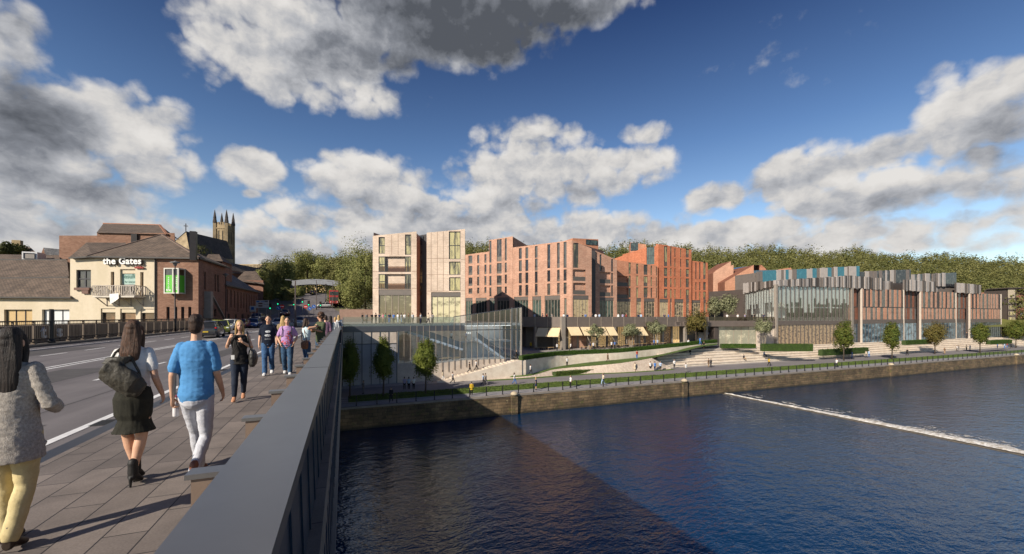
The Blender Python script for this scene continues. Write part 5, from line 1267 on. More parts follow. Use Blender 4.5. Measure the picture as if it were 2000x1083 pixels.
m=MB(); m.prism([at(22,115),at(80,118),at(80,130),at(22,130)],-2,zof(500,115)); m.build('wall',BRSH,h2)
m=MB(); m.face([p3(18,500,114.5),p3(80,503,116),p3(60,484,120),p3(24,478,120)]); m.build('roof',TILE,h2)
m=MB(); p=p3(34,480,117); m.bx(p.x-.9,p.x+.9,p.y-.6,p.y+.6,p.z-2,zof(470,117)); m.build('chimney',SAND,h2)
# church
ch=thing('church','dark slate roofed stone church with a square pinnacled tower behind the shops','church',(*at(420,140),5))
CHS=M('church_stone',(.36,.28,.17),r=.9,c2=(.17,.13,.08),sc=.45,bump=.3,bsc=5)
tz=zof(439,140); bl_=Vector((*at(419.5,140),0)); br_=Vector((*at(442.5,140),0)); bk=Vector((*at(455.5,144.5),0)); 
c4=[v2(bl_),v2(br_),v2(bk),v2(bl_+bk-br_)]
m=MB(); m.prism(c4,0,tz)
def edge(a,b,k): return a+(b-a)*k
cr=[Vector((*c,0)) for c in c4]
for i in range(4):                                        # battlements, string course, buttress, louvred twin openings
    a,b=cr[i],cr[(i+1)%4]; L=(b-a).length; d=(b-a)/L; n=Vector((d.y,-d.x,0))
    for k in range(5):
        s_=L*(k+.15)/5; m.par(a+d*s_+Vector((0,0,tz)),d*(L*.6/5),n*-.35,Vector((0,0,.9)))
    m.par(a+Vector((0,0,tz-1.4)),d*L,n*.22,Vector((0,0,.35))); m.par(a+Vector((0,0,tz-7.2)),d*L,n*.22,Vector((0,0,.35)))
for c in cr: m.bx(c.x-.45,c.x+.45,c.y-.45,c.y+.45,0,tz+.6)
m.build('tower',CHS,ch)
for i,c in enumerate(cr):
    m=MB(); m.lathe((c.x,c.y,tz+.5),[(.62,0),(.62,.6),(.45,1.6),(.5,1.7),(.28,3.2),(.05,4.6)],6); m.build('pinnacle',CHSLATE,ch)
for i in (0,1):
    a,b=cr[i],cr[(i+1)%4]; f=Fac.xy(v2(a),v2(b))
    for k in ((.22,.40),(.60,.78)): window(f,ch,(f.L*k[0],tz-6.4,f.L*k[1],tz-1.9),M('louvre_dark',(.02,.018,.015)),dep=-.03,fr=.16,fmat=CHS)
w0,w1=p3(363,452,118),p3(443,471,140)
m=MB(); e0=p3(372,500,112); e1=p3(456,507,135); k0=w0+Vector((-9,3,-9)); k1=w1+Vector((-9,3,-9))
m.face([w0,w1,e1,e0]); m.face([w0,k0,k1,w1]); m.build('roof',CHSLATE,ch)
m=MB(); m.face([w0+Vector((0,.3,0)),e0,Vector((e0.x,e0.y,0)),Vector((k0.x,k0.y,0)),k0]); m.face([e0,e1,Vector((e1.x,e1.y,0)),Vector((e0.x,e0.y,0))]); m.build('wall',CHS,ch)
m=MB(); m.bar(w0,w0+Vector((0,0,2.2)),.18,.18,up=(1,0,0)); m.bar(w0+Vector((-.5,0,1.5)),w0+Vector((.5,0,1.5)),.16,.16); m.build('cross',GUT,ch)
# street side buildings
s1=thing('brick_shop','narrow brown brick building with a small hipped roof between shopping centre and terrace','building',(*at(424,74),0))
a=[at(411,75),at(434,75),(at(434,75)[0],at(434,75)[1]+7),at(408,84)]
m=MB(); m.prism(a,-3,zof(509,75)); m.build('wall',BRSH,s1)
c=[Vector((*q,zof(510,75))) for q in a]; r_a,r_b=p3(407,497,78),p3(428,497,79)
m=MB(); m.face([p3(398,509,74.5),p3(435.5,511,74.5),r_b,r_a]); m.face([p3(435.5,511,74.5),c[2]+Vector((.4,0,0)),r_b]); m.build('roof',TILE,s1)
s2=thing('brick_terrace','long dark brick street building with a grey slate roof and tall windows facing the road','building',(-20,90,0))
sx=-19.2
FT=Fac.xy((sx,84),(sx-.6,118)); FT.n=Vector((1,0,0))
ow=[]
for i in range(11): s_=2.2+i*2.9; ow.append((s_,3.4 if i%3 else 2.6,s_+1.0,6.6))
for i in range(5): s_=3+i*6.; ow.append((s_,.1,s_+1.6,2.2))
wall(FT,BRSH,s2,-2,[(0,7.2),(FT.L,7.8)],ow,.3)
for q in ow: window(FT,s2,q,G_DARK,dep=.25,fr=.06)
body([(sx-.3,84),(sx-.9,118),(sx-14,118),(sx-14,84)],-2,7.1,BRSH,s2)
m=MB(); m.face([(sx+.5,83.6,7.1),(sx-.2,118.4,7.7),(sx-6,118.4,11.8),(sx-5.5,83.6,11.3)]); m.face([(sx-5.5,83.6,11.3),(sx-6,118.4,11.8),(sx-13,118.4,7),(sx-13,83.6,7)]); m.face([(sx+.5,83.6,7.1),(sx-5.5,83.6,11.3),(sx-13,83.6,7)]); m.build('roof',SLATE,s2)
m=MB(); m.bar((sx+.5,83.6,7.05),(sx-.2,118.4,7.65),.2,.2); m.build('gutter',GUT,s2)
m=MB(); m.bar((sx+.9,73.,5.2),(sx+.9,83,.2),.35,.2); m.bx(sx+.0,sx+1.2,72,73.2,0,5.4); m.build('stair_rail',M('grey_concrete',(.26,.24,.22)),s2)
s3=thing('brick_shop','dark brick house with a brown pyramid roof at the far end of the street terrace','building',(*at(490,112),2))
m=MB(); m.prism([at(462,112),at(514,112),at(514,126),at(466,126)],-1,zof(548,112)); m.build('wall',BRSH,s3)
m=MB(); q0,q1,t0,t1=p3(458,549,111),p3(516.5,556,111),p3(478,530,119),p3(500,530,119)
m.face([q0,q1,t1,t0]); m.face([q1,p3(518,556,127),t1]); m.build('roof',TILE,s3)
s4=thing('brick_shop','brick house with a brown gabled roof behind the slate roofed terrace','building',(*at(470,100),2))
m=MB(); m.prism([at(450,118),at(516,135),at(516,146),at(450,130)],-1,zof(533,125)); m.build('wall',BRSH,s4)
m=MB(); m.face([p3(446,534,116),p3(517,536,134),p3(514,526,142),p3(452,514,126)]); m.face([p3(452,514,126),p3(514,526,142),p3(516,540,150),p3(450,534,136)]); m.build('roof',TILE,s4)
vd=thing('stone_viaduct','pale stone parapet with small arches far behind the street roofs','viaduct',(*at(485,230),10))
m=MB(); a,b=Vector((*at(462,230),0)),Vector((*at(512,230),0)); z0,z1=zof(527,230),zof(516.5,230); L=(b-a).length; d=(b-a)/L
m.par(a+Vector((0,0,8)),d*L,Vector((SN,CS,0))*2,Vector((0,0,z0-8))); m.par(a+Vector((0,0,z1-.5)),d*L,Vector((SN,CS,0))*.8,Vector((0,0,.5)))
for i in range(18): m.par(a+d*(L*i/18)+Vector((0,0,z0)),d*.35,Vector((SN,CS,0))*.6,Vector((0,0,z1-z0-.5)))
m.build('wall',SAND,vd)
# ------------------------------------------------------------------ street rising beyond the bridge
def zr(Y):
    for (a,za),(b,zb) in (((0,-.1),(78,-.1)),((78,-.1),(100,.75)),((100,.75),(122,3.2)),((122,3.2),(142,6.8)),((142,6.8),(168,10.)),((168,10.),(230,14))):
        if Y<=b: return za+(zb-za)*(Y-a)/(b-a)
    return 14
Ys=[70+4*i for i in range(37)]
def rl(Y): return -17.3+4.3*min(1,max(0,(Y-100)/35))
def rq(Y): return 4-8.3*min(1,max(0,(Y-98)/35))
m=MB()
for a,b in zip(Ys,Ys[1:]): m.face([(rl(a),a,zr(a)+.004),(rq(a),a,zr(a)+.004),(rq(b),b,zr(b)+.004),(rl(b),b,zr(b)+.004)] if a>=76 else [(-17.3,a,-.104),(-3.55,a,-.104),(-3.55,b,-.104),(-17.3,b,-.104)])
o=m.build('road',ROAD); o['kind']='structure'
m=MB()
for a,b in zip(Ys,Ys[1:]):
    m.face([(-75,a,zr(a)-.08),(25 if a>104 else -.5,a,zr(a)-.08),(25 if a>104 else -.5,b,zr(b)-.08),(-75,b,zr(b)-.08)])
m.face([(-75,70,-9.5),(-75,218,-9.5),(-75,218,zr(218)),(-75,70,zr(70))][::-1]); m.face([(25,106,-9.5),(25,218,-9.5),(25,218,zr(218)),(25,106,zr(106))])
o=m.build('ground',M('verge_earth',(.16,.14,.10),c2=(.09,.10,.05),sc=.3)); o['kind']='structure'
m=MB()
for a,b in zip(Ys,Ys[1:]):
    if a>=70 and b<=106: m.face([(-3.5,a,max(0,zr(a))+.06),(4,a,max(0,zr(a))+.06),(4,b,max(0,zr(b))+.06),(-3.5,b,max(0,zr(b))+.06)])
m.bx(-19.2,-17.3,76,150,-.3,.05)
o=m.build('pavement',M('street_pavement',(.26,.20,.175),c2=(.20,.155,.135))); o['kind']='structure'
m=MB(); m.bx(-10.4,-9.3,70,98,-.1,.12); o=m.build('traffic_island',M('red_brown_paving',(.22,.09,.07))); o['kind']='structure'
sw=thing('low_street_wall','low pinkish stone wall along the footway where the bridge meets the street','wall',(2,100,0))
m=MB(); m.bx(-1,26,104,104.5,-1,3.4); m.build('wall',M('pinkish_stone',(.36,.25,.20),c2=(.28,.19,.15)),sw)
# footbridge over the road and cliff behind it
fb=thing('footbridge','grey steel footbridge spanning the rising road in front of the trees','bridge',(*at(615,150),9))
a,b=Vector((*at(570,150),0)),Vector((*at(668,150),0)); m=MB(); n=12
for i in range(n):
    k0,k1=i/n,(i+1)/n; y0=560.5-8*math.sin(math.pi*(k0*.9+.1))*.6; y1=560.5-8*math.sin(math.pi*(k1*.9+.1))*.6
    p,q=a+(b-a)*k0,a+(b-a)*k1; p.z,q.z=zof(y0,150),zof(y1,150)
    m.par(p,q-p,Vector((SN,CS,0))*3,Vector((0,0,1.9)))
m.build('span',M('footbridge_steel',(.20,.21,.23),r=.4,metal=.4),fb)
m=MB()
for k in (.02,.98): p=a+(b-a)*k; m.bx(p.x-.8,p.x+.8,p.y,p.y+2.5,zr(p.y)-3,zof(557,150)); 
m.build('pier',M('dark_concrete',(.10,.09,.08)),fb)
ab=thing('bridge_abutment','dark shaded stone abutment wall under the left end of the footbridge','wall',(*at(585,152),5))
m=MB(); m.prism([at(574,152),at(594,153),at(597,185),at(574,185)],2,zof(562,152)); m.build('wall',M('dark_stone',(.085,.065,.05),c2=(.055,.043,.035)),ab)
cf=thing('sandstone_wall','tall yellow sandstone wall beside the rising road beyond the footbridge','wall',(*at(625,185),9))
m=MB(); m.prism([at(596,190),at(662,182),at(668,205),at(596,210)],4,[zof(548,190),zof(552,182),zof(552,182),zof(548,190)]); m.build('wall',M('cliff_sandstone',(.56,.42,.21),c2=(.30,.22,.11),sc=.4,bump=.6,bsc=3,streak=True),cf)
# ================================================================== foliage
def leaf_mesh(name, ctr, nrm, size, tint, mat, asp=.8):
    """many leaf-sized faces: centre, facing, size, tint per leaf"""
    n=len(ctr); g=np.random.default_rng(n)
    r=g.normal(size=(n,3)); u=np.cross(nrm,r); u/=np.linalg.norm(u,axis=1,keepdims=True)+1e-9; v=np.cross(nrm,u); v/=np.linalg.norm(v,axis=1,keepdims=True)+1e-9
    u*=size[:,None]; v*=size[:,None]*asp
    q=np.stack([ctr-u*.55-v*.2,ctr-v*.6+u*.1,ctr+u*.6+v*.1,ctr+v*.55-u*.15],1)
    me=bpy.data.meshes.new(name); me.vertices.add(4*n); me.vertices.foreach_set('co',q.ravel().astype(np.float32))
    me.loops.add(4*n); me.loops.foreach_set('vertex_index',np.arange(4*n,dtype=np.int32)); me.polygons.add(n)
    me.polygons.foreach_set('loop_start',np.arange(0,4*n,4,dtype=np.int32)); me.update(calc_edges=True)
    at_=me.attributes.new('tint','FLOAT','FACE'); at_.data.foreach_set('value',tint.astype(np.float32)); me.materials.append(mat)
    return me
def crown_pts(seed, n, clumps, rx, rz, shape='oval', spread=.28, lumps=.35):
    """leaf positions scattered in clumps through the crown's volume"""
    g=np.random.default_rng(seed)
    d=g.normal(size=(clumps,3)); d/=np.linalg.norm(d,axis=1,keepdims=True)
    r=g.uniform(.25,1.,clumps)**.55*g.uniform(1-lumps,1.,clumps)
    c=d*r[:,None]
    if shape=='cone':
        h=(c[:,2]+1)/2; c[:,:2]*=(1.15-.85*h**1.3)[:,None]
    if shape=='column':
        h=(c[:,2]+1)/2; c[:,:2]/=(np.sqrt(np.maximum(1-c[:,2]**2,.12)))[:,None]; c[:,:2]*=(np.minimum(1,2.4*(1-h))**.7*np.minimum(1,.55+h*1.8)*.8)[:,None]
    if shape=='flat': c[:,2]=np.where(c[:,2]<0,c[:,2]*.55,c[:,2])
    ci=g.integers(0,clumps,n); o=np.clip(g.normal(size=(n,3)),-1.45,1.45)*spread
    p=c[ci]+o*g.uniform(.5,1.,clumps)[ci][:,None]
    nr=p/np.array([1,1,1])*.9+o*2.2+g.normal(size=(n,3))*.22+np.array([0,0,.25]); nr/=np.linalg.norm(nr,axis=1,keepdims=True)
    tint=np.clip(g.uniform(0,1,clumps)[ci]*.8+g.uniform(-.15,.35,n),0,1)
    return p*np.array([rx,rx,rz]), nr, tint
BARK=M('bark',(.10,.075,.055),r=.9,c2=(.06,.045,.035),sc=4); BARKP=M('pale_bark',(.30,.26,.20),r=.9,c2=(.20,.17,.13),sc=4)
L_COL=leafmat('column_tree_leaf',(.075,.11,.022),(.14,.175,.035),(.22,.24,.045),trans=.35)
L_PROM=leafmat('street_tree_leaf',(.045,.08,.015),(.09,.125,.02),(.17,.16,.035))
L_PROM2=leafmat('russet_street_tree_leaf',(.08,.08,.02),(.14,.12,.03),(.20,.15,.05))
L_OLIVE=leafmat('olive_leaf',(.10,.115,.055),(.19,.20,.105),(.30,.30,.18))
L_WOOD=leafmat('woodland_leaf',(.10,.115,.038),(.175,.175,.06),(.24,.225,.085),sc=.10,trans=.35)
L_ROAD=leafmat('roadside_leaf',(.125,.15,.045),(.21,.225,.07),(.28,.27,.10),sc=.25,trans=.35)
L_DARK=leafmat('dark_tree_leaf',(.03,.04,.012),(.06,.07,.018),(.10,.10,.03),sc=.3)
def tree(name,label,base,h,rx,crown_z0,shape,n,clumps,lsz,mat,seed,trunk_r=.14,bark=BARK,limbs=5,multi=1,group=None,lean=0.,spread=.28,lumps=.35):
    b=Vector(base); o=thing(name,label,'tree',tuple(b),group=group)
    rz=(h-crown_z0)/2; cz=crown_z0+rz
    p,nr,ti=crown_pts(seed,n,clumps,rx,rz*.95,shape,spread,lumps); p=p+np.array([lean,0,cz])
    g=np.random.default_rng(seed+1); me=leaf_mesh('crown',p,nr,lsz*g.uniform(.6,1.3,n),ti,mat); c=link('crown',me,o,False)
    m=MB(); r_=random.Random(seed)
    for k in range(multi):
        a=k*6.28/multi+r_.uniform(0,1); s_=.0 if multi==1 else .35
        top=Vector((math.cos(a)*rx*.45*s_*2+lean,math.sin(a)*rx*.45*s_*2,cz+rz*(.35 if multi==1 else .1)))
        p0=Vector((math.cos(a)*.12*(multi>1),math.sin(a)*.12*(multi>1),-.15)); mid=p0.lerp(top,.45)+Vector((r_.uniform(-.08,.08)*h/8,r_.uniform(-.08,.08)*h/8,0))
        tr=trunk_r/(1 if multi==1 else 1.6); m.tube([p0,mid,top],[tr*1.25,tr*.85,tr*.25],8)
        for j in range(limbs):
            f=r_.uniform(.35,.85); q=(p0.lerp(mid,f/.45) if f<.45 else mid.lerp(top,(f-.45)/.55)); aa=r_.uniform(0,6.28)
            e_=q+Vector((math.cos(aa)*rx*.55,math.sin(aa)*rx*.55,rz*r_.uniform(.15,.5))); m.tube([q,q.lerp(e_,.5)+Vector((0,0,.1)),e_],[tr*.5,tr*.3,tr*.08],6)
    m.build('trunk',bark,o,True,world=False)
    return o
# three tall columnar trees below the pavilion
for px,pyb,pyt,wpx,lab in ((683,778,657,36,'narrow columnar green tree tight beside the bridge parapet on the quay'),(748.5,775,655,40,'narrow columnar green tree in front of the grey panelled wall'),(831,769.5,654,42,'narrow columnar green tree in front of the blue glazing and stone plinth')):
    g_=gnd(px,pyb,QZ); zc=depth(*g_[:2]); h=(pyb-pyt)*zc/FPX
    tree('columnar_tree',lab,g_,h,wpx*zc/FPX*.5*1.38,h*.22,'column',10000,170,.17,L_COL,int(px),.10,group='columnar trees by the pavilion',spread=.16,lumps=.2)
# street trees on the promenade grass
for px,pyb,pyt,wpx,sh,mt,lab in ((1648,705,626,38,'oval',L_PROM,'full round green street tree in front of the bright shop of the finned building'),(1742,703,625,38,'column',L_PROM,'dense dark oval street tree with dark trunk in front of the first brick panel bay'),(1826,692,626,37,'oval',L_PROM2,'thin russet olive street tree standing between two dense dark ones'),(1914,690,625,35,'column',L_PROM,'dense dark oval street tree in front of the last brick panel bay'),(1984,680,625,36,'oval',L_PROM,'round green street tree in front of the brown block at the right edge')):
    g_=gnd(px,pyb,QZ); zc=depth(*g_[:2]); h=(pyb-pyt)*zc/FPX
    tree('street_tree',lab,g_,h,wpx*zc/FPX*.5,h*.24,sh,5200,90,.26,mt,int(px),.13,group='street trees along the promenade',spread=.2,lumps=.3)
# multi-stem trees on the lower terrace and link
for px,pyb,pyt,zc,wpx,mt,lab,ms in ((1160,688,631,97,46,L_OLIVE,'grey green multi-stem tree in front of the second cafe awning',4),(1233,686,629,98,44,L_OLIVE,'grey green multi-stem tree between the awnings and the sign plates, wider than its neighbours',3),(1281,683,622,100,42,L_OLIVE,'grey green multi-stem tree hiding the last cafe awning',3),(1492,680,620,104,40,L_OLIVE,'grey green multi-stem tree before the pale stone wall beside the lounge',4),(1360,676,600,103,46,L_PROM2,'tall single stem olive tree in front of the podium corner and link terrace',1)):
    b=p3(px,pyb,zc); h=(pyb-pyt)*zc/FPX
    tree('terrace_tree',lab,b,h,wpx*zc/FPX*.5,h*.36 if ms>1 else h*.25,'flat' if ms>1 else 'oval',3600,60,.26,mt,int(px)+3,.12,BARKP if ms>1 else BARK,4,ms,group='trees on the cafe terraces',spread=.2,lumps=.4)
for px,pyt,wpx,lab in ((1396,581,34,'small round tree on the link terrace below the left gable'),(1424,572,36,'larger round tree on the link terrace below the second gable')):
    b=p3(px,614,118); b.z=TZ; h=zof(pyt,118)-TZ; tree('terrace_tree',lab,b,h,wpx*118/FPX*.5,h*.2,'oval',2600,50,.32,L_OLIVE,int(px),.1,BARKP,4,1,group='trees on the link terrace')
def hedge(name,label,P,Q,w_,h,mat,n,seed,cat='hedge',base=None,dens=1.):
    """clipped hedge: box of leaves between two or more points"""
    o=thing(name,label,cat,tuple(P[0])); g=np.random.default_rng(seed); pts=[Vector(p) for p in P]
    seg=[(a,b) for a,b in zip(pts,pts[1:])]; L=np.array([(b-a).length for a,b in seg]); L/=L.sum(); k=g.choice(len(seg),n,p=L); u=g.uniform(0,1,n)
    A=np.array([s_[0] for s_ in seg]); B=np.array([s_[1] for s_ in seg]); c=A[k]+(B[k]-A[k])*u[:,None]
    d=(B-A)[k]; nn=np.stack([-d[:,1],d[:,0],0*d[:,0]],1); nn/=np.linalg.norm(nn,axis=1,keepdims=True)
    face=g.uniform(0,1,n); off=g.uniform(-.5,.5,n)*w_; zz=g.uniform(0,1,n)**.8*h; nr=np.zeros((n,3))
    topm=face<.4; frm=~topm; zz[topm]=h*g.uniform(.88,1.04,topm.sum()); off[frm]=np.where(g.uniform(0,1,frm.sum())<.75,-.5,.5)*w_*g.uniform(.85,1.05,frm.sum())*np.sign(-(nn[frm]*np.array(c[frm])).sum(1))*-1
    nr[topm]=[0,0,1]; nr[frm]=nn[frm]*np.sign(off[frm])[:,None]; nr+=g.normal(size=(n,3))*.45; nr/=np.linalg.norm(nr,axis=1,keepdims=True)
    c=c+nn*off[:,None]; c[:,2]+=zz
    me=leaf_mesh('foliage',c,nr,g.uniform(.07,.16,n),np.clip(g.normal(.3,.25,n),0,1),mat); link('foliage',me,o)
    m=MB()
    for a,b in seg:
        d_=(b-a); s_=Vector((-d_.y,d_.x,0)).normalized()*w_*.42
        m.add([a-s_,b-s_,b+s_,a+s_,a-s_+Vector((0,0,h*.93)),b-s_+Vector((0,0,h*.93)),b+s_+Vector((0,0,h*.93)),a+s_+Vector((0,0,h*.93))],[(3,2,1,0),(4,5,6,7),(0,1,5,4),(1,2,6,5),(2,3,7,6),(3,0,4,7)])
    m.build('stem',M('hedge_inside',(.045,.07,.018),r=.95,c2=(.03,.05,.012),sc=3),o); return o
L_HEDGE=leafmat('hedge_leaf',(.035,.075,.014),(.06,.115,.02),(.10,.17,.03))
hp=[p+Vector((0,.35,-.05)) for p in ss_curve(wt,3)]
hedge('hedge','long dark green clipped hedge along the top of the curving stone wall',hp,None,1.0,.85,L_HEDGE,22000,5)
def hb(px0,px1,pyb,Y=None,zc=None):
    if Y: return [Vector((atY(px0,Y),Y,0)),Vector((atY(px1,Y),Y,0))]
    return [Vector((*at(px0,zc),0)),Vector((*at(px1,zc),0))]
for px0,px1,zc,z,h,lab in ((1408,1474,100,-6.0,1.0,'short clipped hedge in front of the pale glazed lounge'),(1487,1585,98,-6.6,1.75,'tall clipped hedge at the left foot of the finned building'),(1602,1692,103,-8.2,1.6,'low clipped hedge set among the steps left of the first street trees'),(1765,1815,116,-6.4,1.3,'low clipped hedge below the recessed brick bay'),(1930,1972,124,-6.8,1.2,'low clipped hedge near the right end of the steps')):
    a,b=[Vector((*at(q,zc),z)) for q in (px0,px1)]
    if px0>1590: b.y=a.y; b.x=atY(px1,a.y)
    hedge('hedge',lab,[a,b],None,1.2,h,L_HEDGE,3800,int(px0))
pl0=[Vector(gnd(1082,735,QZ)),Vector(gnd(1147,729,QZ)),Vector(gnd(1210,724.5,QZ)),Vector(gnd(1268,718.5,QZ))]
hedge('shrub_bed','low bed of mixed green shrubs between the stone bank and the promenade',pl0,None,1.3,.75,leafmat('shrub_leaf',(.05,.085,.02),(.10,.14,.03),(.22,.27,.05)),6500,77,'shrubs')
# ------------------------------------------------------------------ wooded hill
def skyline(px):
    K=[(300,520),(480,512),(520,505),(600,500),(700,490),(800,475),(905,458),(960,466),(1020,474),(1130,468),(1200,474),(1262,461),(1330,472),(1400,481),(1500,474),(1600,482),(1680,476),(1760,492),(1850,487),(1930,498),(2000,497),(2200,505)]
    for (a,b),(c,d) in zip(K,K[1:]):
        if px<=c: return b+(d-b)*(px-a)/(c-a)
    return 505
def hz(px,zc):
    top=zof(skyline(px)+16,320)-9
    k=min(1,max(0,(zc-150)/(320-150))); k=k*k*(3-2*k)*.75+k*.25
    base=-2 if px>900 else 6
    return base+(top-base)*k-(max(0,zc-330)*.05)
m=MB(); zs=[150,165,185,205,230,255,280,305,330,380,460,600]; pxs=list(range(420,2300,40)); V=[]
for zc in zs:
    for px in pxs: V.append(Vector((*at(px,zc),hz(px,zc)+mnoise.noise(Vector((px*.01,zc*.02,0)))*1.)))
n=len(pxs); m.add(V,[(i*n+j,i*n+j+1,(i+1)*n+j+1,(i+1)*n+j) for i in range(len(zs)-1) for j in range(n-1)])
o=m.build('hillside',M('hill_grass',(.17,.17,.03),r=.95,c2=(.12,.125,.03),sc=.05),smooth=True); o['kind']='structure'
g=np.random.default_rng(21); C_=[];N_=[];S_=[];T_=[]
for zc in np.arange(172,345,9.5):
    u=-.62
    while u<1.42:
        u+=g.uniform(5.5,10.5)/zc; px=1000+800*u
        if px>2180: break
        z_=zc+g.uniform(-4,4)
        if 1890<px<1975 and z_<215: continue
        x,y=at(px,z_); r=g.uniform(3.6,6.2); hh=r*g.uniform(1.0,1.5); k=int(360 if zc<250 else 300)
        p,nr,ti=crown_pts(int(g.integers(1e9)),k,16,r,hh,'oval',.3,.3)
        C_.append(p+np.array([x,y,hz(px,z_)+hh*.9])); N_.append(nr); S_.append(g.uniform(.35,.8,k)*(r/4.6)*1.05); T_.append(np.clip(ti*.55+g.uniform(-.25,.5),0,1))
me=leaf_mesh('woodland',np.concatenate(C_),np.concatenate(N_),np.concatenate(S_),np.concatenate(T_),L_WOOD); o=link('woodland',me); o['kind']='stuff'; o['label']='dense olive green woodland covering the hill behind the brick blocks'; o['category']='woodland'
# trees beyond the end of the street, one by one
TR=[(562,606,560,126,30,'low dark green tree left of the footbridge opening'),(580,600,556,142,26,'dark tree filling the left side of the footbridge opening'),(664,608,556,136,28,'low green tree right of the footbridge opening'),(672,614,566,124,30,'dark shrubby tree behind the crowd at the bridge end'),(505,560,526,128,40,'yellow green bushy tree at the end of the brick terrace'),(530,585,503,150,52,'broad olive tree between the terrace and the footbridge'),(556,590,498,158,50,'round olive tree directly above the left end of the footbridge'),(575,560,506,172,40,'small dark tree half hidden behind the broad olive tree'),(600,545,483,178,54,'tall olive tree rising above the middle of the footbridge'),(632,548,498,176,44,'lower olive tree above the right half of the footbridge'),(660,560,496,168,48,'bushy olive tree just right of the footbridge'),(676,620,480,140,46,'green tree in front of the right footbridge end'),(698,622,458,132,60,'tallest dark green tree left of the pale brick block'),(714,628,470,118,46,'dense green tree touching the pale brick block'),(690,630,540,112,50,'low spreading green tree behind the bridge end crowd'),(655,612,560,128,34,'small dark tree beside the red bus'),(545,612,552,132,36,'dark green low tree beside the traffic lights'),(520,606,545,124,30,'small yellowish tree beside the direction board')]
for i,(px,pyb,pyt,zc,wpx,lab) in enumerate(TR):
    b=p3(px,pyb,zc); h=zof(pyt,zc)-b.z; tree('roadside_tree',lab,b,h,wpx*zc/FPX*.56,h*.08,'oval',5200,60,.42 if zc>140 else .36,L_ROAD if i%5 else L_WOOD,200+i,.3,group='trees beyond the end of the street',spread=.24,lumps=.45)
b=p3(12,512,105); tree('conifer_tree','dark pointed conifer at the far left edge beside the house',b,zof(468,105)-b.z,2.2,.4,'cone',1800,40,.35,L_DARK,301,.2)
b=p3(40,505,112); tree('ivy_tree','dark bushy tree against the chimney of the distant house',b,zof(476,112)-b.z,2.4,.3,'oval',1500,30,.4,L_DARK,302,.2)
b=p3(390,505,80); tree('bare_tree','thin sparse dark tree behind the flue of the shopping centre',b,zof(474,80)-b.z,2.2,.3,'oval',700,22,.16,L_DARK,303,.1)
# ================================================================== vehicles
RUB=M('tyre_rubber',(.015,.015,.016),r=.9); RIM=M('wheel_rim',(.35,.35,.36),r=.35,metal=.8); CARG=glass('car_glass',(.012,.014,.016),(.03,.035,.04),.6,rough=.03)
def paint(name,c): return M(name,c,r=.35,c2=tuple(x*.92 for x in c),sc=2,coat=.8,metal=.15,coord='obj')
TAIL=lampm('tail_lamp_red',(.45,.01,.01),.35); HEAD=lampm('head_lamp',(.8,.8,.76),.15); PLY=M('yellow_plate',(.6,.42,.04)); PLW=M('white_plate',(.7,.7,.68))
def car_mesh():
    """hatchback, nose towards +Y: stations along the length, ring of points across"""
    st=[(-2.02,.35,.72,.80),(-1.98,.24,.86,.88),(-1.6,.2,.90,.98),(-.9,.2,.90,.98),(0,.2,.90,.97),(.75,.2,.90,.96),(1.35,.2,.88,.86),(1.8,.22,.82,.74),(2.02,.32,.66,.62)]
    m=MB(); V=[];n=0
    for y,zb,w,zt in st:
        ring=[(-w*.9,zb),(-w*.98,zb+.12),(-w,zb+(zt-zb)*.55),(-w*.95,zt-.05),(-w*.85,zt),(w*.85,zt),(w*.95,zt-.05),(w,zb+(zt-zb)*.55),(w*.98,zb+.12),(w*.9,zb)]
        n=len(ring); V+=[(x,y,z) for x,z in ring]
    k=len(st); F=[(i*n+j,i*n+(j+1)%n,(i+1)*n+(j+1)%n,(i+1)*n+j) for i in range(k-1) for j in range(n)]+[tuple(range(n))[::-1],tuple(range((k-1)*n,k*n))]
    m.add(V,F)
    # roof panel and pillars
    R_=[(-1.55,.60,1.38),(-1.2,.66,1.46),(-.3,.68,1.50),(.35,.64,1.44)]
    for (y0,w0,z0),(y1,w1,z1) in zip(R_,R_[1:]):
        m.add([(-w0,y0,z0),(w0,y0,z0),(w1,y1,z1),(-w1,y1,z1),(-w0,y0,z0-.06),(w0,y0,z0-.06),(w1,y1,z1-.06),(-w1,y1,z1-.06)],[(0,1,2,3),(7,6,5,4),(0,3,7,4),(1,5,6,2),(0,4,5,1),(3,2,6,7)])
    for s_ in (-1,1):
        for a,b in (((s_*.80,1.22,.92),(s_*.63,.35,1.42)),((s_*.84,-.35,.96),(s_*.66,-.35,1.46)),((s_*.80,-1.9,.93),(s_*.60,-1.5,1.38))): m.bar(a,b,.09,.07)
    return m
def window_mesh():
    m=MB()
    lo=[(-.79,-1.86,.93),(.79,-1.86,.93),(.82,-.3,.965),(.79,1.24,.90),(-.79,1.24,.90),(-.82,-.3,.965)]
    hi=[(-.585,-1.5,1.37),(.585,-1.5,1.37),(.65,-.3,1.46),(.62,.36,1.41),(-.62,.36,1.41),(-.65,-.3,1.46)]
    m.add(lo+hi,[(i,(i+1)%6,6+(i+1)%6,6+i) for i in range(6)]); return m
CARP={}
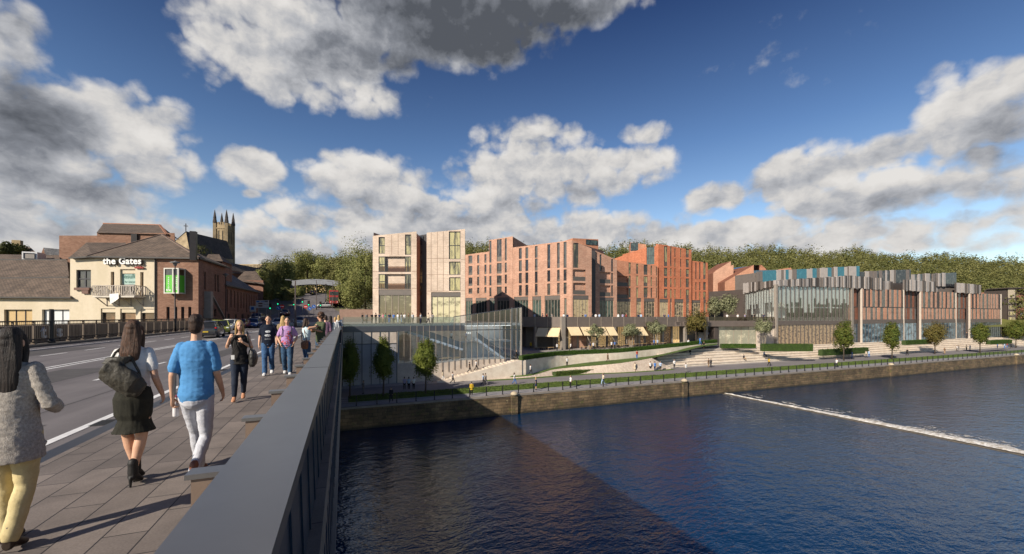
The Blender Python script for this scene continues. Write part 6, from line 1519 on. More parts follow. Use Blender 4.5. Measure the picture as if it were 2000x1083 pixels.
def car(name,label,loc,rz,pm,plate=None,sc_=1.,group='cars on the road'):
    o=thing(name,label,'car',loc,rz,group); o.scale=(sc_,)*3
    if not CARP:
        CARP['body']=car_mesh().mesh('body',[pm],True); CARP['window']=window_mesh().mesh('window',[CARG])
        t_=MB(); 
        prof=[(.20,-.09),(.31,-.10),(.33,-.05),(.33,.05),(.31,.10),(.20,.09)]
        vs=[(z,r*math.cos(2*math.pi*j/18),r*math.sin(2*math.pi*j/18)) for r,z in prof for j in range(18)]
        t_.add(vs,[(i*18+j,i*18+(j+1)%18,(i+1)*18+(j+1)%18,(i+1)*18+j) for i in range(5) for j in range(18)]); CARP['tyre']=t_.mesh('tyre',[RUB],True)
        t_=MB(); vs=[(z,r*math.cos(2*math.pi*j/18),r*math.sin(2*math.pi*j/18)) for r,z in ((.21,-.08),(.21,.08)) for j in range(18)]
        t_.add(vs,[(j,(j+1)%18,18+(j+1)%18,18+j) for j in range(18)]+[tuple(range(18)),tuple(range(18,36))[::-1]])
        for j in range(5): a=2*math.pi*j/5; t_.par((-.095,math.cos(a)*.05-.02,math.sin(a)*.05-.02),(.19,0,0),(0,.13*math.cos(a)+.03,.13*math.sin(a)),(0,-.03*math.sin(a),.04*math.cos(a)+.01))
        CARP['rim']=t_.mesh('rim',[RIM])
        for nm,sz,mt in (('headlight',(.26,.16,.13),HEAD),('taillight',(.16,.12,.26),TAIL),('number_plate',(.5,.03,.12),PLY),('mirror',(.16,.1,.12),pm)):
            b_=bmesh.new(); bmesh.ops.create_cube(b_,size=1.); bmesh.ops.scale(b_,vec=sz,verts=b_.verts); bmesh.ops.bevel(b_,geom=list(b_.edges),offset=min(sz)*.25,segments=2,affect='EDGES'); me=bpy.data.meshes.new(nm); b_.to_mesh(me); b_.free(); me.materials.append(mt); CARP[nm]=me
    def put(nm,pos=(0,0,0),par=None,mt=None):
        c=bpy.data.objects.new(nm,CARP[nm]); C.objects.link(c); c.parent=par or o; c.location=pos
        if mt: c.material_slots[0].link='OBJECT'; c.material_slots[0].material=mt
        return c
    put('body',mt=pm); put('window')
    for x in (-.8,.8):
        for y in (-1.28,1.28): w_=put('tyre',(x,y,.33)); w_.name='wheel'; put('rim',par=w_)
        put('headlight',(x*.80,1.84,.68)); put('taillight',(x*.92,-1.93,.80)); put('mirror',(x*1.2,.95,.98),mt=pm)
    put('number_plate',(0,-2.03,.55)); put('number_plate',(0,2.03,.42),mt=PLW)
    return o
def roadpos(px,zc): x,y=at(px,zc); return (x,y,zr(y)+.01 if y>76 else -.1)
car('parked_car','dark grey hatchback with red tail lamp driving away, nearest car on the bridge',roadpos(410,36.5),R(4),paint('dark_grey_paint',(.045,.045,.05)))
car('parked_car','yellow green small car just beyond the dark grey hatchback',roadpos(430,43.5),R(192),paint('yellow_green_paint',(.30,.32,.04)))
car('parked_car','white saloon facing the camera beside the blonde woman',roadpos(450,55),R(176),paint('white_paint',(.62,.61,.58)))
car('parked_car','dark red car queued behind the white saloon',roadpos(471,63),R(178),paint('dark_red_paint',(.20,.02,.02)))
car('parked_car','bright blue car queued beside the man in navy shirt',roadpos(496,67),R(178),paint('blue_paint',(.04,.10,.30)))
car('parked_car','silver car beside the foot of the tall lamp post',roadpos(545,70),R(180),paint('silver_paint',(.40,.42,.46)))
car('parked_car','pale blue car right of the tall lamp post',roadpos(585,76),R(180),paint('pale_blue_paint',(.20,.27,.38)))
car('parked_car','grey tall car near the brick terrace under the direction board',roadpos(503,86),R(176),paint('mid_grey_paint',(.14,.15,.17)),sc_=1.15)
car('parked_car','maroon car at the lights below the round road signs',roadpos(557,97),R(180),paint('maroon_paint',(.13,.02,.025)))
car('parked_car','white car crossing below the red bus',roadpos(632,116),R(100),paint('white_van_paint',(.58,.58,.56)))
car('parked_car','black car climbing the road under the footbridge',roadpos(611,148),R(0),paint('black_paint',(.012,.012,.014)))
for o in list(C.objects):
    if o.name.startswith('parked_car'): o.name='car'
bp_=roadpos(653,121); bus=thing('bus','red double decker bus waiting at the far junction near the trees','bus',bp_,R(180))
m=MB(); m.bx(-1.25,1.25,-5,5,.35,4.2); bmm=m.mesh('body',[paint('bus_red',(.42,.02,.02))]); b_=bmesh.new(); b_.from_mesh(bmm); bmesh.ops.bevel(b_,geom=list(b_.edges),offset=.18,segments=3,affect='EDGES'); b_.to_mesh(bmm); b_.free(); link('body',bmm,bus,False)
for z0,z1 in ((1.2,2.2),(2.75,3.75)):
    m=MB(); m.bx(-1.12,1.12,4.98,5.03,z0,z1); m.bx(-1.28,-1.24,-4.6,4.6,z0,z1); m.bx(1.24,1.28,-4.6,4.6,z0,z1); m.build('window',CARG,bus,world=False)
for x in (-1.1,1.1):
    for y in (-3.2,3.2):
        c=bpy.data.objects.new('wheel',CARP['tyre']); C.objects.link(c); c.parent=bus; c.location=(x,y,.48); c.scale=(1.5,1.45,1.45)
    c=bpy.data.objects.new('headlight',CARP['headlight']); C.objects.link(c); c.parent=bus; c.location=(x*.8,5.0,.8)
# ================================================================== street furniture
GREYM=M('grey_pole',(.20,.20,.20),r=.5); LENS=M('lamp_lens',(.6,.6,.58),r=.3)
def lamp(px,zc,pytop,label,arm=None,lantern=True,z0=None,r=.07):
    x,y=at(px,zc); z0=zr(y) if z0 is None else z0; h=zof(pytop,zc)-z0
    o=thing('street_lamp',label,'street lamp',(x,y,z0),group='street lamps')
    m=MB(); m.tube([(0,0,0),(0,0,1.2),(0,0,1.25),(0,0,h)],[r*1.7,r*1.6,r,r*.75],10); m.build('pole',BLACK if lantern else DBROWN,o,True,False)
    if lantern: m=MB(); m.lathe((0,0,h-.35),[(.08,0),(.16,.05),(.22,.3),(.5,.36),(.46,.43),(.14,.52),(.03,.6)],14); m.build('lantern',GREYM,o,True,False); m=MB(); m.lathe((0,0,h-.30),[(.12,0),(.18,.27)],12); m.build('lens',LENS,o,False,False)
    else:
        m=MB()
        for s_ in ((-1,) if arm==1 else (-1,1)): m.bar((0,0,h),(s_*1.1,0,h+.12),.1,.08); m.bar((s_*.6,0,h+.1),(s_*1.5,0,h+.15),.3,.12)
        m.build('lamp_head',GREYM,o,False,False)
    return o
lamp(342,47,514,'black street lamp with round lantern on the far footway in front of the brick wall',z0=.02)
lamp(441,67.5,537,'black street lamp with round lantern beside the shaded brick side wall',z0=.02)
lamp(577,68,549,'tall brown lamp post with flat heads on the traffic island',lantern=False,arm=1,z0=.1,r=.13)
lamp(618,112,548,'slim tall lamp post in front of the footbridge middle',lantern=False,r=.1)
lamp(650,116,551,'slim tall lamp post beside the red bus',lantern=False,r=.09)
lamp(636,125,556,'small lantern lamp post between the footbridge posts',r=.08)
x,y=atY(97,1)*36,0; 
o=thing('railing_post','thick black post rising above the far bridge railing near the left edge','post',(-17.85,36.5,0)); m=MB(); m.tube([(-17.85,36.5,.02),(-17.85,36.5,2.25)],.11,10); m.build('shaft',BLACK,o); m=MB(); m.lathe((-17.85,36.5,.02),[(.2,0),(.2,.15),(.13,.25)],10); m.build('base',BLACK,o)
GRN=lampm('green_signal',(.02,.75,.35),1.2)
def signal(px,zc,pyt,label):
    x,y=at(px,zc); z0=zr(y); h=zof(pyt,zc)-z0; o=thing('traffic_light',label,'traffic light',(x,y,z0),group='traffic lights at the junction')
    m=MB(); m.tube([(0,0,0),(0,0,h)],.06,8); m.build('pole',GREYM,o,False,False)
    m=MB(); m.bx(-.2,.2,-.34,-.08,h-1.15,h); m.bx(-.26,.26,-.08,-.05,h-1.22,h+.07); hd=m.build('signal_head',BLACK,o,False,False)
    for k,mt in ((.2,M('dark_red_lens',(.06,.01,.01))),(.57,M('dark_amber_lens',(.07,.04,.01))),(.94,GRN)):
        m=MB(); vs=[(.13*math.cos(a),-.345,h-k+.13*math.sin(a)) for a in np.linspace(0,6.28,13)[:-1]]; m.face(vs); m.build('lens',mt,hd,False,False)
for px,zc,pyt,l in ((528,88,594,'green traffic light right of the direction board'),(543,92,586,'tall green traffic light above the blue round sign'),(603,96,588,'green traffic light right of the red round sign'),(574,100,588,'traffic light half hidden by the tall lamp post'),(591,104,583,'small traffic light before the shaded bridge abutment'),(626,108,590,'traffic light left of the red bus')): signal(px,zc,pyt,l)
SW=M('sign_white',(.68,.68,.68)); SR=M('sign_red',(.55,.02,.02)); SB=M('sign_blue',(.02,.12,.45))
def roundsign(px,zc,py,mt,label,bar_=False):
    x,y=at(px,zc); z0=zr(y); zc_=zof(py,zc)-z0; o=thing('road_sign',label,'road sign',(x,y,z0),group='round road signs')
    m=MB(); m.tube([(0,.05,0),(0,.05,zc_+.3)],.04,6); m.build('pole',GREYM,o,False,False)
    m=MB(); vs=[(.42*math.cos(a),0,zc_+.42*math.sin(a)) for a in np.linspace(0,6.28,21)[:-1]]; m.face(vs); m.face([(a,b+.03,c) for a,b,c in vs][::-1]); m.loft(vs+vs[:1],[(a,b+.03,c) for a,b,c in vs+vs[:1]])
    if bar_: m.bx(-.3,.3,-.012,.0,zc_-.07,zc_+.07,1)
    else: m.bar((-.16,-.01,zc_+.16),(.16,-.01,zc_-.16),.1,.02,1,up=(0,1,0))
    m.build('disc',[mt,SW],o,False,False)
roundsign(551,90,599,SR,'red no entry sign right of the tall traffic light',True); roundsign(544,89,602,SB,'blue round arrow sign below the tall traffic light'); roundsign(597,93,599.5,SR,'red no entry sign left of the curly haired man',True); roundsign(613,93,599,SB,'blue round arrow sign above the curly haired man'); roundsign(605,94,603,SB,'small blue round sign between two signal poles')
def board(px0,px1,py0,py1,zc,label,kind):
    x0,y0=at(px0,zc); x1,y1=at(px1,zc); z0,z1=zof(py1,zc),zof(py0,zc); f=Fac.xy((x0,y0),(x1,y1)); g=zr(y0)
    o=thing('direction_sign',label,'road sign',((x0+x1)/2,(y0+y1)/2,g)); slab(f,o,(0,z0,f.L,z1),.05,M('sign_grey_white',(.50,.50,.50)),.0,name='panel')
    for s_ in (.18,.82): m=MB(); p=f.P(f.L*s_,g,-.05); m.tube([p,p+Vector((0,0,z1-g))],.05,6); m.build('pole',GREYM,o)
    if kind:
        BR=M('sign_brown',(.16,.07,.05)); 
        slab(f,o,(f.L*.05,z1-(z1-z0)*.25,f.L*.28,z1-(z1-z0)*.1),.07,SB,-.05,name='panel_patch'); slab(f,o,(f.L*.2,z0+(z1-z0)*.5,f.L*.52,z0+(z1-z0)*.66),.07,BR,-.05,name='panel_patch'); slab(f,o,(f.L*.2,z0+(z1-z0)*.18,f.L*.52,z0+(z1-z0)*.36),.07,BR,-.05,name='panel_patch')
        slab(f,o,(f.L*.62,z0+(z1-z0)*.45,f.L*.95,z0+(z1-z0)*.52),.07,GREYM,-.05,name='panel_patch'); slab(f,o,(f.L*.4,z1-(z1-z0)*.2,f.L*.68,z1-(z1-z0)*.13),.07,SB,-.05,name='panel_patch'); slab(f,o,(f.L*.7,z1-(z1-z0)*.24,f.L*.95,z1-(z1-z0)*.1),.07,M('sign_dark',(.08,.08,.09)),-.05,name='panel_patch')
    else: slab(f,o,(f.L*.25,z0+(z1-z0)*.3,f.L*.7,z0+(z1-z0)*.8),.07,SB,-.05,name='panel_patch')
board(500,525,587,602,82,'large white direction board with blue and brown patches on two poles',1); board(488,500,598,609,78,'small white and blue board left of the large direction board',0)
# ================================================================== awnings and cafe furniture
AWN=M('cream_awning',(.68,.54,.34),r=.85,c2=(.62,.48,.29),sc=1.2)
def awning(px0,px1,pyt,pyb,label,f):
    s0,s1=f.s(px0),f.s(px1); zt=f.z((px0+px1)/2,pyt); o=thing('awning',label,'awning',tuple(f.P((s0+s1)/2,zt)),group='cafe awnings')
    zb=f.z((px0+px1)/2,pyb)+.5
    a=[f.P(s0,zt,.08),f.P(s1,zt,.08),f.P(s1,zb,2.2),f.P(s0,zb,2.2)]
    m=MB(); nn=Vector((0,0,-.05)); m.face(a); m.face([p+nn for p in a][::-1]); m.loft(a+a[:1],[p+nn for p in a+a[:1]]); m.par(f.P(s0,zb-.14,2.18),f.d*(s1-s0),f.n*.04,Vector((0,0,.14))); m.build('canopy',AWN,o)
    m=MB()
    for s_ in (s0+.06,s1-.06): m.bar(f.P(s_,zb-.05,2.15),f.P(s_,zt-1.9,.1),.05,.05)
    m.build('arm',DBROWN,o)
fA=Fac.xy(v2(FP1.P(0,0,.0)),v2(FP1.P(FP1.L,0,.0)))
awning(1051,1072,640.5,660,'cream awning, first from the glass pavilion',fA); awning(1073.5,1095,640.5,660.5,'cream awning just left of the thick grey column',fA)
for px0,px1,l in ((1107.5,1130,'cream awning just right of the thick grey column'),(1133,1157,'cream awning left of the first multi-stem tree'),(1160,1180,'cream awning half hidden by the first multi-stem tree'),(1182,1198,'cream awning between the first two multi-stem trees'),(1236,1256,'cream awning behind the second and third multi-stem trees')): awning(px0,px1,639,658,l,FP2)
cafe=[(1054,697),(1066,696),(1078,695),(1136,691),(1152,690),(1170,689),(1188,688),(1200,687.5),(1218,686),(1238,685),(1252,684),(1272,682),(1290,681)]
CT=None
def cafe_set(loc,label):
    o=thing('cafe_table',label,'table',loc,group='cafe tables outside the shops')
    m=MB(); m.bx(-.75,.75,-.35,.35,.72,.76); m.build('tabletop',TAB,o,False,False)
    for x in (-.6,.6): m=MB(); m.bx(x-.03,x+.03,-.3,.3,.0,.72); m.build('leg',DBROWN,o,False,False)
    return o
base_set=None
for i,(px,py) in enumerate(cafe):
    f=FP1 if px<1101 else FP2; p=f.P(f.s(px),0,1.2); p.z=lz(p.x)+.03
    if base_set is None: base_set=cafe_set(tuple(p),'small pale cafe table standing outside the shops behind the long hedge')
    else: c=copy_tree(base_set); c.location=p
# sculpture
# ================================================================== people
from mathutils.bvhtree import BVHTree
def ring(mb, rings, n=14, m=0):
    """closed skin through elliptical rings: (centre, a, b, side vector, axis)"""
    V=[]
    for c,a,b,sx,ax in rings:
        sx=Vector(sx); ax=Vector(ax).normalized(); sx=(sx-ax*sx.dot(ax)).normalized(); sy=ax.cross(sx)
        V+=[Vector(c)+sx*(a*math.cos(2*math.pi*j/n))+sy*(b*math.sin(2*math.pi*j/n)) for j in range(n)]
    k=len(rings); F=[(i*n+j,i*n+(j+1)%n,(i+1)*n+(j+1)%n,(i+1)*n+j) for i in range(k-1) for j in range(n)]+[tuple(range(n))[::-1],tuple(range((k-1)*n,k*n))]
    mb.add(V,F,m)
def limb(mb, pts, rad, m=0, n=12, flat=1., side=(1,0,0)):
    """tapered limb with rounded ends through joint points"""
    P=[Vector(p) for p in pts]; R_=list(rad); rings=[]
    for i,p in enumerate(P):
        ax=(P[min(i+1,len(P)-1)]-P[max(i-1,0)]).normalized()
        s_=Vector(side) if abs(ax.dot(Vector(side)))<.9 else Vector((0,1,0))
        if i==0:
            for f in (.95,.6): rings.append((p-ax*R_[0]*f,R_[0]*math.sqrt(1-f*f),R_[0]*math.sqrt(1-f*f)*flat,s_,ax))
        rings.append((p,R_[i],R_[i]*flat,s_,ax))
        if i==len(P)-1:
            for f in (.6,.95): rings.append((p+ax*R_[i]*f,R_[i]*math.sqrt(1-f*f),R_[i]*math.sqrt(1-f*f)*flat,s_,ax))
    ring(mb,rings,n,m)
def ball(mb, c, r, m=0, n=12):
    r=r if isinstance(r,(tuple,list)) else (r,)*3; c=Vector(c); rings=[]
    for k in range(1,8):
        a=math.pi*k/8; rings.append((c+Vector((0,0,-r[2]*math.cos(a))),r[0]*math.sin(a),r[1]*math.sin(a),(1,0,0),(0,0,1)))
    ring(mb,rings,n,m)
def remesh(mb, vox, smooth=2, fold=0., ff=(9,9,22), seed=0):
    """one continuous skin round everything in mb, keeping the materials of the nearest source"""
    me=bpy.data.meshes.new('tmp'); me.from_pydata(mb.v,[],mb.f); me.update(); o=bpy.data.objects.new('tmp',me); C.objects.link(o)
    md=o.modifiers.new('r','REMESH'); md.mode='VOXEL'; md.voxel_size=vox
    if smooth: sm=o.modifiers.new('s','SMOOTH'); sm.iterations=smooth; sm.factor=.5
    r=bpy.data.meshes.new_from_object(o.evaluated_get(bpy.context.evaluated_depsgraph_get())); bpy.data.objects.remove(o)
    n=len(r.vertices); co=np.empty(n*3,dtype=np.float32); r.vertices.foreach_get('co',co); co=co.reshape(-1,3)
    if fold:
        no=np.empty(n*3,dtype=np.float32); r.vertices.foreach_get('normal',no); no=no.reshape(-1,3)
        d=np.array([mnoise.fractal(Vector((c[0]*ff[0]+seed,c[1]*ff[1],c[2]*ff[2]+c[0]*4)),.8,2.,3) for c in co]); co=co+no*(d*fold)[:,None]; r.vertices.foreach_set('co',co.astype(np.float32).ravel())
    if len(set(mb.m))>1:
        bv=BVHTree.FromPolygons([Vector(v) for v in mb.v],mb.f); mi=[]
        for p in r.polygons:
            q=bv.find_nearest(p.center); mi.append(mb.m[q[2]] if q[2] is not None else 0)
        r.polygons.foreach_set('material_index',mi)
    else: r.polygons.foreach_set('material_index',[0]*len(r.polygons))
    r.polygons.foreach_set('use_smooth',[True]*len(r.polygons)); r.update(); return r
TORM=[(.84,.150,.105,0),(.92,.170,.122,-.01),(1.02,.160,.110,0),(1.14,.162,.108,.005),(1.27,.176,.118,.005),(1.37,.180,.105,-.005),(1.435,.135,.085,-.012),(1.48,.07,.066,-.012)]
TORF=[(.84,.160,.112,0),(.91,.178,.128,-.012),(1.02,.140,.100,0),(1.10,.128,.092,.005),(1.21,.148,.112,.01),(1.29,.158,.118,.014),(1.37,.160,.092,-.004),(1.43,.115,.072,-.012),(1.475,.056,.056,-.012)]
def V3(*a): return Vector(a)
class Fig:
    """joints of a 1.75 m figure facing +Y; s=-1 is the figure's left"""
    def __init__(s, fem=False, lean=0., head_turn=0., head_tilt=0., **k):
        s.fem=fem; s.T=TORF if fem else TORM; s.lean=lean; s.ht=head_turn; s.tilt=head_tilt
        w_=.150 if fem else .170
        s.J={}
        for sd,n in ((-1,'L'),(1,'R')):
            s.J['hip'+n]=V3(sd*.088,0,.90); s.J['knee'+n]=V3(sd*.092,.02,.49); s.J['ank'+n]=V3(sd*.09,-.01,.085); s.J['sho'+n]=V3(sd*w_,-.01,1.405)
            s.J['elb'+n]=V3(sd*(w_+.045),-.03,1.125); s.J['wri'+n]=V3(sd*(w_+.05),.04,.885); s.J['toe'+n]=V3(sd*.01,.155,-.055)
            s.J['hand'+n]=V3(0,.02,-1).normalized()
        for a,b in k.items(): s.J[a]=V3(*b)
    def sh(s,p):   # lean of the upper body
        p=Vector(p); return p+Vector((0,s.lean*max(0,p.z-.9),0))
    def torso(s,mb,off=0.,z0=.80,z1=1.5,m=0,hem=0.):
        R_=[]
        for z,a,b,y in s.T:
            if z0-.02<=z<=z1: R_.append((s.sh((0,y,z)),a+off,b+off,(1,0,0),(0,0,1)))
        if z0<s.T[0][0]-.02: R_.insert(0,(s.sh((0,0,z0)),s.T[1][1]+off+hem,s.T[1][2]+off+hem*.8,(1,0,0),(0,0,1)))
        ring(mb,R_,20,m)
    def arm(s,mb,n,off=0.,frac=1.,m=0,hand=True):
        k=.88 if s.fem else 1.; a,b,c=[s.sh(s.J[q+n]) for q in ('sho','elb','wri')]
        if frac>=1: limb(mb,[a,a.lerp(b,.45),b,b.lerp(c,.35),c],[.050*k+off,.047*k+off,.040*k+off,.039*k+off,.027*k+off],m)
        elif frac>.55: q=b.lerp(c,(frac-.5)*2); limb(mb,[a,a.lerp(b,.5),b,q],[.052*k+off*.8+.003,.048*k+off*.9,.043*k+off,.037*k+off*1.2],m)
        else: limb(mb,[a+V3(-.012 if n=='R' else .012,0,-.008),a.lerp(b,.4),a.lerp(b,frac*2)],[.052*k+off*.8+.004,.049*k+off*.85+.003,.047*k+off*1.05],m)
    def hand(s,mb,n,m=0,grip=.35,fine=True):
        k=.9 if s.fem else 1.; sd=-1 if n=='L' else 1
        w_=s.sh(s.J['wri'+n]); d=s.J['hand'+n].normalized(); pn=s.J.get('palm'+n,V3(-sd,0,0)); pn=(pn-d*pn.dot(d)).normalized(); sx=d.cross(pn).normalized()
        if sx.y<0: sx=-sx                        # sx points to the thumb side (forward when hanging)
        if 'thumb'+n in s.J and sx.dot(s.J['thumb'+n])<0: sx=-sx
        pc=w_+d*.05*k
        ring(mb,[(w_-d*.01,.024*k,.018*k,sx,d),(w_+d*.02*k,.033*k,.017*k,sx,d),(w_+d*.06*k,.041*k,.016*k,sx,d),(w_+d*.088*k,.039*k,.013*k,sx,d)],12,m)
        for i,(o_,L) in enumerate(((.030,.068),(.010,.078),(-.010,.073),(-.029,.058))):
            b=w_+d*.085*k+sx*o_*k; g=grip*(1+.12*i); 
            d1=(d*math.cos(g*.8)+pn*math.sin(g*.8)); d2=(d*math.cos(g*2.)+pn*math.sin(g*2.)); d3=(d*math.cos(g*3.)+pn*math.sin(g*3.))
            p1=b+d1*L*.45*k; p2=p1+d2*L*.33*k; p3_=p2+d3*L*.22*k
            limb(mb,[b,p1,p2,p3_],[.0100*k,.0093*k,.0086*k,.0078*k],m,8)
        t0=w_+d*.025*k+sx*.028*k; td=(d*.62+sx*.62+pn*.45).normalized(); t1=t0+td*.042*k; t2=t1+(d*.8+sx*.25+pn*.5).normalized()*.034*k
        limb(mb,[t0,t1,t2],[.0125*k,.0108*k,.0088*k],m,8)
    def leg(s,mb,n,off=0.,m=0,to=1.,flare=0.,knee_off=None):
        k=1.0; a,b,c=[s.J[q+n] for q in ('hip','knee','ank')]; ko=off if knee_off is None else knee_off
        P=[a,a.lerp(b,.5),b,b.lerp(c,.3),b.lerp(c,.7),c]; R_=[.094+off,.078+off,.057+ko,.058+ko,.043+ko+flare*.6,.036+off+flare]
        if to<1: P[-1]=b.lerp(c,to); R_[-1]+=.004
        limb(mb,P,R_,m,14)
    def foot(s,mb,n,off=0.,m=0,heel=0.):
        c=s.J['ank'+n]; t=s.J['toe'+n]; hd=Vector((t.x,t.y,0)).normalized(); sdv=Vector((hd.y,-hd.x,0)); tip=c+t
        pitch=(tip.z-c.z+.055)
        h=c-hd*.045+Vector((0,0,-.045)); 
        ring(mb,[(h+Vector((0,0,.0)),.020+off,.03+off,sdv,hd),(h+hd*.025,.031+off,.036+off,sdv,hd),(h.lerp(tip,.35)+Vector((0,0,.02)),.034+off,.036+off,sdv,tip-h),(h.lerp(tip,.65)+Vector((0,0,.002)),.041+off,.026+off,sdv,tip-h),(h.lerp(tip,.9)-Vector((0,0,.004)),.038+off,.019+off,sdv,tip-h),(tip+hd*.012-Vector((0,0,.006)),.018+off,.011+off,sdv,tip-h)],12,m)
        limb(mb,[c+Vector((0,0,.06)),c-Vector((0,0,.02))],[.036+off,.038+off],m)
        if heel: limb(mb,[h+Vector((0,0,-.02)),h+Vector((0,0,-.02-heel))],[.02,.012],m,8)
    def hm(s):
        return Matrix.Translation(s.sh((0,.0,1.50)))@Matrix.Rotation(s.ht,4,'Z')@Matrix.Rotation(s.tilt,4,'X')
    def head(s,mb,m=0,lip=None,eye=None):
        H=s.hm(); q=MB(); k=.95 if s.fem else 1.
        limb(q,[(0,-.012,-.045),(0,.0,.05)],[.050*k if s.fem else .059,.046*k if s.fem else .056],m)
        ball(q,(0,-.004,.155),(.074*k,.093*k,.098*k),m,18)                 # skull
        ring(q,[(V3(0,.050,.030),.026*k,.026,(1,0,0),(0,0,1)),(V3(0,.042,.05),.042*k,.046,(1,0,0),(0,0,1)),(V3(0,.030,.085),.057*k,.066,(1,0,0),(0,0,1)),(V3(0,.026,.12),.063*k,.068,(1,0,0),(0,0,1)),(V3(0,.02,.16),.066*k,.070,(1,0,0),(0,0,1))],16,m)   # jaw and cheeks
        ring(q,[(V3(0,.090,.135),.008,.008,(1,0,0),(0,.25,-1)),(V3(0,.102,.112),.012,.013,(1,0,0),(0,.3,-1)),(V3(0,.108,.098),.016,.014,(1,0,0),(0,.1,-1)),(V3(0,.098,.090),.012,.010,(1,0,0),(0,0,-1))],10,m)  # nose
        for sd in (-1,1):
            ball(q,(sd*.075*k,-.008,.118),(.012,.020,.031),m,10)              # ears
            ball(q,(sd*.030,.080,.128),(.014,.012,.008),m if eye is None else eye,8)
            limb(q,[(sd*.016,.087,.147),(sd*.046,.078,.147)],[.0055,.0045],m if eye is None else eye,6)
        if lip is not None: limb(q,[(-.021,.084,.066),(0,.093,.065),(.021,.084,.066)],[.006,.0085,.006],lip,8)
        for f,mi in zip(q.f,q.m): pass
        b=len(mb.v); mb.v+=[tuple(H@Vector(v)) for v in q.v]; mb.f+=[tuple(b+i for i in f) for f in q.f]; mb.m+=q.m
    def hair(s,mb,kind='short',length=.3,m=0,width=.09):
        H=s.hm(); q=MB(); k=.95 if s.fem else 1.
        ball(q,(0,-.016,.176),(.081*k,.093*k,.088*k),m,18); ball(q,(0,-.04,.12),(.074*k,.068,.075),m,16)
        for sd in (-1,1): ball(q,(sd*.060*k,-.012,.15),(.020,.045,.045),m,10)
        if kind=='curly':
            r_=random.Random(5)
            for i in range(60):
                a=r_.uniform(0,6.28); e=r_.uniform(-.55,1.4); c=V3(.085*math.cos(e)*math.cos(a),-.02+.095*math.cos(e)*math.sin(a),.165+.10*math.sin(e))
                if c.y>.055 and c.z<.19: continue
                ball(q,c,r_.uniform(.022,.034),m,8)
        if kind=='long':
            R_=[(V3(0,-.03,.19),.078,.066,(1,0,0),(0,0,1)),(V3(0,-.045,.10),.086,.06,(1,0,0),(0,0,1)),(V3(0,-.068,.0),width,.052,(1,0,0),(0,0,1)),(V3(0,-.095,-length*.5),width*1.02,.043,(1,0,0),(0,0,1)),(V3(0,-.10,-length*.85),width*.86,.036,(1,0,0),(0,0,1)),(V3(0,-.095,-length),width*.5,.02,(1,0,0),(0,0,1))]
            ring(q,R_,22,m)
            for sd in (-1,1): limb(q,[(sd*.062,.015,.17),(sd*.072,.022,.06),(sd*.076,.0,-.05),(sd*.07,-.04,-.06-length*.3)],[.024,.026,.026,.016],m,10)
        if kind=='tail': limb(q,[(0,-.10,.17),(0,-.135,.10),(0,-.13,-.02)],[.03,.034,.012],m,10)
        b=len(mb.v); mb.v+=[tuple(H@Vector(v)) for v in q.v]; mb.f+=[tuple(b+i for i in f) for f in q.f]; mb.m+=q.m
SKIN=M('skin',(.56,.335,.225),r=.55,c2=(.50,.28,.18),sc=9,coord='obj',spec=.35); SKIN2=M('tan_skin',(.46,.26,.17),r=.55,c2=(.40,.21,.13),sc=9,coord='obj')
LIP=M('lip',(.42,.13,.11),r=.4); EYE=M('eye_dark',(.045,.03,.022),r=.3)
def cloth(name,c,c2=None,sc=9,bump=.25,bsc=240,r=.9): return M(name,c,r=r,c2=c2 or tuple(x*.78 for x in c),sc=sc,coord='obj',bump=bump,bsc=bsc,spec=.2)
def hairm(name,c,c2):
    if name in _mc: return _mc[name]
    m,t_,b=newmat(name); ob=t_.n('ShaderNodeTexCoord').outputs['Object']; mp=t_.n('ShaderNodeMapping'); t_.L.new(ob,mp.inputs[0]); mp.inputs['Scale'].default_value=(95,95,4)
    n=t_.noise(mp.outputs[0],1.,4,.7); t_.L.new(t_.mix(t_.ramp(n,.35,.65),c,c2),b.inputs['Base Color']); b.inputs['Roughness'].default_value=.5; b.inputs['Specular IOR Level'].default_value=.25
    bp=t_.n('ShaderNodeBump'); bp.inputs['Strength'].default_value=.8; bp.inputs['Distance'].default_value=.012; t_.L.new(n,bp.inputs['Height']); t_.L.new(bp.outputs[0],b.inputs['Normal']); _mc[name]=m; return m
H_BLK=hairm('black_hair',(.010,.008,.008),(.035,.026,.022)); H_BRN=hairm('brown_hair',(.035,.018,.011),(.10,.05,.03)); H_BLD=hairm('blonde_hair',(.26,.15,.055),(.52,.36,.16)); H_DBR=hairm('dark_brown_hair',(.022,.013,.010),(.06,.034,.022))
def part(parent,name,mb,mat,vox,smooth=2,fold=0.,ff=(9,9,22)):
    me=remesh(mb,vox,smooth,fold,ff); me.name=name
    for x in (mat if isinstance(mat,list) else [mat]): me.materials.append(x)
    return link(name,me,parent,False)
def heading(dx,dy): return math.atan2(-dx,dy)
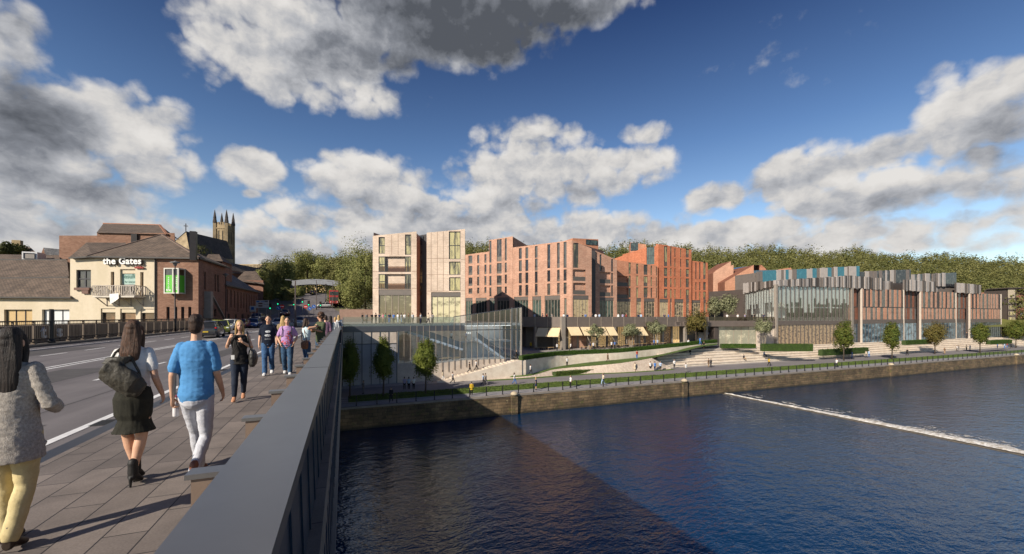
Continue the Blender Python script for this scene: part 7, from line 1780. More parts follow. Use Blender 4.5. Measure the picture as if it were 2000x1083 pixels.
def person(label,fig,loc,rz,height,vox,spec,group=None):
    o=thing('person',label,'person',loc,rz,group); k=height/1.755; o.scale=(k*spec.get('slim',.9),k*.93,k)
    b=MB(); f=fig; tr='legs' in spec
    f.torso(b,-.012); f.head(b,0,1,2)
    for n in 'LR':
        f.arm(b,n); f.hand(b,n,0,spec.get('grip'+n,.4))
        f.leg(b,n,-.014 if tr else 0)
        if spec.get('shoe') is None or spec.get('sandal'): f.foot(b,n)
    part(o,'body',b,[spec.get('skin',SKIN),LIP,EYE],vox,1)
    if 'top' in spec:
        mt,off,z0,slv,hem,fd=spec['top']; fd*=.55; b=MB(); f.torso(b,off,z0,spec.get('neck',1.50),0,hem)
        if slv>0:
            for n in 'LR': f.arm(b,n,off*.9,slv)
        elif slv==0:
            for n in 'LR': pass
        spec.get('topx',lambda b,f:None)(b,f)
        part(o,spec.get('topname','shirt'),b,mt,vox*1.1,2,fd)
    if 'legs' in spec:
        mt,off,flare,fd=spec['legs']; fd*=.5; b=MB(); f.torso(b,off,.82,spec.get('waist',.95))
        ball(b,(0,-.03,.86),(.165,.115,.10),0,16)
        for n in 'LR': f.leg(b,n,off,0,spec.get('to',.97),flare)
        part(o,'trousers',b,mt,vox*1.1,3,fd,(9,9,15))
    if 'skirt' in spec:
        mt,z=spec['skirt']; b=MB(); R_=[(f.sh((0,0,1.06)),.142,.108,(1,0,0),(0,0,1)),(V3(0,-.012,.92),.188,.142,(1,0,0),(0,0,1)),(V3(0,-.01,.75),.178,.135,(1,0,0),(0,0,1)),(V3(0,0,z+.13),.150,.125,(1,0,0),(0,0,1)),(V3(0,0,z+.06),.172,.145,(1,0,0),(0,0,1)),(V3(0,0,z),.205,.172,(1,0,0),(0,0,1))]
        ring(b,R_,26); part(o,'skirt',b,mt,vox*1.1,2,.006,(16,16,3))
    if 'shoe' in spec and spec['shoe']:
        mt,off,heel=spec['shoe']
        for n in 'LR': b=MB(); f.foot(b,n,off,0,heel); spec.get('shoex',lambda b,f,n:None)(b,f,n); part(o,'shoe',b,mt,vox*.8,1)
    if 'hair' in spec:
        mt,kind,L=spec['hair'][:3]; b=MB(); f.hair(b,kind,L,0,*(spec['hair'][3:])); part(o,'hair',b,mt,vox*.9,2 if kind!='curly' else 1,.005 if kind=='long' else .004,(26,26,2) if kind=='long' else (30,30,30))
    return o
def ped(px,py,z=0.): return gnd(px,py,z)
TOW=heading(0,1); AWAY=TOW
# ---- woman in tweed cardigan, walking away at the left edge
f=Fig(True,kneeL=(-.085,.05,.49),ankL=(-.10,.10,.085),kneeR=(.085,.0,.48),ankR=(.06,-.12,.12),toeR=(.0,.14,-.085),elbR=(.265,-.03,1.13),wriR=(.20,.20,1.06),handR=(-.4,.9,-.1),elbL=(-.24,-.02,1.12),wriL=(-.20,.18,1.02),handL=(.5,.8,0))
TW=M('tweed_cardigan',(.46,.42,.37),r=1.,c2=(.26,.235,.21),sc=55,coord='obj',bump=.5,bsc=140,spec=.1)
def cardx(b,f): ring(b,[(V3(0,-.01,1.25),.168,.13,(1,0,0),(0,0,1)),(V3(0,-.02,1.05),.172,.145,(1,0,0),(0,0,1)),(V3(0,-.03,.86),.205,.17,(1,0,0),(0,0,1)),(V3(.005,-.035,.70),.222,.185,(1,0,0),(0,0,1))],26)
x,y,_=ped(25,1068)
person('woman in a grey tweed cardigan and pale yellow trousers with long black hair, walking away',f,(x,y,.002),heading(.05,1),1.70,.0085,dict(top=(TW,.022,.80,.86,.02,.012),topname='cardigan',topx=cardx,legs=(cloth('pale_yellow_cotton',(.60,.50,.27),(.48,.39,.20)),.012,.012,.010),shoe=(M('dark_brown_leather',(.03,.018,.012),r=.45),.012,0),hair=(H_BLK,'long',.36,.10)))
# ---- woman with satchel and flared skirt
f=Fig(True,kneeL=(-.075,.04,.50),ankL=(-.015,.08,.15),kneeR=(.07,-.0,.50),ankR=(.03,-.10,.155),toeL=(.0,.125,-.115),toeR=(.015,.125,-.12),elbR=(.225,-.06,1.13),wriR=(.245,.075,.93),handR=(0,.45,-.85),elbL=(-.20,-.04,1.14),wriL=(-.12,.12,1.05),handL=(.7,.6,.1))
x,y,_=ped(262,944)
p2_person=person('woman in a white tee and dark flared skirt with a satchel on her back',f,(x,y,.002),heading(.02,1),1.74,.0085,dict(top=(cloth('white_cotton',(.70,.69,.67),(.58,.57,.56)),.014,.96,.30,0,.007),skirt=(cloth('black_olive_wool',(.030,.029,.022),(.018,.018,.014)),.56),shoe=(M('black_suede',(.012,.011,.011),r=.6),.012,.085),shoex=lambda b,f,n: limb(b,[f.J['ank'+n]+V3(0,0,.09),f.J['ank'+n]],[.05,.045]),hair=(H_BRN,'long',.19,.095)))
# satchel (held, so a thing of its own)
OLV=M('dark_olive_leather',(.052,.046,.034),r=.55,c2=(.032,.029,.022),sc=7,coord='obj',bump=.3,bsc=60)
def bag(name,label,loc,rz,mb,mat,vox=.009,strap=None,fold=.008):
    o=thing(name,label,'bag',loc,rz); o.scale=(.9,.95,1.); part(o,'pouch',mb,mat,vox,3,fold,(12,12,12))
    if strap: m=MB(); [m.tube(s_,.013,6) for s_ in strap]; me=m.mesh('strap',[mat],True); link('strap',me,o,False)
    return o
b=MB(); bc=V3(-.01,-.19,1.12)
R_=[]
ax=V3(.80,0,-.60).normalized(); up_=V3(.60,0,.80).normalized()
for t_,h,d in ((-.21,.06,.03),(-.195,.11,.05),(-.10,.125,.06),(.02,.13,.065),(.12,.12,.06),(.19,.085,.04),(.205,.05,.02)): R_.append((bc+ax*t_,h,d,up_,ax))
ring(b,R_,20); R_=[(bc+up_*.02+V3(-.02,-.04,.02)+ax*t_,h,.05,up_,ax) for t_,h in ((-.19,.08),(-.1,.115),(.05,.115),(.14,.09))]; ring(b,R_,16)
ring(b,[(bc+V3(-.10,.03,.17),.13,.05,(1,0,0),(0,0,1)),(bc+V3(-.06,.04,.24),.11,.05,(1,0,0),(0,0,1))],14)
bag('satchel','large dark olive satchel slung across the back of the woman in the skirt',(x,y,.002),heading(.02,1),b,OLV,.009,[[(.13,-.10,1.0),(.10,-.135,1.2),(.02,-.13,1.36),(-.09,-.06,1.44),(-.10,.03,1.44)],[(-.2,-.16,1.22),(-.13,-.1,1.40),(-.11,0,1.45)]])
# ---- man in blue tee with a bottle
f=Fig(False,kneeL=(-.09,.20,.50),ankL=(-.08,.30,.10),kneeR=(.09,.03,.47),ankR=(.085,-.28,.20),toeR=(.0,.10,-.13),elbL=(-.225,-.08,1.13),wriL=(-.25,-.02,.90),handL=(-.05,.15,-1),elbR=(.225,.0,1.13),wriR=(.235,.15,.92),handR=(0,.5,-.85))
x,y,_=ped(384,942); bx_,by_=x,y
person('man in a plain blue tee shirt and pale grey trousers carrying a bottle, walking away',f,(x,y,.002),heading(.06,1),1.80,.0085,dict(slim=.80,gripL=.75,top=(cloth('sky_blue_cotton',(.085,.26,.52),(.07,.22,.45),sc=4),.026,.83,.36,.012,.011),legs=(cloth('pale_grey_chino',(.50,.51,.55),(.42,.43,.48)),.014,.010,.013),shoe=(M('tan_brown_leather',(.20,.075,.045),r=.5),.013,0),hair=(H_DBR,'short',0)))
o=thing('water_bottle','clear white water bottle held low by the man in blue','bottle',(x,y,.002),heading(.06,1)); o.scale=(.82,.95,1.02)
m=MB(); bq=V3(-.255,.07,.69); m.lathe(tuple(bq),[(.031,0),(.034,.01),(.034,.09),(.030,.11),(.034,.13),(.034,.155),(.013,.19),(.013,.20)],14); me=m.mesh('bottle_body',[M('bottle_plastic',(.74,.72,.74),r=.15,coord='obj')],True); link('bottle_body',me,o,False); m=MB(); m.lathe((bq.x,bq.y,bq.z+.2),[(.016,0),(.016,.022)],12); link('cap',m.mesh('cap',[M('cap_pink',(.55,.12,.2))]),o,False)
# ---- blonde woman walking towards us
def toward(px): 
    d=dirp(px); return heading(-.10,-1)
f=Fig(True,kneeR=(.085,.10,.50),ankR=(.09,.16,.13),toeR=(.01,.145,-.09),kneeL=(-.085,-.0,.49),ankL=(-.06,-.20,.16),toeL=(0,.12,-.12),elbR=(.255,.05,1.16),wriR=(.185,.14,1.37),handR=(-.35,.15,.9),palmR=(-1,-.4,0),thumbR=(-1,0,0),elbL=(-.255,.03,1.15),wriL=(-.07,.16,1.28),handL=(.55,.1,.8),palmL=(.2,-1,0),thumbL=(1,0,.3),head_turn=.12)
x,y,_=ped(468,783)
person('blonde woman in a black sleeveless top and navy leggings, hands at her bag straps',f,(x,y,.002),heading(.10,-1),1.70,.0095,dict(skin=SKIN,gripL=.7,gripR=.8,neck=1.44,top=(cloth('black_cotton',(.016,.015,.015),(.026,.024,.023)),.022,.80,0,.006,.008),legs=(cloth('navy_denim',(.016,.022,.038),(.028,.036,.055)),.014,.0,.004),shoe=(M('tan_leather',(.50,.24,.13),r=.5),.005,.07),hair=(H_BLD,'long',.15,.095)))
o=thing('id_badge','white identity card on a black lanyard hanging at the hip of the blonde woman','badge',(x,y,.002),heading(.10,-1)); m=MB(); m.bx(.075,.135,.150,.156,.885,.975); link('card',m.mesh('card',[WHITE]),o,False); m=MB(); m.tube([(.05,.07,1.44),(.075,.145,1.25),(.105,.152,.98)],.006,5); m.tube([(-.05,.07,1.44),(.02,.148,1.2),(.105,.154,.98)],.006,5); link('lanyard',m.mesh('lanyard',[M('black_strap',(.02,.018,.018))]),o,False)
b=MB(); ring(b,[(V3(-.235,-.03,1.06),.05,.12,(1,0,0),(0,0,1)),(V3(-.255,-.03,1.0),.085,.165,(1,0,0),(0,0,1)),(V3(-.265,-.03,.88),.10,.18,(1,0,0),(0,0,1)),(V3(-.26,-.03,.76),.085,.15,(1,0,0),(0,0,1)),(V3(-.25,-.03,.70),.04,.09,(1,0,0),(0,0,1))],18)
bag('shoulder_bag','soft black leather bag hanging at the hip of the blonde woman',(x,y,.002),heading(.10,-1),b,M('black_soft_leather',(.025,.025,.025),r=.4,c2=(.045,.043,.04),sc=8,coord='obj',bump=.4,bsc=40),.010,[[(-.24,-.1,1.06),(-.20,-.08,1.3),(-.14,-.03,1.455),(-.15,.07,1.40),(-.23,.1,1.06)]],.012)
# ---- two young men walking towards us
JEAN=cloth('blue_denim',(.055,.12,.24),(.035,.08,.17)); DJEAN=cloth('dark_blue_denim',(.022,.05,.10),(.05,.10,.17))
WSH=M('white_trainer',(.62,.62,.62),r=.6)
def printed(name,base,fn):
    if name in _mc: return _mc[name]
    m,t_,b_=newmat(name); ob=t_.n('ShaderNodeTexCoord').outputs['Object']; fn(m,t_,b_,ob,base); b_.inputs['Roughness'].default_value=.9; b_.inputs['Specular IOR Level'].default_value=.2; _mc[name]=m; return m
def spot(t_,ob,c,r): # soft blob in figure space
    q=t_.vec('MULTIPLY_ADD',ob,tuple(1/a for a in r),tuple(-a/b for a,b in zip(c,r))); return t_.ramp(t_.vec('DOT_PRODUCT',q,q),.9,1.1,1,0)
def navyprint(m,t_,b_,ob,base):
    f1=t_.math('MAXIMUM',spot(t_,ob,(.0,.15,1.27),(.075,.2,.035)),spot(t_,ob,(.005,.15,1.16),(.085,.2,.034)))
    mp=t_.n('ShaderNodeMapping'); t_.L.new(ob,mp.inputs[0]); mp.inputs['Scale'].default_value=(30,0,45)
    f1=t_.math('MULTIPLY',f1,t_.ramp(t_.noise(mp.outputs[0],1.,2,.6),.38,.5))
    f2=t_.math('MULTIPLY',spot(t_,ob,(0,.15,1.06),(.10,.2,.04)),t_.ramp(t_.math('SINE',t_.math('MULTIPLY',t_.vec('DOT_PRODUCT',ob,(0,0,1)),200.)),.5,.9,0,.45))
    t_.L.new(t_.mix(t_.math('MAXIMUM',f1,f2),base,(.6,.62,.64)),b_.inputs['Base Color'])
def floral(m,t_,b_,ob,base):
    z=spot(t_,ob,(-.06,.15,1.16),(.10,.3,.17)); z2=spot(t_,ob,(.0,.15,.96),(.22,.3,.10)); k=t_.math('MAXIMUM',z,z2)
    n1_=t_.ramp(t_.noise(ob,16.,3,.6),.50,.56); n2_=t_.ramp(t_.noise(t_.vec('ADD',ob,(3,1,2)),20.,3,.6),.5,.56)
    c=t_.mix(t_.math('MULTIPLY',n1_,k),base,(.04,.035,.07)); c=t_.mix(t_.math('MULTIPLY',n2_,k),c,(.55,.10,.10)); t_.L.new(c,b_.inputs['Base Color'])
NAVY=printed('navy_print_tee',(.008,.012,.024),navyprint); LIL=printed('lilac_print_tee',(.40,.24,.46),floral)
f=Fig(False,kneeR=(.09,.10,.49),ankR=(.085,.12,.09),kneeL=(-.09,.02,.48),ankL=(-.085,-.26,.16),toeL=(0,.11,-.12),elbR=(.235,-.06,1.13),wriR=(.255,.03,.89),elbL=(-.235,.02,1.13),wriL=(-.245,.13,.91),handL=(0,.4,-.9),head_tilt=-.15)
x,y,_=ped(524,733); person('young man in a navy tee with white print and blue jeans, walking towards us',f,(x,y,.002),heading(.05,-1),1.82,.012,dict(top=(NAVY,.024,.84,.36,.01,.012),legs=(JEAN,.022,.014,.014),shoe=(WSH,.014,0),hair=(H_BLK,'short',0)))
f=Fig(False,kneeL=(-.095,.10,.49),ankL=(-.09,.12,.09),kneeR=(.09,.0,.49),ankR=(.08,-.22,.14),toeR=(0,.12,-.1),elbR=(.29,-.09,1.13),wriR=(.20,.06,.95),handR=(-.3,.35,-.9),elbL=(-.29,-.09,1.13),wriL=(-.20,.06,.95),handL=(.3,.35,-.9))
x,y,_=ped(561,732); lx,ly=x,y
person('young man in a lilac printed tee with hands in the pockets of dark jeans',f,(x,y,.002),heading(.05,-1),1.76,.012,dict(top=(LIL,.022,.85,.36,.01,.012),legs=(DJEAN,.024,.012,.015),shoe=(WSH,.014,0),hair=(M('dark_beanie',(.02,.018,.02),r=.95,coord='obj'),'short',0)))
b=MB(); ring(b,[(V3(0,-.16,1.02),.12,.05,(1,0,0),(0,0,1)),(V3(0,-.20,1.1),.15,.085,(1,0,0),(0,0,1)),(V3(0,-.20,1.3),.145,.085,(1,0,0),(0,0,1)),(V3(0,-.16,1.42),.11,.05,(1,0,0),(0,0,1))],16)
bag('backpack','dark backpack worn by the young man in lilac',(x,y,.002),heading(.05,-1),b,M('dark_nylon',(.015,.015,.022),r=.7,coord='obj'),.014,[[(s_*.12,-.12,1.42),(s_*.13,.0,1.475),(s_*.135,.13,1.36),(s_*.15,.125,1.2),(s_*.17,-.02,1.08)] for s_ in (-1,1)])
# ---- couple hugging by the parapet
f=Fig(True,elbR=(.20,.22,1.44),wriR=(.02,.42,1.50),handR=(-.8,.4,.2),elbL=(-.21,.2,1.42),wriL=(-.02,.40,1.46),handL=(.8,.3,.2),kneeL=(-.08,.04,.49),head_turn=-.5)
x,y,_=ped(598,726); hx,hy=x,y
person('dark haired woman in a pale blue vest and jeans, arms round the curly haired man',f,(x,y,.002),heading(.75,.65),1.72,.012,dict(top=(cloth('pale_blue_vest',(.42,.56,.62),(.55,.63,.66)),.012,.95,0,0,.007),legs=(JEAN,.012,.03,.010),shoe=(M('dark_boot',(.03,.025,.025)),.012,0),hair=(H_DBR,'long',.06,.085)))
b=MB(); ring(b,[(V3(.16,-.16,.98),.15,.05,(1,0,0),(0,0,1)),(V3(.16,-.17,.92),.17,.075,(1,0,0),(0,0,1)),(V3(.16,-.17,.80),.165,.08,(1,0,0),(0,0,1)),(V3(.16,-.17,.74),.13,.05,(1,0,0),(0,0,1))],18)
bag('shoulder_bag','brown woven shoulder bag on the hip of the woman in the pale blue vest',(x,y,.002),heading(.75,.65),b,M('brown_woven',(.24,.105,.055),r=.8,c2=(.10,.05,.03),sc=30,coord='obj'),.013,[[(.02,-.17,.97),(-.08,-.12,1.2),(-.13,-.02,1.44),(0,.1,1.35)],[(.28,-.17,.97),(.10,-.13,1.25),(-.06,-.05,1.47)]])
PLAID=printed('green_plaid_shirt',(.075,.085,.045),lambda m,t_,b_,ob,base: t_.L.new(t_.mix(t_.math('MAXIMUM',t_.ramp(t_.math('SINE',t_.math('MULTIPLY',t_.vec('DOT_PRODUCT',ob,(1,1,0)),110.)),.75,.9,0,.7),t_.ramp(t_.math('SINE',t_.math('MULTIPLY',t_.vec('DOT_PRODUCT',ob,(0,0,1)),110.)),.75,.9,0,.7)),base,(.03,.06,.04)),b_.inputs['Base Color']))
f=Fig(False,elbR=(.24,.12,1.16),wriR=(.10,.30,1.20),handR=(-.8,.5,0),elbL=(-.24,.12,1.18),wriL=(-.08,.30,1.24),handL=(.8,.5,.1),head_turn=-.9)
person('tall man with bushy curly brown hair and a green plaid shirt, hugged by the parapet',f,(hx+.40,hy+.42,.002),heading(-.8,-.6),1.90,.012,dict(skin=SKIN2,top=(PLAID,.026,.82,.40,.01,.012),legs=(DJEAN,.022,.012,.014),shoe=(M('dark_boot',(.03,.025,.025)),.012,0),hair=(H_BRN,'curly',0)))
# ---- others further along the footway
f=Fig(True,kneeL=(-.09,.12,.49),ankL=(-.09,.14,.09),ankR=(.09,-.24,.14),toeR=(0,.12,-.1))
x,y=at(553,15.2); person('woman with long blonde hair and a tan top, behind the young man in lilac',f,(x,y,.002),heading(.0,1),1.80,.014,dict(top=(cloth('tan_knit',(.30,.22,.13)),.016,.84,.7,.01,.008),legs=(cloth('black_cotton',(.016,.015,.015)),.014,0,.006),shoe=(M('dark_boot',(.03,.025,.025)),.012,0),hair=(H_BLD,'long',.30,.11)))
x,y=at(636,17.5); person('person in a dusty purple top close to the parapet behind the curly haired man',Fig(False),(x,y,.002),heading(.0,1),1.82,.014,dict(top=(cloth('dusty_purple',(.24,.14,.20)),.02,.84,.5,.01,.008),legs=(cloth('dark_grey_cloth',(.05,.05,.055)),.018,0,.008),shoe=(M('dark_boot',(.03,.025,.025)),.012,0),hair=(H_DBR,'short',0)))
x,y=at(645.5,19.); person('woman with long straight black hair in a white dress, walking away along the parapet',Fig(True,ankL=(-.09,.12,.09)),(x,y,.002),heading(.0,1),1.80,.014,dict(top=(cloth('white_dress',(.60,.62,.62)),.016,.9,.5,0,.008),skirt=(cloth('white_dress',(.60,.62,.62)),.45),shoe=(M('dark_boot',(.03,.025,.025)),.012,0),hair=(H_BLK,'long',.42,.10)))
x,y=at(655.,22.); person('woman in a white tee beyond the woman in the white dress',Fig(True,ankL=(-.09,.12,.09)),(x,y,.002),heading(.0,1),1.74,.015,dict(top=(cloth('white_cotton',(.70,.69,.67)),.016,.84,.4,0,.008),legs=(cloth('pale_blue_cloth',(.30,.36,.42)),.014,.01,.006),shoe=(WSH,.012,0),hair=(H_BLD,'short',0)))
x,y=at(661.5,26.); person('blonde person in a white shirt with a dark backpack, far along the footway',Fig(True,ankL=(-.09,.12,.09)),(x,y,.002),heading(.0,1),1.86,.016,dict(top=(cloth('white_cotton',(.70,.69,.67)),.02,.84,.5,0,.008),legs=(cloth('dark_grey_cloth',(.05,.05,.055)),.014,.01,.006),shoe=(WSH,.012,0),hair=(H_BLD,'long',.1,.085)))
b=MB(); ring(b,[(V3(0,-.15,.98),.13,.06,(1,0,0),(0,0,1)),(V3(0,-.19,1.08),.16,.10,(1,0,0),(0,0,1)),(V3(0,-.19,1.3),.15,.09,(1,0,0),(0,0,1)),(V3(0,-.15,1.44),.11,.05,(1,0,0),(0,0,1))],16)
bag('backpack','dark blue backpack on the far blonde person in white',(x,y,.002),0,b,M('blue_nylon',(.02,.03,.06),r=.7,coord='obj'),.016,[[(s_*.10,-.10,1.42),(s_*.12,.0,1.475),(s_*.13,.13,1.3)] for s_ in (-1,1)])
# ================================================================== small figures on the terraces and the quay
TS=M('tiny_skin',(.46,.28,.19)); TH_=M('tiny_hair',(.03,.02,.015))
def small(fig,vox,long_hair=False,skirt=None,slv=.36,coat=False):
    b=MB(); f=fig
    f.torso(b,.0,.82,1.5,0); f.head(b,0)
    for n in 'LR':
        f.arm(b,n,0,1,0); w_=f.sh(f.J['wri'+n]); ball(b,w_+f.J['hand'+n]*.05,(.04,.035,.06),0,8)
        f.foot(b,n,.012,4)
        f.leg(b,n,.012 if not skirt else 0,2 if not skirt else 0)
        f.arm(b,n,.014,.95 if coat else slv,1)
    f.torso(b,.02,.70 if coat else .84,1.46,1,.02)
    if skirt: ring(b,[(V3(0,0,1.05),.15,.115,(1,0,0),(0,0,1)),(V3(0,0,.9),.195,.15,(1,0,0),(0,0,1)),(V3(0,0,skirt),.22,.18,(1,0,0),(0,0,1))],16,2)
    else: ball(b,(0,0,.88),(.178,.13,.10),2,12)
    f.hair(b,'long' if long_hair else 'short',.16,3)
    me=remesh(b,vox,1); me.name='person'
    for mt in (TS,cloth('plain_shirt',(.5,.5,.5)),cloth('plain_trousers',(.03,.03,.035)),TH_,M('dark_boot',(.03,.025,.025))): me.materials.append(mt)
    return me
VX=.022
walk=dict(kneeR=(.09,.20,.50),ankR=(.085,.28,.10),kneeL=(-.09,.02,.47),ankL=(-.085,-.32,.15),toeL=(0,.1,-.1),elbR=(.24,-.14,1.14),wriR=(.25,-.12,.90),elbL=(-.24,.06,1.14),wriL=(-.24,.22,.95))
fold=dict(elbR=(.25,.02,1.14),wriR=(.06,.16,1.16),handR=(-1,.1,0),elbL=(-.25,.02,1.14),wriL=(-.06,.16,1.20),handL=(1,.1,0))
sit=dict(hipL=(-.09,0,.50),hipR=(.09,0,.50),kneeL=(-.12,.44,.50),kneeR=(.12,.44,.50),ankL=(-.12,.46,.09),ankR=(.12,.46,.09))
TPL={'stand':small(Fig(False),VX),'walk':small(Fig(False,**walk),VX),'arms':small(Fig(False,**fold),VX,slv=.95),'wstand':small(Fig(True),VX,True),'wwalk':small(Fig(True,**walk),VX,True),'dress':small(Fig(True,**{k:v for k,v in walk.items() if k[:3] in('elb','wri')}),VX,True,.52),'suit':small(Fig(False,**walk),VX,coat=True),'coat':small(Fig(False),VX,coat=True)}
def sitmesh():
    f=Fig(False,**sit); b=MB(); z=Vector((0,0,-.40))
    q=MB(); f.torso(q,.02,.84,1.46,1); f.head(q,0); f.hair(q,'short',.1,3)
    for n in 'LR': f.arm(q,n,.012,.9,1); ball(q,f.J['wri'+n]+V3(0,.03,-.04),.045,0,8)
    q.v=[tuple(Vector(v)+z) for v in q.v]
    for n in 'LR': f.leg(q,n,.012,2); f.foot(q,n,.012,4)
    me=remesh(q,VX,1); me.name='person'
    for mt in TPL['stand'].materials: me.materials.append(mt)
    return me
TPL['sit']=sitmesh()
COLS={'white':(.66,.66,.66),'pale blue':(.36,.48,.66),'blue':(.06,.16,.42),'bright blue':(.05,.22,.60),'black':(.013,.013,.014),'grey':(.20,.19,.19),'dark':(.035,.035,.04),'navy':(.02,.03,.07),'brown':(.13,.08,.05),'yellow':(.55,.36,.03),'red':(.40,.05,.04),'teal':(.03,.28,.22),'cream':(.55,.48,.36),'lavender':(.36,.33,.50),'green':(.10,.20,.08),'orange':(.50,.18,.04),'pink':(.50,.22,.26),'tan':(.34,.24,.15)}
def shirt(c): return cloth('shirt_'+c.replace(' ','_'),COLS[c],sc=6)
def tiny(kind,loc,rz,top,leg,label,group,hair=None,h=1.78):
    o=bpy.data.objects.new('person',TPL[kind]); C.objects.link(o); o.location=loc; o.rotation_euler=(0,0,rz); k=h/1.755; o.scale=(k,k,k)
    for i,c in ((1,top),(2,leg)): o.material_slots[i].link='OBJECT'; o.material_slots[i].material=shirt(c)
    if hair: o.material_slots[3].link='OBJECT'; o.material_slots[3].material=hair
    return tag(o,label,'person',group)
GQ='people on the promenade'; LFT=heading(-1,0); RGT=heading(1,0); CAMF=heading(-.4,-.9)
def pq(px,py,z=QZ): x,y,_=gnd(px,py,z); return (x,y,z+.01)
Hq=1.9
Q_=[('coat',710,769.5,LFT,'grey','grey','person in grey standing between the first two columnar trees'),
('suit',764,785.7,CAMF,'dark','dark','man in a dark suit by the railing below the second columnar tree'),
('stand',790,761,AWAY,'lavender','dark','man in a lavender shirt, first of three by the stone plinth'),('stand',798.5,761,AWAY,'pale blue','black','man in a pale blue shirt between two others by the stone plinth'),('stand',808,761,AWAY,'white','black','man in a white shirt, nearest the third columnar tree of three'),
('wwalk',865,745,RGT,'cream','white','woman in white trousers at the foot of the stone steps'),('walk',884,749,RGT,'white','dark','man in a white shirt with dark trousers by the foot of the steps'),
('coat',921,772.5,AWAY,'yellow','black','person in a yellow jacket leaning at the quay railing'),
('walk',943.7,753,RGT,'pale blue','dark','man in pale blue, left of a pair on the shaded edge of the promenade'),('suit',948.5,752.5,RGT,'grey','grey','person in grey, right of a pair on the shaded edge of the promenade'),
('wwalk',1004.6,751,RGT,'white','blue','woman in bright blue trousers crossing the promenade'),('dress',1046.7,762,RGT,'navy','navy','blonde woman in a navy dress by the quay railing'),
('wstand',1114.5,757.5,LFT,'white','black','woman in a white top and black trousers by the quay railing'),('wwalk',1178,752.5,LFT,'cream','pale blue','woman in pale jeans walking along the railing'),
('dress',1240,726.6,LFT,'cream','cream','woman in a cream dress beside the shrub bed'),
('stand',1270,724.5,AWAY,'white','black','man in white, left of three standing together at the shrub bed end'),('stand',1279,725,AWAY,'bright blue','navy','man in bright blue, middle of three standing together'),('arms',1290,724.5,CAMF,'pale blue','black','man in pale blue, right of three standing together'),
('arms',1317,720,CAMF,'white','dark','man in a white shirt with folded arms before the lowest steps'),('stand',1339.6,728,AWAY,'white','grey','man in white and grey with a jacket, on the promenade edge'),
('coat',1384,717.6,AWAY,'brown','tan','person in a brown jacket, left of a close pair on the promenade'),('coat',1388.5,718,AWAY,'dark','dark','person in dark clothes, right of a close pair on the promenade'),
('wwalk',1502,715,RGT,'yellow','black','woman with a yellow scarf walking below the seating steps'),('walk',1634,718,LFT,'white','dark','man in white walking at the railing before the first round tree'),
('stand',1664,700.5,AWAY,'blue','blue','person all in blue right of the first round street tree'),('walk',1691.5,699,RGT,'cream','grey','man in cream, left of a pair walking before the low hedge'),('walk',1697,698.5,RGT,'pale blue','blue','man in pale blue, right of a pair walking before the low hedge'),
('suit',1772,694.6,LFT,'black','black','person in black walking between two dark street trees'),('wstand',1845,692,CAMF,'brown','tan','woman in brown right of the russet street tree'),
('stand',1869,686.5,AWAY,'white','black','person in white, left of a pair by the last brick bay'),('coat',1872.5,686.5,AWAY,'grey','grey','person in grey, right of a pair by the last brick bay'),
('arms',1887.5,683,CAMF,'cream','black','person in cream standing below the dark figure on the steps'),('coat',1894.6,685.5,AWAY,'pale blue','black','person in pale blue at the left side of the last oval tree'),
('stand',1948,679.5,AWAY,'blue','navy','person in blue right of the last oval tree'),('stand',1962,681.5,AWAY,'pale blue','blue','person in pale blue beside one in red near the right edge'),('stand',1967,680,AWAY,'red','blue','person in red near the right edge of the promenade'),('suit',1975,681,RGT,'dark','dark','person in dark clothes left of the last round tree')]
for kd,px,py,rz,a,b_,lab in Q_:
    pyy=py
    if py<697 and px>1400: pyy=max(py,FPX*(CAMZ-QZ)/ (66.5/dirp(px)[1])+HOR)
    tiny(kd,pq(px,pyy),rz+rnd.uniform(-.2,.2),a,b_,lab,GQ,H_BLD if 'blonde' in lab else None,Hq)
# on steps, slopes and the lower terrace (depth, then standing height)
def onz(px,py,z): x,y,_=gnd(px,py,z); return (x,y,z+.02)
def steptop(px,py):
    for i in range(6):
        z=-9.2+(i+1)*.5; x,y,_=gnd(px,py,z); y0=68.2+i*1.02
        if y0-.3<=y<=y0+1.25: return (x,y0+.35,z+.01),i
    return gnd(px,py,-7.7),2
for px,py,a,b_,lab in ((1450,708,'dark','tan','person in dark clothes sitting on the lower steps by the promenade'),(1536.5,705,'pale blue','navy','person in pale blue sitting on the steps below the tall hedge'),(1595,693,'pale blue','grey','person in pale blue sitting high on the steps beside the low hedge')):
    (x,y,z),i=steptop(px,py-8); y0=68.2+i*1.02; o=tiny('sit',(x,y0-.30,z-.5),heading(0,-1),a,b_,lab,'people sitting on the seating steps',None,1.9)
T_=[('walk',925,720,17.6,'black','black','person in black, left of two walking up the steps by the glass'),('walk',932,720,18.8,'white','black','person in white with a bag, right of two walking up the steps')]
for kd,px,py,xx,a,b_,lab in T_:
    z=-9.2+3.05*(int((xx+2.5-14.5)/14.3*20)+1)/20; tiny(kd,(xx+2.5,PY-1.1,z+.01),RGT,a,b_,lab,'people on the stone steps',None,1.85)
tiny('suit',(28.9,PY-1.2,-6.14),LFT,'black','black','person in black at the top of the stone steps by the glass corner','people on the stone steps',None,1.85)
def slope(px,py):
    k=min(range(len(gls)-1),key=lambda i: abs((gls[i].x*CS-gls[i].y*SN)/(depth(gls[i].x,gls[i].y))*FPX+1000-px)); p=(gls[k]+wbs2[min(k,len(wbs2)-1)])/2; return (p.x,p.y,p.z+.05)
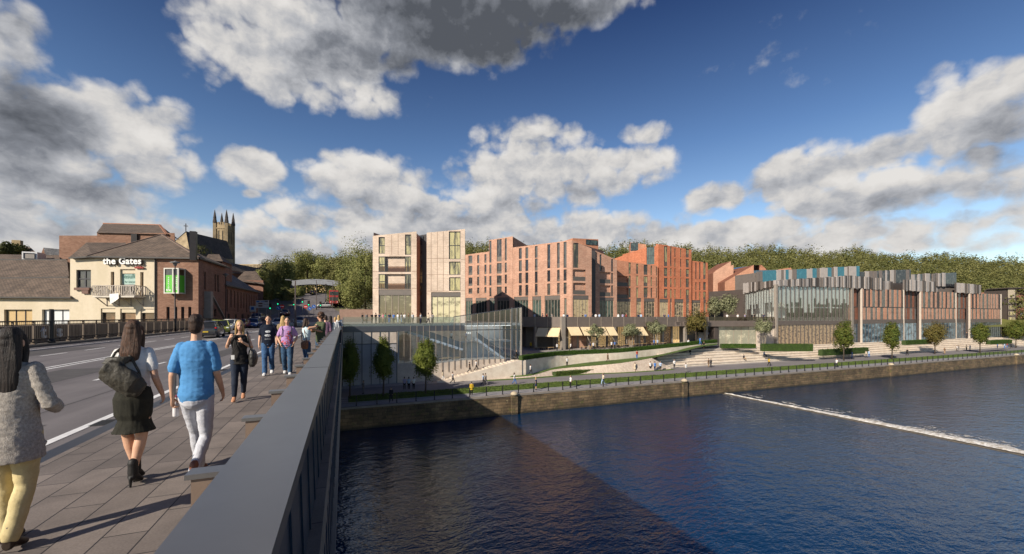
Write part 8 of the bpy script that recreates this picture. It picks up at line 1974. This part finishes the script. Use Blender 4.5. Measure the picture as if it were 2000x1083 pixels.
for kd,px,rz,a,b_,lab in (('wstand',989,CAMF,'cream','tan','woman in cream standing on the turf below the end of the stone steps'),('walk',1032,RGT,'white','dark','man in white with a dark bag walking on the curved turf'),('stand',1106,AWAY,'white','black','man in white and black standing on the curved turf by the stone wall'),('suit',1186,RGT,'brown','brown','man in a brown suit striding along the curved turf'),('stand',1242.5,AWAY,'red','blue','person in dark red on the curved turf under the hedge')):
    tiny(kd,slope(px,0),rz,a,b_,lab,'people on the curved turf slope',None,1.85)
for kd,px,py,z,rz,a,b_,lab in (('coat',1341,697.6,-7.2,AWAY,'grey','blue','person in grey and jeans, left of a pair on the stone tiers'),('coat',1348,697.6,-7.2,AWAY,'black','black','person in black, right of a pair on the stone tiers'),('walk',1352.5,683,-5.7,RGT,'bright blue','blue','man in blue walking at the right end of the hedge'),('dress',1377,683,-6.2,CAMF,'black','black','woman in a black dress, left of two below the link terrace'),('dress',1384,683,-6.2,CAMF,'black','black','woman in a black dress, right of two below the link terrace'),('coat',1397,681,-6.2,AWAY,'navy','navy','man in navy beside the dark link column'),('coat',1888,668,-6.2,CAMF,'dark','dark','dark tall figure standing high on the steps before the last brick recess')):
    if z<-5.8 and px<1400:
        (x,y,zz),i=steptop(px,py); 
    else: x,y,zz=onz(px,py,z)
    if px==1888: x=atY(1888,73.6); y=73.6; zz=-6.19
    if px==1352.5: x,y,zz=wts[-12].x,wts[-12].y-.9,wts[-12].z-.0
    tiny(kd,(x,y,zz),rz,a,b_,lab,'people by the stone tiers',None,1.9 if px!=1888 else 2.4)
# cafe terrace strollers
for i,(kd,px,rz,a,b_,lab) in enumerate((('coat',1032,CAMF,'yellow','dark','person in a yellow vest in the shaded passage beside the pavilion'),('stand',1093,AWAY,'white','dark','man in white left of the thick grey column'),('walk',1106,RGT,'white','black','man in white and black just right of the thick grey column'),('stand',1143,AWAY,'navy','tan','person in navy under the third awning'),('stand',1149,AWAY,'white','dark','person in white beside one in navy under the awnings'),('stand',1184,AWAY,'white','black','person in white, left of a pair right of the first multi-stem tree'),('stand',1190,AWAY,'blue','black','person in blue, right of a pair right of the first multi-stem tree'),('stand',1265,AWAY,'blue','navy','person in blue left of the third multi-stem tree'),('stand',1272,AWAY,'pale blue','dark','person in pale blue beside the third multi-stem tree trunk'),('sit',1331,CAMF,'white','black','person in white seated at a table under the sign plates'))):
    f_=FP1 if px<1101 else FP2; p=f_.P(f_.s(px),0,2.6 if px!=1032 else -2.); 
    tiny(kd,(p.x,p.y,lz(p.x)+.04),rz,a,b_,lab,'people outside the cafes',None,1.9)
for px,lab,a in ((1384,'person in pale blue, left of two on the pale steps under the link','pale blue'),(1390,'person in white, right of two on the pale steps under the link','white')):
    x,y=at(px,109.5); tiny('stand',(x,y,-4.05),AWAY,a,'dark',lab,'people on the pale steps',None,1.8)
# upper terrace
GT='people on the upper terrace'
U_=[('wstand',673,100,'white','pale blue','woman in white far beyond the parapet end'),('stand',677,104,'white','tan','person in white and tan far beyond the parapet end'),('stand',683,101,'black','dark','person in black beyond the parapet end near the pink wall'),('stand',690,103,'green','dark','person in green near the pink wall'),('wstand',697,102,'red','pink','woman in red near the pink wall'),
('coat',708,70.6,'dark','grey','person in dark clothes at the left end of the glass balustrade'),('coat',716,71,'grey','dark','person in grey beside another at the left end of the balustrade'),('stand',726.5,70.2,'black','black','person in black, left of two facing each other at the corner of the pale block'),('stand',734,67.5,'black','dark','person in black, right of two facing each other at the corner of the pale block'),('stand',741,72,'navy','dark','person in navy before the left shop window'),('wstand',748,70.5,'pink','tan','woman in pink before the left shop window'),('wstand',753,71.5,'teal','navy','woman in teal before the left shop window'),('stand',760.5,70,'navy','blue','person in navy and blue in the middle of the left shop window'),('stand',769,72,'blue','dark','person in blue before the left shop window'),('stand',777,71,'white','white','person all in white before the left shop window'),('wstand',784,70,'white','pale blue','woman in white and pale blue before the left shop window'),('stand',790,72,'white','grey','person in white and grey before the left shop window'),('coat',798,71.5,'brown','dark','person in brown at the right end of the left shop window'),('stand',806,69,'white','tan','person in white and tan near the pier of the pale block'),('stand',822,68.5,'white','navy','person in white and navy before the dark link of the pale block'),('walk',836.5,69,'cream','dark','man in cream walking before the right pier'),('stand',845,70,'grey','navy','person in grey near the right shop window')]
for kd,px,zc,a,b_,lab in U_:
    x,y=at(px,zc); z=TZ+.005 if px>700 else max(0,zr(y))+.07; tiny(kd,(x,y,z),rnd.uniform(-3,3),a,b_,lab,GT,None,1.8 if px>700 else 1.75)
for i,(px,a,lab) in enumerate(((1042,'pale blue','person in pale blue behind the podium edge before the first teal shop'),(1058,'white','person in white behind the podium edge at the second orange pier'),(1066,'red','person in red behind the podium edge before a teal shop'),(1076,'grey','person in grey behind the podium edge before a teal shop'),(1104,'white','person in white beside the narrow corner slot'),(1111,'navy','person in navy at the rose corner pier'),(1141,'black','person in black before the corner shop window'),(1147,'blue','person in blue before the corner shop window'),(1160,'dark','person in dark clothes before the dark gap'),(1167,'white','person in white right of the dark gap'),(1174,'pale blue','person in pale blue right of the dark gap'),(1211,'white','person in white before the brown shop window'),(1220,'lavender','person in lavender before the brown shop window'),(1227,'red','person in red before the brown shop window'),(1251,'navy','person in navy, left of a pair before the orange block'),(1256,'pale blue','person in pale blue, right of a pair before the orange block'),(1302,'navy','person in navy before the red orange block'),(1310,'blue','person in blue before the red orange block'))):
    f_=FP1 if px<1101 else FP2; p=f_.P(f_.s(px),0,-.9); tiny(('stand','arms','coat')[i%3],(p.x,p.y,TZ+.01),rnd.uniform(-3,3),a,'dark',lab,'people at the podium edge',None,1.95)
for px,a,lab in ((1425,'white','person in white on the link terrace by the small trees'),(1446,'white','person in white and dark on the link terrace'),(1460,'lavender','person in lavender leaning on the link terrace balustrade'),(1479,'black','person in black on the link terrace before the dark glazing'),(1497,'navy','person in navy on the link terrace near the glass corner')):
    p=FL.P(FL.s(px),0,-1.); tiny('stand',(p.x,p.y,TZ+.01),rnd.uniform(-3,3),a,'dark',lab,'people on the link terrace',None,1.9)
for px,yy,z,a,lab in ((893,2.4,vz(930,669),'white','man in white behind the pavilion glass, left of the two'),(922,2.0,vz(930,669),'bright blue','man in bright blue behind the pavilion glass')):
    tiny('stand',(vs(px)-.2,PY+4.2,z+.01),CAMF,a,'dark',lab,'people inside the glass pavilion',None,1.8)
scene.render.film_transparent=False
scene.cycles.max_bounces=6; scene.cycles.transparent_max_bounces=12; scene.cycles.use_denoising=True
scene.cycles.caustics_reflective=False; scene.cycles.caustics_refractive=False
